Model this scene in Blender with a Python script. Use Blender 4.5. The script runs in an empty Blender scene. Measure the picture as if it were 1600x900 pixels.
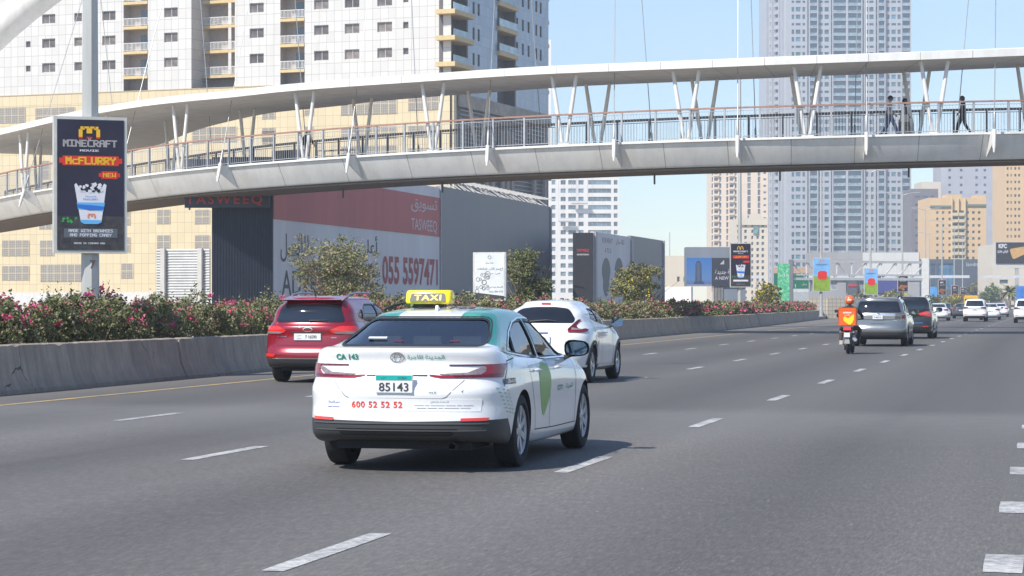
import bpy, bmesh, math, random
import numpy as np
from mathutils import Vector, Matrix, geometry
from mathutils.bvhtree import BVHTree

random.seed(7)
R_ = math.radians
scene = bpy.context.scene
COL = scene.collection

# ------------------------------------------------------------------ camera
FPX = 3600.0                       # focal length in pixels of the 1600 wide photograph
TH = math.atan(852 / FPX)          # the camera looks left of the road direction (+Y)
HOR = 473.0
CAMH = 1.5
FW = Vector((-math.sin(TH), math.cos(TH), 0))
RT = Vector((math.cos(TH), math.sin(TH), 0))
cam_d = bpy.data.cameras.new('camera')
cam_d.sensor_width = 36
cam_d.lens = FPX / 1600 * 36
cam_d.shift_y = (HOR - 450) / 1600
cam_d.clip_end = 6000
cam_d.clip_start = 0.5
cam = bpy.data.objects.new('camera', cam_d)
COL.objects.link(cam)
cam.location = (0, 0, CAMH)
cam.rotation_euler = (R_(90), 0, TH)
scene.camera = cam

def P(px, py, d):
    """real-world point that stands d metres deep in the direction of photo pixel (px, py)"""
    return FW * d + RT * ((px - 800) / FPX * d) + Vector((0, 0, CAMH + (HOR - py) / FPX * d))

def C(x, d, z=0.0):
    return FW * d + RT * x + Vector((0, 0, z))

# ------------------------------------------------------------------ sky, sun, exposure
SUN_AZ = 30.5      # light travels 30.5 degrees to the right of +Y
SUN_EL = 46.0
world = bpy.data.worlds.new('World')
scene.world = world
world.use_nodes = True
wn = world.node_tree
wn.nodes.clear()
sky = wn.nodes.new('ShaderNodeTexSky')
sky.sky_type = 'NISHITA'
sky.sun_disc = False
sky.sun_elevation = R_(SUN_EL)
sky.sun_rotation = R_(SUN_AZ + 180)
sky.air_density = 1.0
sky.dust_density = 0.1
sky.ozone_density = 1.5
sky.altitude = 0
bg = wn.nodes.new('ShaderNodeBackground')
bg.inputs['Strength'].default_value = 0.105
wo = wn.nodes.new('ShaderNodeOutputWorld')
wb = wn.nodes.new('ShaderNodeMix'); wb.data_type = 'RGBA'; wb.blend_type = 'MULTIPLY'; wb.inputs[0].default_value = 1
wb.inputs[7].default_value = (0.89, 0.965, 1.10, 1)      # camera white balance: cool daylight
wn.links.new(sky.outputs[0], wb.inputs[6])
wn.links.new(wb.outputs[2], bg.inputs[0])
wn.links.new(bg.outputs[0], wo.inputs[0])

sun_d = bpy.data.lights.new('sun', 'SUN')
sun_d.energy = 3.8
sun_d.angle = R_(0.53)
sun_d.color = (1.0, 0.955, 0.88)
sun = bpy.data.objects.new('sun', sun_d)
COL.objects.link(sun)
_az, _el = R_(SUN_AZ), R_(SUN_EL)
_dir = Vector((math.sin(_az) * math.cos(_el), math.cos(_az) * math.cos(_el), -math.sin(_el)))
sun.rotation_euler = _dir.to_track_quat('-Z', 'Y').to_euler()
sun.location = (-60, -80, 120)

scene.view_settings.view_transform = 'Standard'
scene.view_settings.look = 'None'
scene.view_settings.gamma = 1
scene.view_settings.exposure = 0.66
scene.render.engine = 'CYCLES'
cy = scene.cycles
cy.use_denoising = True
cy.max_bounces = 6
cy.diffuse_bounces = 3
cy.glossy_bounces = 3
cy.transmission_bounces = 4
cy.transparent_max_bounces = 8
cy.volume_bounces = 0
cy.caustics_reflective = False
cy.caustics_refractive = False
cy.sample_clamp_indirect = 6

# ------------------------------------------------------------------ materials
MATS = {}
def new_mat(name):
    m = bpy.data.materials.new(name)
    m.use_nodes = True
    return m, m.node_tree, m.node_tree.nodes['Principled BSDF']

def srgb(r, g, b):
    f = lambda c: (c / 255 / 12.92) if c / 255 <= 0.04045 else ((c / 255 + 0.055) / 1.055) ** 2.4
    return (f(r), f(g), f(b))

def nd(nt, t, **kw):
    n = nt.nodes.new(t)
    for k, v in kw.items():
        setattr(n, k, v)
    return n

def mth(nt, op, a, b=None, c=None, clamp=False):
    n = nt.nodes.new('ShaderNodeMath')
    n.operation = op
    n.use_clamp = clamp
    for i, v in enumerate((a, b, c)):
        if v is None: continue
        if isinstance(v, (int, float)): n.inputs[i].default_value = v
        else: nt.links.new(v, n.inputs[i])
    return n.outputs[0]

def mixc(nt, fac, a, b):
    n = nt.nodes.new('ShaderNodeMix')
    n.data_type = 'RGBA'
    if isinstance(fac, (int, float)): n.inputs[0].default_value = fac
    else: nt.links.new(fac, n.inputs[0])
    for i, v in ((6, a), (7, b)):
        if isinstance(v, (tuple, list)): n.inputs[i].default_value = (*v[:3], 1)
        else: nt.links.new(v, n.inputs[i])
    return n.outputs[2]

def noise(nt, scale, detail=4, rough=0.6, vec=None, dist=0.0):
    n = nt.nodes.new('ShaderNodeTexNoise')
    n.inputs['Scale'].default_value = scale
    n.inputs['Detail'].default_value = detail
    n.inputs['Roughness'].default_value = rough
    n.inputs['Distortion'].default_value = dist
    if vec is not None: nt.links.new(vec, n.inputs['Vector'])
    return n.outputs[0]

def ramp(nt, fac, pts):
    n = nt.nodes.new('ShaderNodeValToRGB')
    nt.links.new(fac, n.inputs[0])
    while len(n.color_ramp.elements) > 1: n.color_ramp.elements.remove(n.color_ramp.elements[-1])
    for i, (p, c) in enumerate(pts):
        e = n.color_ramp.elements[0] if i == 0 else n.color_ramp.elements.new(p)
        e.position = p
        if isinstance(c, (int, float)): c = (c, c, c)
        e.color = (*c[:3], 1)
    return n.outputs[0]

def maprange(nt, v, a, b, c=0.0, d=1.0):
    n = nt.nodes.new('ShaderNodeMapRange')
    n.inputs[1].default_value = a; n.inputs[2].default_value = b
    n.inputs[3].default_value = c; n.inputs[4].default_value = d
    nt.links.new(v, n.inputs[0])
    return n.outputs[0]

def coord(nt, kind='Object'):
    return nt.nodes.new('ShaderNodeTexCoord').outputs[kind]

def sep(nt, v):
    n = nt.nodes.new('ShaderNodeSeparateXYZ')
    nt.links.new(v, n.inputs[0])
    return n.outputs

def bump(nt, h, strength, dist=0.02):
    n = nt.nodes.new('ShaderNodeBump')
    n.inputs['Strength'].default_value = strength
    n.inputs['Distance'].default_value = dist
    nt.links.new(h, n.inputs['Height'])
    return n.outputs[0]

def mat(name, col, rough=0.6, metal=0.0, var=0.12, scale=3.0, bmp=0.0, bscale=40, coat=0.0, emit=0, streak=False, spec=None):
    """plain surface with mild uneven wear"""
    if name in MATS: return MATS[name]
    m, nt, b = new_mat(name)
    b.inputs['Roughness'].default_value = rough
    b.inputs['Metallic'].default_value = metal
    if coat: b.inputs['Coat Weight'].default_value = coat; b.inputs['Coat Roughness'].default_value = 0.04
    if spec is not None: b.inputs['Specular IOR Level'].default_value = spec
    if var > 0:
        v = coord(nt)
        if streak:
            mp = nd(nt, 'ShaderNodeMapping'); mp.inputs['Scale'].default_value = (1, 1, 0.12)
            nt.links.new(v, mp.inputs[0]); v = mp.outputs[0]
        n = noise(nt, scale, 5, 0.65, v)
        lo = tuple(max(0, c * (1 - var)) for c in col); hi = tuple(min(1, c * (1 + var)) for c in col)
        c = ramp(nt, n, [(0.3, lo), (0.7, hi)])
        nt.links.new(c, b.inputs['Base Color'])
    else:
        b.inputs['Base Color'].default_value = (*col, 1)
    if bmp > 0:
        nt.links.new(bump(nt, noise(nt, bscale, 4, 0.6, coord(nt)), bmp), b.inputs['Normal'])
    if emit:
        b.inputs['Emission Color'].default_value = (*col, 1)
        b.inputs['Emission Strength'].default_value = emit
    MATS[name] = m
    return m

def glass_mat(name, col, rough=0.06, spec=0.8, vary=True):
    """opaque reflective glazing seen from far away"""
    if name in MATS: return MATS[name]
    m, nt, b = new_mat(name)
    n = noise(nt, 0.35, 3, 0.6, coord(nt))
    oi = nd(nt, 'ShaderNodeObjectInfo'); n2 = noise(nt, 0.9, 2, 0.5, coord(nt))
    k = mth(nt, 'ADD', mth(nt, 'MULTIPLY', n, .35), mth(nt, 'ADD', mth(nt, 'MULTIPLY', n2, .35), mth(nt, 'MULTIPLY', oi.outputs['Random'], .3 if vary else 0)))
    c = ramp(nt, k, [(0.3, tuple(x * 0.5 for x in col)), (0.48, col), (0.66, tuple(min(1, x * 1.9 + .02) for x in col))])
    nt.links.new(c, b.inputs['Base Color'])
    b.inputs['Roughness'].default_value = rough
    b.inputs['Specular IOR Level'].default_value = spec
    MATS[name] = m
    return m

def tint_glass(name, tint, refl=1.0):
    """see-through tinted car glass"""
    if name in MATS: return MATS[name]
    m = bpy.data.materials.new(name); m.use_nodes = True
    nt = m.node_tree; nt.nodes.clear()
    tr = nd(nt, 'ShaderNodeBsdfTransparent'); tr.inputs[0].default_value = (*tint, 1)
    gl = nd(nt, 'ShaderNodeBsdfGlossy'); gl.inputs['Roughness'].default_value = 0.02
    fr = nd(nt, 'ShaderNodeFresnel'); fr.inputs[0].default_value = 1.5
    f = mth(nt, 'MULTIPLY_ADD', fr.outputs[0], refl, 0.02, clamp=True)
    mx = nd(nt, 'ShaderNodeMixShader'); nt.links.new(f, mx.inputs[0])
    nt.links.new(tr.outputs[0], mx.inputs[1]); nt.links.new(gl.outputs[0], mx.inputs[2])
    o = nd(nt, 'ShaderNodeOutputMaterial'); nt.links.new(mx.outputs[0], o.inputs[0])
    MATS[name] = m
    return m

# ------------------------------------------------------------------ objects
def tag(o, label=None, cat=None, group=None, kind=None):
    if label: o['label'] = label
    if cat: o['category'] = cat
    if group: o['group'] = group
    if kind: o['kind'] = kind
    return o

def thing(name, label, cat, loc=(0, 0, 0), rotz=0.0, group=None):
    o = bpy.data.objects.new(name, None)
    COL.objects.link(o)
    o.empty_display_size = 0.3
    o.location = loc
    o.rotation_euler = (0, 0, rotz)
    return tag(o, label, cat, group)

def copy_tree(o, loc=None, rotz=None, label=None, group=None, scale=None, parent=None, top=True):
    c = o.copy()
    COL.objects.link(c)
    if parent is not None: c.parent = parent
    for ch in [x for x in o.children]:
        copy_tree(ch, parent=c, top=False)
    if top:
        if loc is not None: c.location = loc
        if rotz is not None: c.rotation_euler = (0, 0, rotz)
        if scale is not None: c.scale = scale
        if label: c['label'] = label
        if group: c['group'] = group
    return c

class MB:
    def __init__(s):
        s.v = []; s.f = []; s.m = []; s.c = 0
    def mi(s, i): s.c = i; return s
    def face(s, pts):
        n = len(s.v); s.v += [tuple(p) for p in pts]
        s.f.append(tuple(range(n, n + len(pts)))); s.m.append(s.c)
    def box(s, x0, x1, y0, y1, z0, z1):
        n = len(s.v)
        s.v += [(x, y, z) for z in (z0, z1) for y in (y0, y1) for x in (x0, x1)]
        for q in ((0, 2, 3, 1), (4, 5, 7, 6), (0, 1, 5, 4), (2, 6, 7, 3), (1, 3, 7, 5), (0, 4, 6, 2)):
            s.f.append(tuple(n + i for i in q)); s.m.append(s.c)
    def hexa(s, p):   # 8 points: bottom 4 (ccw), top 4
        n = len(s.v); s.v += [tuple(q) for q in p]
        for q in ((3, 2, 1, 0), (4, 5, 6, 7), (0, 1, 5, 4), (1, 2, 6, 5), (2, 3, 7, 6), (3, 0, 4, 7)):
            s.f.append(tuple(n + i for i in q)); s.m.append(s.c)
    def obox(s, c, ax, ay, az):   # oriented box: centre and half-axis vectors
        c, ax, ay, az = Vector(c), Vector(ax), Vector(ay), Vector(az)
        s.hexa([c - ax - ay - az, c + ax - ay - az, c + ax + ay - az, c - ax + ay - az,
                c - ax - ay + az, c + ax - ay + az, c + ax + ay + az, c - ax + ay + az])
    def bar(s, a, b, w, h, up=(0, 0, 1)):
        a, b = Vector(a), Vector(b); d = b - a
        if d.length < 1e-6: return
        side = d.cross(Vector(up))
        if side.length < 1e-5: side = d.cross(Vector((1, 0, 0)))
        side.normalize(); u = side.cross(d).normalized()
        s.obox((a + b) / 2, d / 2, side * w / 2, u * h / 2)
    def tube(s, pts, r, n=8, caps=True):
        pts = [Vector(p) for p in pts]
        rs = r if isinstance(r, (list, tuple)) else [r] * len(pts)
        base = len(s.v); prev = None
        for i, p in enumerate(pts):
            t = (pts[min(i + 1, len(pts) - 1)] - pts[max(i - 1, 0)]).normalized()
            if prev is None:
                a = t.cross(Vector((0, 0, 1)))
                if a.length < 1e-3: a = t.cross(Vector((1, 0, 0)))
            else:
                a = prev - t * prev.dot(t)
            a.normalize(); prev = a; b = t.cross(a)
            for k in range(n):
                q = p + (a * math.cos(2 * math.pi * k / n) + b * math.sin(2 * math.pi * k / n)) * rs[i]
                s.v.append(tuple(q))
        for i in range(len(pts) - 1):
            for k in range(n):
                k2 = (k + 1) % n
                s.f.append((base + i * n + k, base + i * n + k2, base + (i + 1) * n + k2, base + (i + 1) * n + k)); s.m.append(s.c)
        if caps:
            s.f.append(tuple(base + k for k in range(n))[::-1]); s.m.append(s.c)
            e = base + (len(pts) - 1) * n
            s.f.append(tuple(e + k for k in range(n))); s.m.append(s.c)
    def prism(s, poly, f0, f1):
        """poly: 2D points; f0, f1: functions 2D -> 3D for both ends"""
        n = len(s.v); k = len(poly)
        s.v += [tuple(f0(p)) for p in poly] + [tuple(f1(p)) for p in poly]
        s.f.append(tuple(range(n, n + k))[::-1]); s.m.append(s.c)
        s.f.append(tuple(range(n + k, n + 2 * k))); s.m.append(s.c)
        for i in range(k):
            j = (i + 1) % k
            s.f.append((n + i, n + j, n + k + j, n + k + i)); s.m.append(s.c)
    def lathe(s, prof, origin, axis='z', n=24, closed=False):
        """prof: (radius, height) points"""
        base = len(s.v); ox, oy, oz = origin
        for r, h in prof:
            for k in range(n):
                c, q = math.cos(2 * math.pi * k / n) * r, math.sin(2 * math.pi * k / n) * r
                if axis == 'z': s.v.append((ox + c, oy + q, oz + h))
                elif axis == 'x': s.v.append((ox + h, oy + c, oz + q))
                else: s.v.append((ox + q, oy + h, oz + c))
        m = len(prof)
        for i in range(m if closed else m - 1):
            i2 = (i + 1) % m
            for k in range(n):
                k2 = (k + 1) % n
                s.f.append((base + i * n + k, base + i * n + k2, base + i2 * n + k2, base + i2 * n + k)); s.m.append(s.c)
    def grid(s, rows, wrap=False):
        base = len(s.v); h = len(rows); w = len(rows[0])
        for r in rows: s.v += [tuple(p) for p in r]
        for i in range(h - 1):
            for j in range(w if wrap else w - 1):
                j2 = (j + 1) % w
                s.f.append((base + i * w + j, base + i * w + j2, base + (i + 1) * w + j2, base + (i + 1) * w + j)); s.m.append(s.c)
    def mesh(s, name, mats, smooth=None):
        me = bpy.data.meshes.new(name)
        me.from_pydata(s.v, [], s.f)
        if not isinstance(mats, (list, tuple)): mats = [mats]
        for m in mats: me.materials.append(m)
        me.polygons.foreach_set('material_index', s.m)
        me.validate(verbose=False)
        if smooth is not None:
            bm = bmesh.new(); bm.from_mesh(me)
            bmesh.ops.remove_doubles(bm, verts=bm.verts, dist=1e-5)
            bmesh.ops.recalc_face_normals(bm, faces=bm.faces)
            bm.to_mesh(me); bm.free()
            me.polygons.foreach_set('use_smooth', [True] * len(me.polygons))
            me.set_sharp_from_angle(angle=R_(smooth))
        me.update()
        return me
    def build(s, name, mats, parent=None, smooth=None, loc=None, rot=None):
        return link(name, s.mesh(name, mats, smooth), parent, loc, rot)

def link(name, me, parent=None, loc=None, rot=None):
    o = bpy.data.objects.new(name, me)
    COL.objects.link(o)
    if parent is not None: o.parent = parent
    if loc is not None: o.location = loc
    if rot is not None: o.rotation_euler = rot
    return o

# ------------------------------------------------------------------ lettering
_AR = {  # isolated, final, initial, medial presentation forms
 'ا': (0xFE8D, 0xFE8E, 0xFE8D, 0xFE8E), 'أ': (0xFE83, 0xFE84, 0xFE83, 0xFE84), 'ة': (0xFE93, 0xFE94, 0xFE93, 0xFE94),
 'د': (0xFEA9, 0xFEAA, 0xFEA9, 0xFEAA), 'ر': (0xFEAD, 0xFEAE, 0xFEAD, 0xFEAE), 'و': (0xFEED, 0xFEEE, 0xFEED, 0xFEEE),
 'ز': (0xFEAF, 0xFEB0, 0xFEAF, 0xFEB0), 'ذ': (0xFEAB, 0xFEAC, 0xFEAB, 0xFEAC),
 'ب': (0xFE8F, 0xFE90, 0xFE91, 0xFE92), 'ت': (0xFE95, 0xFE96, 0xFE97, 0xFE98), 'ج': (0xFE9D, 0xFE9E, 0xFE9F, 0xFEA0),
 'س': (0xFEB1, 0xFEB2, 0xFEB3, 0xFEB4), 'ش': (0xFEB5, 0xFEB6, 0xFEB7, 0xFEB8), 'ص': (0xFEB9, 0xFEBA, 0xFEBB, 0xFEBC),
 'ع': (0xFEC9, 0xFECA, 0xFECB, 0xFECC), 'ف': (0xFED1, 0xFED2, 0xFED3, 0xFED4), 'ق': (0xFED5, 0xFED6, 0xFED7, 0xFED8),
 'ك': (0xFED9, 0xFEDA, 0xFEDB, 0xFEDC), 'ل': (0xFEDD, 0xFEDE, 0xFEDF, 0xFEE0), 'م': (0xFEE1, 0xFEE2, 0xFEE3, 0xFEE4),
 'ن': (0xFEE5, 0xFEE6, 0xFEE7, 0xFEE8), 'ه': (0xFEE9, 0xFEEA, 0xFEEB, 0xFEEC), 'ي': (0xFEF1, 0xFEF2, 0xFEF3, 0xFEF4)}
_NOJOIN = 'اأةدرزذو'
def arabic(s):
    out = []
    for w in s.split(' '):
        g = ''
        for i, ch in enumerate(w):
            if ch not in _AR: g += ch; continue
            prev = i > 0 and w[i - 1] in _AR and w[i - 1] not in _NOJOIN
            nxt = i < len(w) - 1 and w[i + 1] in _AR and ch not in _NOJOIN
            g += chr(_AR[ch][3 if prev and nxt else 1 if prev else 2 if nxt else 0])
        out.append(g[::-1])
    return ' '.join(out[::-1])

def text_geo(s, bold=0.0, spacing=1.0):
    """vertices (2D, height about 1, centred) and faces of a line of text"""
    cu = bpy.data.curves.new('txt', 'FONT')
    cu.body = s; cu.size = 1; cu.resolution_u = 3; cu.offset = bold; cu.space_character = spacing
    ob = bpy.data.objects.new('txt', cu)
    COL.objects.link(ob)
    dg = bpy.context.evaluated_depsgraph_get(); dg.update()
    me = bpy.data.meshes.new_from_object(ob.evaluated_get(dg))
    vs = [tuple(v.co)[:2] for v in me.vertices]
    fs = [tuple(p.vertices) for p in me.polygons]
    bpy.data.objects.remove(ob); bpy.data.curves.remove(cu); bpy.data.meshes.remove(me)
    if not vs: return [], [], 0, 0
    x0 = min(v[0] for v in vs); x1 = max(v[0] for v in vs); y0 = min(v[1] for v in vs); y1 = max(v[1] for v in vs)
    vs = [(a - (x0 + x1) / 2, b - (y0 + y1) / 2) for a, b in vs]
    return vs, fs, x1 - x0, y1 - y0

def text_on(mb, s, cx, cz, w=None, h=None, f=None, bold=0.0, spacing=1.0):
    """adds text to mb, w x h metres, centre (cx, cz); f maps (x, z) to 3D"""
    vs, fs, tw, th = text_geo(s, bold, spacing)
    if not vs: return
    if w is None: w = h / th * tw
    if h is None: h = w / tw * th
    n = len(mb.v)
    mb.v += [tuple(f((cx + a * w / tw, cz + b * h / th))) for a, b in vs]
    for q in fs:
        mb.f.append(tuple(n + i for i in q)); mb.m.append(mb.c)
    return w

PIX = {'A': '01110100011000111111100011000110001', 'B': '11110100011000111110100011000111110', 'C': '01111100001000010000100001000001111',
 'D': '11110100011000110001100011000111110', 'E': '11111100001000011110100001000011111', 'F': '11111100001000011110100001000010000',
 'G': '01111100001000010111100011000101111', 'H': '10001100011000111111100011000110001', 'I': '11111001000010000100001000010011111',
 'K': '10001100101010011000101001001010001', 'L': '10000100001000010000100001000011111', 'M': '10001110111010110101100011000110001',
 'N': '10001110011010110011100011000110001', 'O': '01110100011000110001100011000101110', 'P': '11110100011000111110100001000010000',
 'R': '11110100011000111110101001001010001', 'S': '01111100001000001110000010000111110', 'T': '11111001000010000100001000010000100',
 'U': '10001100011000110001100011000101110', 'V': '10001100011000110001100010101000100', 'W': '10001100011000110001101011101110001',
 'Y': '10001100010101000100001000010000100', 'c': '00000000000111110000100001000001111'}
def pixel_text(mb, s, cx, cz, w, h, f, fat=.28):
    n = len(s) * 6 - 1; pw = w / n; ph = h / 7
    for i, ch in enumerate(s):
        b = PIX.get(ch)
        if not b: continue
        for r in range(7):
            c = 0
            while c < 5:
                if b[r * 5 + c] == '1':
                    e = c
                    while e < 5 and b[r * 5 + e] == '1': e += 1
                    x0 = cx - w / 2 + (i * 6 + c - fat) * pw; x1 = cx - w / 2 + (i * 6 + e + fat) * pw
                    z1 = cz + h / 2 - (r - fat * .3) * ph; z0 = cz + h / 2 - (r + 1 + fat * .3) * ph
                    mb.face([f((x0, z0)), f((x1, z0)), f((x1, z1)), f((x0, z1))])
                    c = e
                else: c += 1
# ------------------------------------------------------------------ car bodies
def pchip(pts):
    pts = sorted(pts); X = [p[0] for p in pts]; Y = [p[1] for p in pts]; n = len(X)
    if n == 1: return lambda x: Y[0]
    d = [(Y[i + 1] - Y[i]) / (X[i + 1] - X[i]) for i in range(n - 1)]
    m = [d[0]] + [0 if d[i - 1] * d[i] <= 0 else 2 * d[i - 1] * d[i] / (d[i - 1] + d[i]) for i in range(1, n - 1)] + [d[-1]]
    def f(x):
        if x <= X[0]: return Y[0]
        if x >= X[-1]: return Y[-1]
        i = 0
        while x > X[i + 1]: i += 1
        h = X[i + 1] - X[i]; t = (x - X[i]) / h
        return (2*t**3-3*t*t+1)*Y[i] + (t**3-2*t*t+t)*h*m[i] + (-2*t**3+3*t*t)*Y[i+1] + (t**3-t*t)*h*m[i+1]
    return f

def ring(z, yr, yf, w, cr=0.5, cf=0.8, nr=3.0, nf=2.6, sub=4, sharp=False, bul=None, ry=None):
    """one horizontal loop round the car: z(y), rear and front ends, half width, corner lengths"""
    return dict(z=z if isinstance(z, list) else [(0, z)], yr=yr, yf=yf, w=w, cr=cr, cf=cf, nr=nr, nf=nf, sub=sub, sharp=sharp, bul=bul, ry=ry)

def shell(rings, Nr=22, Ns=54, Nf=22):
    K = []
    for r in rings:
        zf = pchip(r['z']); bf = pchip(r['bul']) if r['bul'] else None
        half = []
        for i in range(Nr):
            p = math.pi / 2 * i / Nr; c, s = math.cos(p), math.sin(p)
            q = (c ** r['nr'] + s ** r['nr']) ** (-1 / r['nr'])
            half.append((r['w'] * q * s, r['yr'] + r['cr'] - r['cr'] * q * c))
        for i in range(Ns + 1):
            half.append((r['w'], r['yr'] + r['cr'] + (r['yf'] - r['cf'] - r['yr'] - r['cr']) * i / Ns))
        for i in range(Nf - 1, -1, -1):
            p = math.pi / 2 * i / Nf; c, s = math.cos(p), math.sin(p)
            q = (c ** r['nf'] + s ** r['nf']) ** (-1 / r['nf'])
            half.append((r['w'] * q * s, r['yf'] - r['cf'] + r['cf'] * q * c))
        row = []
        for x, y in half:
            if bf: x *= 1 + bf(y)
            row.append(Vector((x, y, zf(y))))
        row += [Vector((-v.x, v.y, v.z)) for v in row[-2:0:-1]]
        K.append(row)
    n = len(K); rows = []
    for k in range(n - 1):
        sub = rings[k]['sub']
        for j in range(sub + (1 if k == n - 2 else 0)):
            t = j / sub; row = []
            for c in range(len(K[0])):
                p0, p1 = K[k][c], K[k + 1][c]; L = max((p1 - p0).length, 1e-6)
                if k == 0 or rings[k]['sharp']: m0 = p1 - p0
                else: m0 = (p1 - K[k - 1][c]) / (L + max((p0 - K[k - 1][c]).length, 1e-6)) * L
                if k == n - 2 or rings[k + 1]['sharp']: m1 = p1 - p0
                else: m1 = (K[k + 2][c] - p0) / (L + max((K[k + 2][c] - p1).length, 1e-6)) * L
                row.append(p0 * (2*t**3-3*t*t+1) + m0 * (t**3-2*t*t+t) + p1 * (-2*t**3+3*t*t) + m1 * (t**3-t*t))
            rows.append(row)
    mb = MB(); mb.grid(rows, wrap=True)
    w = len(rows[0])
    mb.f.append(tuple(range(w))[::-1]); mb.m.append(0)
    e = len(mb.v) - w
    mb.f.append(tuple(range(e, e + w))); mb.m.append(0)
    return mb

class Surf:
    """the uncut outer surface: everything on the car is fitted to it"""
    def __init__(s, mb):
        s.me = mb.mesh('shell', [])
        bm = bmesh.new(); bm.from_mesh(s.me); bmesh.ops.recalc_face_normals(bm, faces=bm.faces); bm.to_mesh(s.me); bm.free()
        s.co = [v.co.copy() for v in s.me.vertices]; s.no = [v.normal.copy() for v in s.me.vertices]
        s.fa = [tuple(p.vertices) for p in s.me.polygons]
        s.bvh = BVHTree.FromPolygons(s.co, s.fa)
    def normal(s, p, fi):
        acc = Vector()
        for i in s.fa[fi][:8] if len(s.fa[fi]) < 9 else []:
            acc += s.no[i] / ((s.co[i] - p).length + 1e-4)
        return acc.normalized() if acc.length > 0 else None
    def cast(s, a, z, view):
        if view == 'R': o, d = Vector((4, a, z)), Vector((-1, 0, 0))
        elif view == 'L': o, d = Vector((-4, a, z)), Vector((1, 0, 0))
        elif view == 'B': o, d = Vector((a, -4, z)), Vector((0, 1, 0))
        elif view == 'F': o, d = Vector((a, 12, z)), Vector((0, -1, 0))
        elif view == 'T': o, d = Vector((a, z, 5)), Vector((0, 0, -1))
        else:   # angle in degrees: 0 from the rear, 90 from the right side; a runs to the right seen from there, from the car's rear centre
            t = R_(view); d = Vector((-math.sin(t), math.cos(t), 0)); r = Vector((math.cos(t), math.sin(t), 0))
            o = r * a - d * 8 + Vector((0, 0, z))
        hit = s.bvh.ray_cast(o, d)
        if hit[0] is None: hit = s.bvh.find_nearest(o + d * 3.4)
        p, n, fi = hit[0], hit[1], hit[2]
        n2 = s.normal(p, fi) or n
        if n2.dot(d) > 0: n2 = -n2
        return p, n2

def inside(p, poly):
    x, y = p; c = False; j = len(poly) - 1
    for i in range(len(poly)):
        (xi, yi), (xj, yj) = poly[i], poly[j]
        if (yi > y) != (yj > y) and x < (xj - xi) * (y - yi) / (yj - yi) + xi: c = not c
        j = i
    return c

def rounded(poly, r, n=3):
    """polygon with rounded corners"""
    out = []; k = len(poly)
    for i in range(k):
        p0, p1, p2 = Vector(poly[i - 1]), Vector(poly[i]), Vector(poly[(i + 1) % k])
        a = p0 - p1; b = p2 - p1
        q = min(r, a.length * 0.45, b.length * 0.45)
        A = p1 + a.normalized() * q; B = p1 + b.normalized() * q
        for j in range(n + 1):
            t = j / n
            out.append(tuple(A * (1 - t) ** 2 + p1 * 2 * t * (1 - t) + B * t * t))
    return out

def decal(sf, poly, view, off, name, m, parent, skirt=0.015, g=0.04, loc=None, ret=False):
    bd = []
    for i in range(len(poly)):
        a, b = Vector(poly[i]), Vector(poly[(i + 1) % len(poly)])
        k = max(1, int((b - a).length / g))
        bd += [tuple(a + (b - a) * j / k) for j in range(k)]
    xs = [p[0] for p in bd]; ys = [p[1] for p in bd]
    pts = [Vector(p) for p in bd]; nb = len(bd)
    small = [(p[0], p[1]) for p in bd]
    x = min(xs) + g / 2
    while x < max(xs):
        y = min(ys) + g / 2
        while y < max(ys):
            if inside((x, y), small) and min((x - q[0]) ** 2 + (y - q[1]) ** 2 for q in small) > (g * 0.4) ** 2: pts.append(Vector((x, y)))
            y += g
        x += g
    res = geometry.delaunay_2d_cdt(pts, [(i, (i + 1) % nb) for i in range(nb)], [], 1, 1e-6)
    V, F = res[0], res[2]
    co = []; inn = []
    for v in V:
        p, n = sf.cast(v[0], v[1], view)
        co.append(p + n * off); inn.append(p - n * skirt)
    mb = MB(); mb.v = [tuple(c) for c in co]
    for f in F: mb.f.append(tuple(f)); mb.m.append(0)
    if skirt:
        cnt = {}
        for f in F:
            for i in range(len(f)):
                e = (f[i], f[(i + 1) % len(f)]); cnt[tuple(sorted(e))] = cnt.get(tuple(sorted(e)), []) + [e]
        mp = {}
        for k, es in cnt.items():
            if len(es) == 1:
                a, b = es[0]
                for q in (a, b):
                    if q not in mp: mp[q] = len(mb.v); mb.v.append(tuple(inn[q]))
                mb.f.append((b, a, mp[a], mp[b])); mb.m.append(0)
    if ret: return mb
    return mb.build(name, m, parent, smooth=50)

def both(sf, poly, off, name, m, parent, **kw):
    for v in ('R', 'L'): decal(sf, poly, v, off, name, m, parent, **kw)

def strip(sf, line, w, view, off, g=0.05):
    """narrow band along a polyline, as an MB"""
    mb = MB(); pts = []
    for i in range(len(line) - 1):
        a, b = Vector(line[i]), Vector(line[i + 1]); k = max(1, int((b - a).length / g))
        pts += [a + (b - a) * j / k for j in range(k)]
    pts.append(Vector(line[-1])); A = []; B = []
    for i, p in enumerate(pts):
        t = (pts[min(i + 1, len(pts) - 1)] - pts[max(i - 1, 0)]).normalized(); q = Vector((-t.y, t.x)) * w / 2
        for L, s_ in ((A, q), (B, -q)):
            h, n = sf.cast(p.x + s_.x, p.y + s_.y, view); L.append(h + n * off)
    mb.grid([A, B])
    return mb

def join(mbs):
    o = MB()
    for m in mbs:
        n = len(o.v); o.v += m.v; o.f += [tuple(n + i for i in f) for f in m.f]; o.m += m.m
    return o

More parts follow.
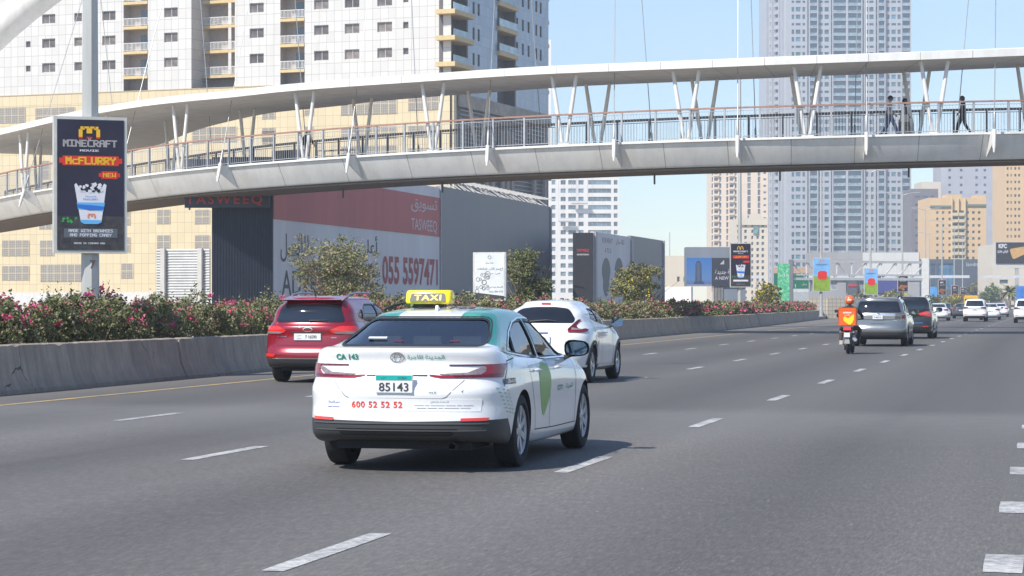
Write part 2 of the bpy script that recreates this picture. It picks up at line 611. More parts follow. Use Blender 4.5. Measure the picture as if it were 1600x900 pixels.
def boolean(ob, cut_mb, solver='EXACT'):
    me = cut_mb.mesh('cut', []); bm = bmesh.new(); bm.from_mesh(me); bmesh.ops.recalc_face_normals(bm, faces=bm.faces); bm.to_mesh(me); bm.free()
    co = link('cut', me)
    md = ob.modifiers.new('b', 'BOOLEAN'); md.object = co; md.operation = 'DIFFERENCE'; md.solver = solver
    dg = bpy.context.evaluated_depsgraph_get(); dg.update()
    res = bpy.data.meshes.new_from_object(ob.evaluated_get(dg))
    ob.modifiers.clear(); ob.data = res
    bpy.data.objects.remove(co)

def make_wheel(root, x, y, R, wd, side, rimmat, spokes=5, twin=True, cap_only=False):
    """tyre with a rim fitted in it; side +1 shows its face to +x"""
    rr = R * 0.68
    key = ('wheel', R, wd, rimmat.name, spokes, twin)
    if key not in WHEELS:
        t = MB(); h = wd / 2
        t.lathe([(rr, -h * 0.8), (rr + 0.02, -h), (R - 0.05, -h), (R - 0.012, -h * 0.86), (R, -h * 0.6), (R - 0.004, -0.02), (R - 0.004, 0.02), (R, h * 0.6), (R - 0.012, h * 0.86), (R - 0.05, h), (rr + 0.02, h), (rr, h * 0.8), (rr - 0.02, h * 0.3), (rr - 0.02, -h * 0.3)], (0, 0, 0), 'x', 40, closed=True)
        tm = t.mesh('tyre', MATS['tyre'], smooth=40)
        r = MB()
        r.lathe([(rr, h * 0.8), (rr - 0.012, h * 0.86), (rr - 0.03, h * 0.7), (rr - 0.035, h * 0.1), (0.01, h * 0.1)], (0, 0, 0), 'x', 40)
        r.mi(1)
        r.lathe([(rr - 0.034, h * 0.12), (0.02, h * 0.13)], (0, 0, 0), 'x', 32)
        r.mi(0)
        r.lathe([(0.07, h * 0.3), (0.065, h * 0.72), (0.03, h * 0.8), (0.005, h * 0.8)], (0, 0, 0), 'x', 20)
        for i in range(spokes):
            a0 = 2 * math.pi * i / spokes
            for da in ((-0.16, 0.16) if twin else (0,)):
                a = a0 + da; c, s_ = math.cos(a), math.sin(a); ww = 0.014 if twin else 0.026
                px, py = -s_ * ww, c * ww
                i0, i1 = 0.045, rr - 0.02
                r.hexa([(h * 0.3, c * i0 - px, s_ * i0 - py), (h * 0.3, c * i1 - px * 1.5, s_ * i1 - py * 1.5), (h * 0.3, c * i1 + px * 1.5, s_ * i1 + py * 1.5), (h * 0.3, c * i0 + px, s_ * i0 + py),
                        (h * 0.72, c * i0 - px, s_ * i0 - py), (h * 0.8, c * i1 - px * 1.2, s_ * i1 - py * 1.2), (h * 0.8, c * i1 + px * 1.2, s_ * i1 + py * 1.2), (h * 0.72, c * i0 + px, s_ * i0 + py)])
        rm = r.mesh('rim', [rimmat, MATS['black_plastic']], smooth=35)
        WHEELS[key] = (tm, rm)
    tm, rm = WHEELS[key]
    rot = (0, 0, 0) if side > 0 else (0, 0, math.pi)
    w = link('wheel', tm, root, loc=(x, y, R), rot=(random.uniform(0, 6) if side > 0 else random.uniform(0, 6), 0, 0 if side > 0 else math.pi))
    link('rim', rm, w)
    return w
WHEELS = {}

mat('tyre', (0.018, 0.018, 0.019), 0.85, var=0.25, scale=12)
mat('black_plastic', (0.022, 0.023, 0.025), 0.55, var=0.15)
mat('cabin_dark', (0.02, 0.02, 0.022), 0.8)
mat('seat_cloth', (0.30, 0.28, 0.26), 0.9)
mat('alloy', (0.55, 0.56, 0.58), 0.32, metal=0.75, var=0.05)
mat('hubcap', (0.42, 0.43, 0.45), 0.38, metal=0.35, var=0.05)
mat('chrome', (0.75, 0.76, 0.78), 0.12, metal=1.0, var=0.0)
mat('tail_red', (0.27, 0.008, 0.014), 0.12, var=0.2, scale=18, coat=1.0)
mat('tail_dark', (0.11, 0.006, 0.01), 0.1, var=0.15, scale=18, coat=1.0)
mat('tail_bright', (0.75, 0.03, 0.02), 0.15, var=0.1, coat=1.0)
mat('tail_clear', (0.25, 0.19, 0.195), 0.1, var=0.25, scale=25, coat=1.0)
mat('plate_white', (0.74, 0.74, 0.72), 0.5, var=0.04)
mat('plate_ink', (0.05, 0.05, 0.06), 0.6, var=0)
mat('seam', (0.03, 0.03, 0.032), 0.8, var=0)
mat('mirror_glass', (0.3, 0.33, 0.36), 0.05, metal=1, var=0)
mat('steel_grey', (0.3, 0.3, 0.31), 0.4, metal=0.6)

def paint(name, col, rough=0.28, metal=0.0, coat=1.0, lower=None, extra=None, flake=0.0):
    """car paint; lower=(z, colour) the unpainted plastic below that height; extra(nt, x, y, z, colour) adds livery"""
    if name in MATS: return MATS[name]
    m, nt, b = new_mat(name)
    xs = sep(nt, coord(nt))
    dirt = maprange(nt, xs[2], 0.15, 0.75, 0.16, 0.0)
    n = noise(nt, 3.0, 6, 0.7, coord(nt))
    c = mixc(nt, mth(nt, 'MULTIPLY', dirt, n), (*col,), (0.22, 0.19, 0.15))
    if extra: c = extra(nt, xs, c)
    rg = None
    if lower:
        lo = lower(nt, xs)
        c = mixc(nt, lo, c, (0.045, 0.045, 0.046))
        rg = mth(nt, 'MULTIPLY_ADD', lo, 0.55 - rough, rough)
        cw = mth(nt, 'MULTIPLY_ADD', lo, -coat, coat)
        nt.links.new(cw, b.inputs['Coat Weight'])
        nt.links.new(rg, b.inputs['Roughness'])
        nt.links.new(mth(nt, 'MULTIPLY_ADD', lo, -metal, metal), b.inputs['Metallic'])
    else:
        b.inputs['Roughness'].default_value = rough; b.inputs['Coat Weight'].default_value = coat
        b.inputs['Metallic'].default_value = metal
    b.inputs['Coat Roughness'].default_value = 0.03
    nt.links.new(c, b.inputs['Base Color'])
    MATS[name] = m
    return m

def arch_poly(cy_, R, n=20):
    p = [(cy_ + R * math.cos(math.pi * i / n), R * 0 + 0.0) for i in ()]
    pts = [(cy_ - R, 0.0)] + [(cy_ - R * math.cos(math.pi * i / n), WZ + R * math.sin(math.pi * i / n)) for i in range(n + 1)] + [(cy_ + R, 0.0)]
    return pts
WZ = 0.34

def make_body(root, rings, paintm, wheels, Rw, wins, cavity=None, arch=0.04, wd=0.22, glass=None, frame_mat=None):
    """wins: list of (name, poly, view, depth) ; cavity: rings of the cabin space"""
    global WZ
    WZ = Rw
    mb = shell(rings); sf = Surf(mb)
    ob = link('body', sf.me.copy())
    W = max(r['w'] for r in rings)
    cut = MB()
    for wy in wheels:
        for s_ in (1, -1):
            cut.prism(arch_poly(wy, Rw + arch), lambda p, q=s_: (q * (W - wd - 0.12), p[0], p[1]), lambda p, q=s_: (q * (W + 0.4), p[0], p[1]))
    boolean(ob, cut)
    if cavity:
        boolean(ob, shell(cavity, 8, 12, 8))
    c1 = MB(); c2 = MB()
    for nm, poly, view, dep in wins:
        if view == 'S':
            for s_ in (1, -1):
                c1.prism(poly, lambda p, q=s_: (q * dep, p[0], p[1]), lambda p, q=s_: (q * (W + 0.3), p[0], p[1]))
        elif view == 'B': c2.prism(poly, lambda p: (p[0], -0.6, p[1]), lambda p: (p[0], dep, p[1]))
        elif view == 'F': c2.prism(poly, lambda p: (p[0], dep, p[1]), lambda p: (p[0], 6.5, p[1]))
    if c1.v: boolean(ob, c1)
    if c2.v: boolean(ob, c2)
    ob.parent = root
    me = ob.data
    me.materials.clear(); me.materials.append(paintm); me.materials.append(MATS['cabin_dark'])
    on = []
    for v in me.vertices:
        h = sf.bvh.find_nearest(v.co)
        on.append((h[3] < 5e-4, h))
    nrm = [None] * len(me.loops)
    for p in me.polygons:
        p.use_smooth = True
        outer = all(on[i][0] for i in p.vertices) 
        if outer:
            hc = sf.bvh.find_nearest(p.center)
            outer = hc[3] < 0.03 and abs(hc[1].dot(p.normal)) > 0.6
        p.material_index = 0 if outer else 1
        for li in p.loop_indices:
            vi = me.loops[li].vertex_index
            if outer:
                h = on[vi][1]; n = sf.normal(h[0], h[2]) or p.normal
                if n.dot(p.normal) < 0: n = -n
                nrm[li] = n if n.dot(p.normal) > 0.5 else p.normal.copy()
            else: nrm[li] = p.normal.copy()
    me.normals_split_custom_set(nrm)
    for nm, poly, view, dep in wins:
        for v in (('R', 'L') if view == 'S' else (view,)):
            fr = frame_mat or MATS['black_plastic']
            big = poly
            o = decal(sf, big, v, -0.012, nm, glass, root, skirt=0.0, g=0.07)
            # frit band just inside the opening
            k = len(poly); cx = sum(p[0] for p in poly) / k; cz = sum(p[1] for p in poly) / k
            mbf = MB(); A = []; B = []
            pp = []
            for i in range(k):
                a, b = Vector(poly[i]), Vector(poly[(i + 1) % k]); q = max(1, int((b - a).length / 0.06))
                pp += [a + (b - a) * j / q for j in range(q)]
            area = sum(pp[i].x * pp[(i + 1) % len(pp)].y - pp[(i + 1) % len(pp)].x * pp[i].y for i in range(len(pp)))
            sg = 1 if area > 0 else -1
            for i, p in enumerate(pp):
                t = (pp[(i + 1) % len(pp)] - pp[i - 1]).normalized(); inn = Vector((-t.y, t.x)) * sg
                for L, dd in ((A, -0.010), (B, 0.012)):
                    h, n = sf.cast(p.x + inn.x * dd, p.y + inn.y * dd, v); L.append(h + n * (0.004 if L is A else -0.006))
            mbf.grid([A + [A[0]], B + [B[0]]])
            mbf.build('seal', fr, o)
    return ob, sf

def plate(root, c, w, h, lines, face=(0, -1), nrm_tilt=0.0, top=None):
    """number plate facing the rear at point c"""
    m = MB(); x, y, z = c
    m.box(x - w / 2, x + w / 2, y - 0.012, y + 0.03, z - h / 2, z + h / 2)
    o = m.build('number_plate', MATS['plate_white'], root)
    if top:
        t = MB(); t.box(x - w / 2 + 0.004, x + w / 2 - 0.004, y - 0.0155, y - 0.0122, z + h * 0.2, z + h / 2 - 0.004)
        t.build('colour_band', top, o)
    t = MB()
    for (s_, cx, cz, tw, th, bold) in lines:
        text_on(t, s_, x + cx, z + cz, tw, th, lambda p: (p[0], y - 0.017, p[1]), bold=bold)
    t.build('plate_lettering', MATS['plate_ink'], o)
    return o
# ------------------------------------------------------------------ ground and road
def asphalt():
    m, nt, b = new_mat('asphalt')
    co = coord(nt); x = sep(nt, co)
    mg = nd(nt, 'ShaderNodeMapping'); mg.inputs['Scale'].default_value = (1.0, 0.16, 1); nt.links.new(co, mg.inputs[0])
    fine = noise(nt, 34, 3, 0.9, mg.outputs[0])
    grit = noise(nt, 11, 5, 0.85, mg.outputs[0])
    mid = noise(nt, 2.2, 5, 0.7, co)
    mp = nd(nt, 'ShaderNodeMapping'); mp.inputs['Scale'].default_value = (1.0, 0.035, 1); nt.links.new(co, mp.inputs[0])
    tracks = noise(nt, 1.1, 4, 0.6, mp.outputs[0])
    big = noise(nt, 0.09, 3, 0.6, co)
    v = ramp(nt, fine, [(0.30, (.092, .086, .078)), (0.5, (.135, .126, .115)), (0.70, (.205, .191, .174))])
    sp = noise(nt, 21, 2, 0.6, mg.outputs[0])
    v = mixc(nt, maprange(nt, grit, .35, .65, 0, .32), v, (.088, .086, .083))
    v = mixc(nt, maprange(nt, sp, .71, .75, 0, .5), v, (.27, .26, .24))
    # oil-dark lane centres and paler wheel tracks run along the road
    lane = mth(nt, 'FRACT', mth(nt, 'DIVIDE', mth(nt, 'ADD', x[0], 0.35 + 37.0), 3.72))
    cen = mth(nt, 'ABSOLUTE', mth(nt, 'SUBTRACT', lane, 0.5))
    wob = mth(nt, 'MULTIPLY_ADD', tracks, 0.35, mth(nt, 'MULTIPLY', mid, 0.2))
    pat_ = noise(nt, .22, 4, .7, mp.outputs[0])
    f = mth(nt, 'MULTIPLY', maprange(nt, mth(nt, 'ADD', cen, wob), .25, .75, .72, 1.18), maprange(nt, pat_, .35, .65, .85, 1.14))
    mul = nd(nt, 'ShaderNodeVectorMath', operation='SCALE'); nt.links.new(v, mul.inputs[0]); nt.links.new(f, mul.inputs['Scale'])
    v = mul.outputs[0]
    # a newer, finer resurfaced stretch begins a little beyond the first dashes
    ed = mth(nt, 'MULTIPLY_ADD', noise(nt, 3, 2, .5, co), .5, x[1])
    seamb = mth(nt, 'MULTIPLY', maprange(nt, ed, 24.5, 30.0), maprange(nt, ed, 32.8, 31.2))
    v = mixc(nt, mth(nt, 'MULTIPLY', seamb, maprange(nt, mid, .3, .7, .45, .8)), v, (.172, .165, .153))
    new = maprange(nt, ed, 31.0, 33.5)
    v = mixc(nt, mth(nt, 'MULTIPLY', new, .45), v, (.104, .098, .091))
    v = mixc(nt, maprange(nt, big, .45, .75, 0, .25), v, (.12, .115, .108))
    # dust along the median
    du = maprange(nt, mth(nt, 'MULTIPLY_ADD', mid, 1.2, x[0]), -14.6, -16.2, 0, .75)
    v = mixc(nt, du, v, (.21, .19, .165))
    # hairline cracks
    vo = nd(nt, 'ShaderNodeTexVoronoi'); vo.feature = 'DISTANCE_TO_EDGE'; vo.inputs['Scale'].default_value = .16
    wv = nd(nt, 'ShaderNodeVectorMath', operation='ADD'); nz = nd(nt, 'ShaderNodeTexNoise'); nz.inputs['Scale'].default_value = 1.2; nz.inputs['Detail'].default_value = 5
    nt.links.new(co, nz.inputs[0]); nt.links.new(co, wv.inputs[0]); nt.links.new(nz.outputs[1], wv.inputs[1]); nt.links.new(wv.outputs[0], vo.inputs['Vector'])
    ck = mth(nt, 'MULTIPLY', mth(nt, 'LESS_THAN', vo.outputs[0], .0010), mth(nt, 'GREATER_THAN', big, .60))
    v = mixc(nt, mth(nt, 'MULTIPLY', ck, .4), v, (.035, .034, .033))
    nt.links.new(v, b.inputs['Base Color'])
    nt.links.new(maprange(nt, fine, .3, .7, .72, .9), b.inputs['Roughness'])
    b.inputs['Specular IOR Level'].default_value = .35
    nt.links.new(bump(nt, fine, .35, .01), b.inputs['Normal'])
    return m

def road_paint(name, col):
    m, nt, b = new_mat(name)
    co = coord(nt)
    n = noise(nt, 14, 5, .75, co); n2 = noise(nt, 1.5, 3, .6, co)
    w = maprange(nt, mth(nt, 'MULTIPLY_ADD', n2, .5, n), .60, .88, 0, .8)
    nt.links.new(mixc(nt, w, col, (.16, .155, .15)), b.inputs['Base Color'])
    b.inputs['Roughness'].default_value = .7
    return m

sand = mat('sand', (.36, .30, .22), .95, var=.2, scale=.8, bmp=.4, bscale=6)
m = MB(); m.face([(-2500, -60, -.02), (2500, -60, -.02), (2500, 4500, -.02), (-2500, 4500, -.02)])
tag(m.build('ground', sand), kind='structure')
m = MB()
m.face([(-22.5, -40, 0), (22, -40, 0), (22, 2600, 0), (-22.5, 2600, 0)])
tag(m.build('road', asphalt()), kind='structure')
# far carriageway beyond the median
m = MB(); m.face([(-46, -40, -.012), (-26, -40, -.012), (-26, 2600, -.012), (-46, 2600, -.012)])
tag(m.build('far_road', MATS['sand'] if False else mat('asphalt_far', (.1, .1, .1), .9)), kind='structure')

wp = road_paint('white_paint', (.60, .585, .55)); yp = road_paint('yellow_paint', (.62, .42, .13))
def dash(mb, x, y0, y1, w, z=.004):
    k = max(2, int((y1 - y0) / .6)); A = []; B = []
    for i in range(k + 1):
        y = y0 + (y1 - y0) * i / k
        A.append((x - w / 2 + random.uniform(-.004, .004), y, z)); B.append((x + w / 2 + random.uniform(-.004, .004), y, z))
    A[0] = (A[0][0] + .01, A[0][1] + random.uniform(0, .03), z); mb.grid([A, B])
m = MB()
for x, y0 in ((-4.27, 12.2), (-8.08, 20.65), (-11.62, 27.3)):
    y = y0 - 7.66 * 3
    while y < 900:
        dash(m, x, y, y + 2.15, .15); y += 7.66
y = 13.05 - 3.74 * 4
while y < 900:
    dash(m, -.30, y, y + .95, .23); y += 3.74
tag(m.build('lane_markings', wp), kind='structure')
m = MB(); dash(m, -15.0, -10, 1200, .15); m.c = 0
tag(m.build('edge_line', yp), kind='structure')
# repair patch on the near lane
m = MB()
pp = [(-5.0, 21.6), (-4.6, 21.5), (-4.35, 22.3), (-4.7, 22.6)]

# median soil, raised behind the barrier
EDGE = [(-20, -16.6), (37, -16.6), (50, -16.85), (98, -17.25), (137, -17.8), (165, -18.9), (213, -20.9), (260, -21.2), (700, -21.5)]
def barrier_x(y):
    for (a, b), (c, d) in zip(EDGE, EDGE[1:]):
        if y <= c: return b + (d - b) * (y - a) / (c - a)
    return EDGE[-1][1]
m = MB(); A = []; B = []
for y in list(range(-20, 260, 6)):
    x = barrier_x(y) - .5
    A.append((x, y, .42)); B.append((x - 5.0, y, .36))
m.grid([A, B]); C_ = [(p[0], p[1], -.01) for p in B]; m.grid([B, C_])
tag(m.build('median_soil', mat('soil', (.26, .20, .14), .95, var=.3, scale=2, bmp=.6, bscale=8)), kind='structure')

# ------------------------------------------------------------------ concrete barrier
def concrete():
    m, nt, b = new_mat('barrier_concrete')
    co = coord(nt); x = sep(nt, co)
    oi = nd(nt, 'ShaderNodeObjectInfo')
    off = nd(nt, 'ShaderNodeVectorMath', operation='ADD'); cx = nd(nt, 'ShaderNodeCombineXYZ')
    nt.links.new(mth(nt, 'MULTIPLY', oi.outputs['Random'], 40), cx.inputs[1]); nt.links.new(co, off.inputs[0]); nt.links.new(cx.outputs[0], off.inputs[1])
    v = off.outputs[0]
    n = noise(nt, 1.6, 6, .7, v)
    mp = nd(nt, 'ShaderNodeMapping'); mp.inputs['Scale'].default_value = (1, 3, .25); nt.links.new(v, mp.inputs[0])
    st = noise(nt, 2.2, 5, .7, mp.outputs[0])
    c = ramp(nt, n, [(.3, (.33, .265, .205)), (.7, (.47, .385, .305))])
    c = mixc(nt, maprange(nt, st, .42, .75, 0, .6), c, (.15, .13, .11))
    c = mixc(nt, maprange(nt, x[2], .0, .30, .35, 0), c, (.17, .155, .14))
    wv = nd(nt, 'ShaderNodeTexNoise'); wv.inputs['Scale'].default_value = .9; wv.inputs['Detail'].default_value = 4; nt.links.new(v, wv.inputs[0])
    ad = nd(nt, 'ShaderNodeVectorMath', operation='ADD'); nt.links.new(v, ad.inputs[0]); nt.links.new(wv.outputs[1], ad.inputs[1])
    vo = nd(nt, 'ShaderNodeTexVoronoi'); vo.feature = 'DISTANCE_TO_EDGE'; vo.inputs['Scale'].default_value = .22; nt.links.new(ad.outputs[0], vo.inputs['Vector'])
    ck = mth(nt, 'MULTIPLY', mth(nt, 'LESS_THAN', vo.outputs[0], .0028), mth(nt, 'GREATER_THAN', n, .52))
    c = mixc(nt, mth(nt, 'MULTIPLY', ck, .75), c, (.04, .035, .03))
    nt.links.new(c, b.inputs['Base Color']); b.inputs['Roughness'].default_value = .9
    h = mth(nt, 'MULTIPLY_ADD', ck, -.6, noise(nt, 30, 4, .7, v))
    nt.links.new(bump(nt, h, .35, .02), b.inputs['Normal'])
    return m
bm_ = concrete()
def barrier_mesh(seed, L=5.905):
    r = random.Random(seed); m = MB()
    prof = [(.30, 0), (.30, .07), (.265, .085), (.17, .31), (.10, .72), (.095, .79), (.06, .81), (-.06, .81), (-.095, .79), (-.10, .72), (-.17, .31), (-.265, .085), (-.30, .07), (-.30, 0)]
    rows = []
    n = 40
    for i in range(n + 1):
        y = L * i / n; e = min(i, n - i); ins = .018 if e == 0 else 0
        rows.append([(x * (1 - ins) + (r.uniform(-.004, .004) if z > .1 else 0), y + (.0 if 0 < i < n else 0), z * (1 - ins) + (r.uniform(-.006, .006) + (-.03 if r.random() < .05 else 0) if z > .7 else 0)) for x, z in prof])
    m.grid(rows); m.f.append(tuple(range(len(prof)))[::-1]); m.m.append(0); e = len(m.v) - len(prof); m.f.append(tuple(range(e, e + len(prof)))); m.m.append(0)
    return m.mesh('barrier', bm_, smooth=35)
ORD = ['leftmost', 'second', 'third', 'fourth', 'fifth', 'sixth', 'seventh', 'eighth', 'ninth', 'tenth', 'eleventh', 'twelfth', 'thirteenth', 'fourteenth', 'fifteenth', 'sixteenth', 'seventeenth', 'eighteenth', 'nineteenth', 'twentieth']
def bar_label(k):
    i = k
    if i < 20: return ('leftmost visible' if i == 0 else ORD[i] + ' from the left') + ' concrete barrier segment, ' + ('below the thick hedge left of the red suv' if i < 4 else 'hidden in part behind the cars' if i < 12 else 'in the row right of the white crossover')
    return 'small distant concrete barrier segment near the far end of the row'
bms = [barrier_mesh(i) for i in range(4)]
y = 30.95; k = 0
while y < 262:
    x0, x1 = barrier_x(y) - .3, barrier_x(y + 5.95) - .3
    o = link('concrete_barrier', bms[k % 4], loc=(x0 + random.uniform(-.02, .02), y, random.uniform(-.01, .01)), rot=(0, random.uniform(-.006, .006), -math.atan2(x1 - x0, 5.95)))
    tag(o, bar_label(k), 'barrier', 'concrete barrier segments along the median')
    y += 5.95; k += 1

# ------------------------------------------------------------------ planting
def leafmat(name, a, b_, rough=.6, scale=9.0):
    if name in MATS: return MATS[name]
    m, nt, b = new_mat(name)
    n = noise(nt, scale, 3, .7, coord(nt)); oi = nd(nt, 'ShaderNodeObjectInfo')
    nt.links.new(mixc(nt, maprange(nt, mth(nt, 'MULTIPLY_ADD', oi.outputs['Random'], .25, n), .4, .85), a, b_), b.inputs['Base Color'])
    b.inputs['Roughness'].default_value = rough
    b.inputs['Specular IOR Level'].default_value = .3
    try:
        b.inputs['Subsurface Weight'].default_value = 0
    except Exception: pass
    MATS[name] = m
    return m
LG = leafmat('leaf_olive', (.12, .145, .045), (.26, .27, .11))
LD = leafmat('leaf_dry', (.20, .165, .095), (.36, .30, .19))
LR = leafmat('leaf_dark', (.07, .09, .035), (.15, .165, .07))
FM = leafmat('bract_magenta', (.50, .04, .15), (.70, .12, .26), .55)
FR_ = leafmat('bract_red', (.42, .06, .09), (.58, .14, .18), .55)
FY = leafmat('flower_yellow', (.50, .42, .04), (.70, .60, .08), .55)
BK = mat('bark', (.20, .16, .12), .9, var=.3, scale=6)
TW = mat('dry_twig', (.30, .26, .21), .9, var=.2, scale=8)

def leaf_cloud(r, pts, size, mats_w):
    """mesh of small bent leaf faces at the given points"""
    m = MB()
    for p in pts:
        s = size * r.uniform(.6, 1.3)
        d = Vector((r.gauss(0, 1), r.gauss(0, 1), r.gauss(0.3, .8))).normalized(); q = d.cross(Vector((r.gauss(0, 1), r.gauss(0, 1), r.gauss(0, 1)))).normalized()
        t = r.random(); c = 0
        for i, w in enumerate(mats_w):
            if t < w: c = i; break
            t -= w
        m.c = c; p = Vector(p)
        m.face([p - d * s * .5, p + q * s * .3, p + d * s * .5, p - q * s * .3])
    return m

def clumps(r, shape, n, k, spread):
    """points gathered in clumps inside shape() samples"""
    cs = [shape() for _ in range(k)]; out = []
    for i in range(n):
        c = cs[int(r.random() * k)]
        s = spread * r.uniform(.5, 1.2)
        out.append((c[0] + r.gauss(0, s), c[1] + r.gauss(0, s), max(.02, c[2] + r.gauss(0, s * .8))))
    return out

def hedge_bush(seed, n, leaf, fl, near=True):
    r = random.Random(seed)
    lumps = [(r.uniform(-.45, .45), r.uniform(-1.1, 1.1), r.uniform(.35, .8), r.uniform(.28, .46)) for _ in range(9)]
    def shp():
        l = r.choice(lumps); a = r.uniform(0, 6.28); e = math.asin(r.uniform(-.6, 1)); q = l[3] * r.uniform(.7, 1.08)
        return (l[0] + math.cos(a) * math.cos(e) * q * 1.1, l[1] + math.sin(a) * math.cos(e) * q * 1.3, l[2] + math.sin(e) * q)
    pts = clumps(r, shp, n, n // 22, .06 if near else .09)
    # shoots standing above the top
    for _ in range(10 if near else 5):
        l = r.choice(lumps); x, y, z = l[0], l[1] + r.uniform(-.3, .3), l[2] + l[3]; dx, dy = r.uniform(-.1, .1), r.uniform(-.15, .15)
        for j in range(16 if near else 6):
            t = j / 16 * r.uniform(.12, .38) if near else j / 6 * .25
            pts.append((x + dx * t * 3 + r.gauss(0, .015), y + dy * t * 3 + r.gauss(0, .015), z - .08 + t))
    lv = leaf_cloud(r, pts, leaf, (.46, .30, .24)).mesh('leaves', [LG, LD, LR])
    fp = []
    for _ in range(fl):
        l = r.choice(lumps); a = r.uniform(0, 6.28); e = math.asin(r.uniform(.05, 1)); q = l[3] * r.uniform(.98, 1.18)
        c = (l[0] + math.cos(a) * math.cos(e) * q * 1.1, l[1] + math.sin(a) * math.cos(e) * q * 1.3, l[2] + math.sin(e) * q + .02)
        for _ in range(r.randint(5, 32) if near else r.randint(3, 8)):
            fp.append((c[0] + r.gauss(0, .045), c[1] + r.gauss(0, .07), c[2] + r.gauss(0, .035)))
    fw = leaf_cloud(r, fp, leaf * 1.05, (.5, .5)).mesh('flowers', [FM, FR_])
    st = MB()
    for _ in range(26 if near else 8):
        x, y = r.uniform(-.25, .25), r.uniform(-.9, .9); q = [(x, y, 0)]
        for j in range(4):
            x += r.uniform(-.16, .16); y += r.uniform(-.2, .2); q.append((x, y, q[-1][2] + r.uniform(.12, .3)))
        st.tube(q, [.014, .011, .008, .006, .003], 4, caps=False)
    sm = st.mesh('stems', TW)
    return lv, fw, sm
HB = [hedge_bush(s, 11000, .062, 27) for s in (1, 2, 3)]
HM = [hedge_bush(s, 3600, .10, 26, False) for s in (4, 5)]
HF = [hedge_bush(s, 1500, .15, 22, False) for s in (6, 7)]
y = 34.6; k = 0
rh = random.Random(3)
while y < 232:
    kind = HB if y < 62 else HM if y < 115 else HF
    lv, fw, sm = kind[k % len(kind)]
    x = barrier_x(y) - rh.uniform(1.35, 1.6)
    o = thing('flowering_shrub', (('leftmost' if k == 0 else ORD[k] + ' from the left') + ' bougainvillea shrub in the pink flowering hedge, ' + ('near the thick lamp column' if k < 6 else 'left of the red suv' if k < 12 else 'above the cars')) if k < 20 else ('bougainvillea shrub of the hedge seen over the cars' if y < 95 else 'small distant bougainvillea shrub of the hedge right of the white crossover'), 'shrub', (x, y, .38), rh.choice((0, math.pi)) + rh.uniform(-.15, .15), 'bougainvillea shrubs along the median hedge')
    s = rh.uniform(.86, 1.10)
    if y < 75: s *= 1.06
    o.scale = (1.05, 1.0, s)
    link('foliage', lv, o); link('flowers', fw, o); link('stems', sm, o)
    if y > 62:
        pass
    y += 1.75; k += 1

def tree(name, label, cat, loc, H, Rw, n, leaf, mats_, w, seed, trunk_h=.25, flowers=None, fl=0, squash=.8, group=None, low=.0):
    r = random.Random(seed)
    root = thing(name, label, cat, loc, r.uniform(0, 6), group)
    t = MB(); cz = H * trunk_h
    t.tube([(0, 0, -.1), (.02 * H, .01 * H, cz * .6), (0, 0, cz * 1.3)], [.028 * H, .022 * H, .014 * H], 7)
    tips = []
    for i in range(9):
        a = i * 2.4 + r.uniform(-.3, .3); rr = Rw * r.uniform(.35, .85); z = cz + (H - cz) * r.uniform(.25, .8)
        mid = (math.cos(a) * rr * .4, math.sin(a) * rr * .4, cz + (z - cz) * .5)
        end = (math.cos(a) * rr, math.sin(a) * rr, z)
        t.tube([(0, 0, cz * .7), mid, end], [.012 * H, .008 * H, .003 * H], 5, caps=False); tips.append(end)
        for _ in range(4):
            e2 = (end[0] + r.gauss(0, Rw * .2), end[1] + r.gauss(0, Rw * .2), end[2] + r.uniform(0, H * .15))
            t.tube([mid, e2], [.004 * H, .0015 * H], 4, caps=False)
    t.build('trunk', BK, root, smooth=50)
    lumps = [(math.cos(a) * Rw * q, math.sin(a) * Rw * q, cz + low + (H - cz) * h_, Rw * s_) for a, q, h_, s_ in
             [(r.uniform(0, 6.28), r.uniform(.0, .68), r.uniform(.25, .78), r.uniform(.26, .42)) for _ in range(16)]]
    def shp():
        l = r.choice(lumps); a = r.uniform(0, 6.28); e = math.asin(r.uniform(-.8, 1)); q = l[3] * r.uniform(.55, 1.1)
        return (l[0] + math.cos(a) * math.cos(e) * q, l[1] + math.sin(a) * math.cos(e) * q, min(H * 1.02, l[2] + math.sin(e) * q * squash))
    pts = clumps(r, shp, n, max(20, n // 26), Rw * .05)
    leaf_cloud(r, pts, leaf, w).build('crown', mats_, root)
    if flowers:
        fp = []
        for _ in range(fl):
            c = shp()
            for _ in range(5): fp.append((c[0] + r.gauss(0, Rw * .03), c[1] + r.gauss(0, Rw * .03), c[2] + r.gauss(0, Rw * .03)))
        leaf_cloud(r, fp, leaf * 1.1, (1,)).build('flowers', flowers, root)
    return root
MX = [LG, LD, LR]
def tr(px, d, base_py=None): 
    p = P(px, 473, d); return (p.x, p.y, .3)
tree('shrub_tree', 'loose grey green shrub tree in front of the red and white hoarding', 'tree', tr(524, 74), 3.4, 1.95, 12500, .085, MX, (.40, .44, .16), 11, .18, FR_, 12)
tree('shrub_tree', 'dense olive shrub tree beside the small white framed notice, before the grey hoarding', 'tree', tr(822, 88), 3.7, 1.35, 12000, .085, MX, (.6, .25, .15), 12, .12)
tree('shrub_tree', 'yellow flowering shrub tree in front of the hoarding with shoe prints', 'tree', tr(1003, 112), 3.55, 1.7, 9500, .10, MX, (.55, .35, .1), 13, .12, FY, 130)
tree('shrub_tree', 'rounded yellow flowering shrub right of the second lamp post advert', 'tree', tr(1195, 170), 2.9, 1.35, 4200, .13, MX, (.6, .25, .15), 14, .1, FY, 260)
tree('shrub_tree', 'pale olive shrub tree above the roof of the grey suv', 'tree', tr(1352, 290), 3.0, 2.2, 2600, .2, MX, (.45, .45, .1), 15, .1)
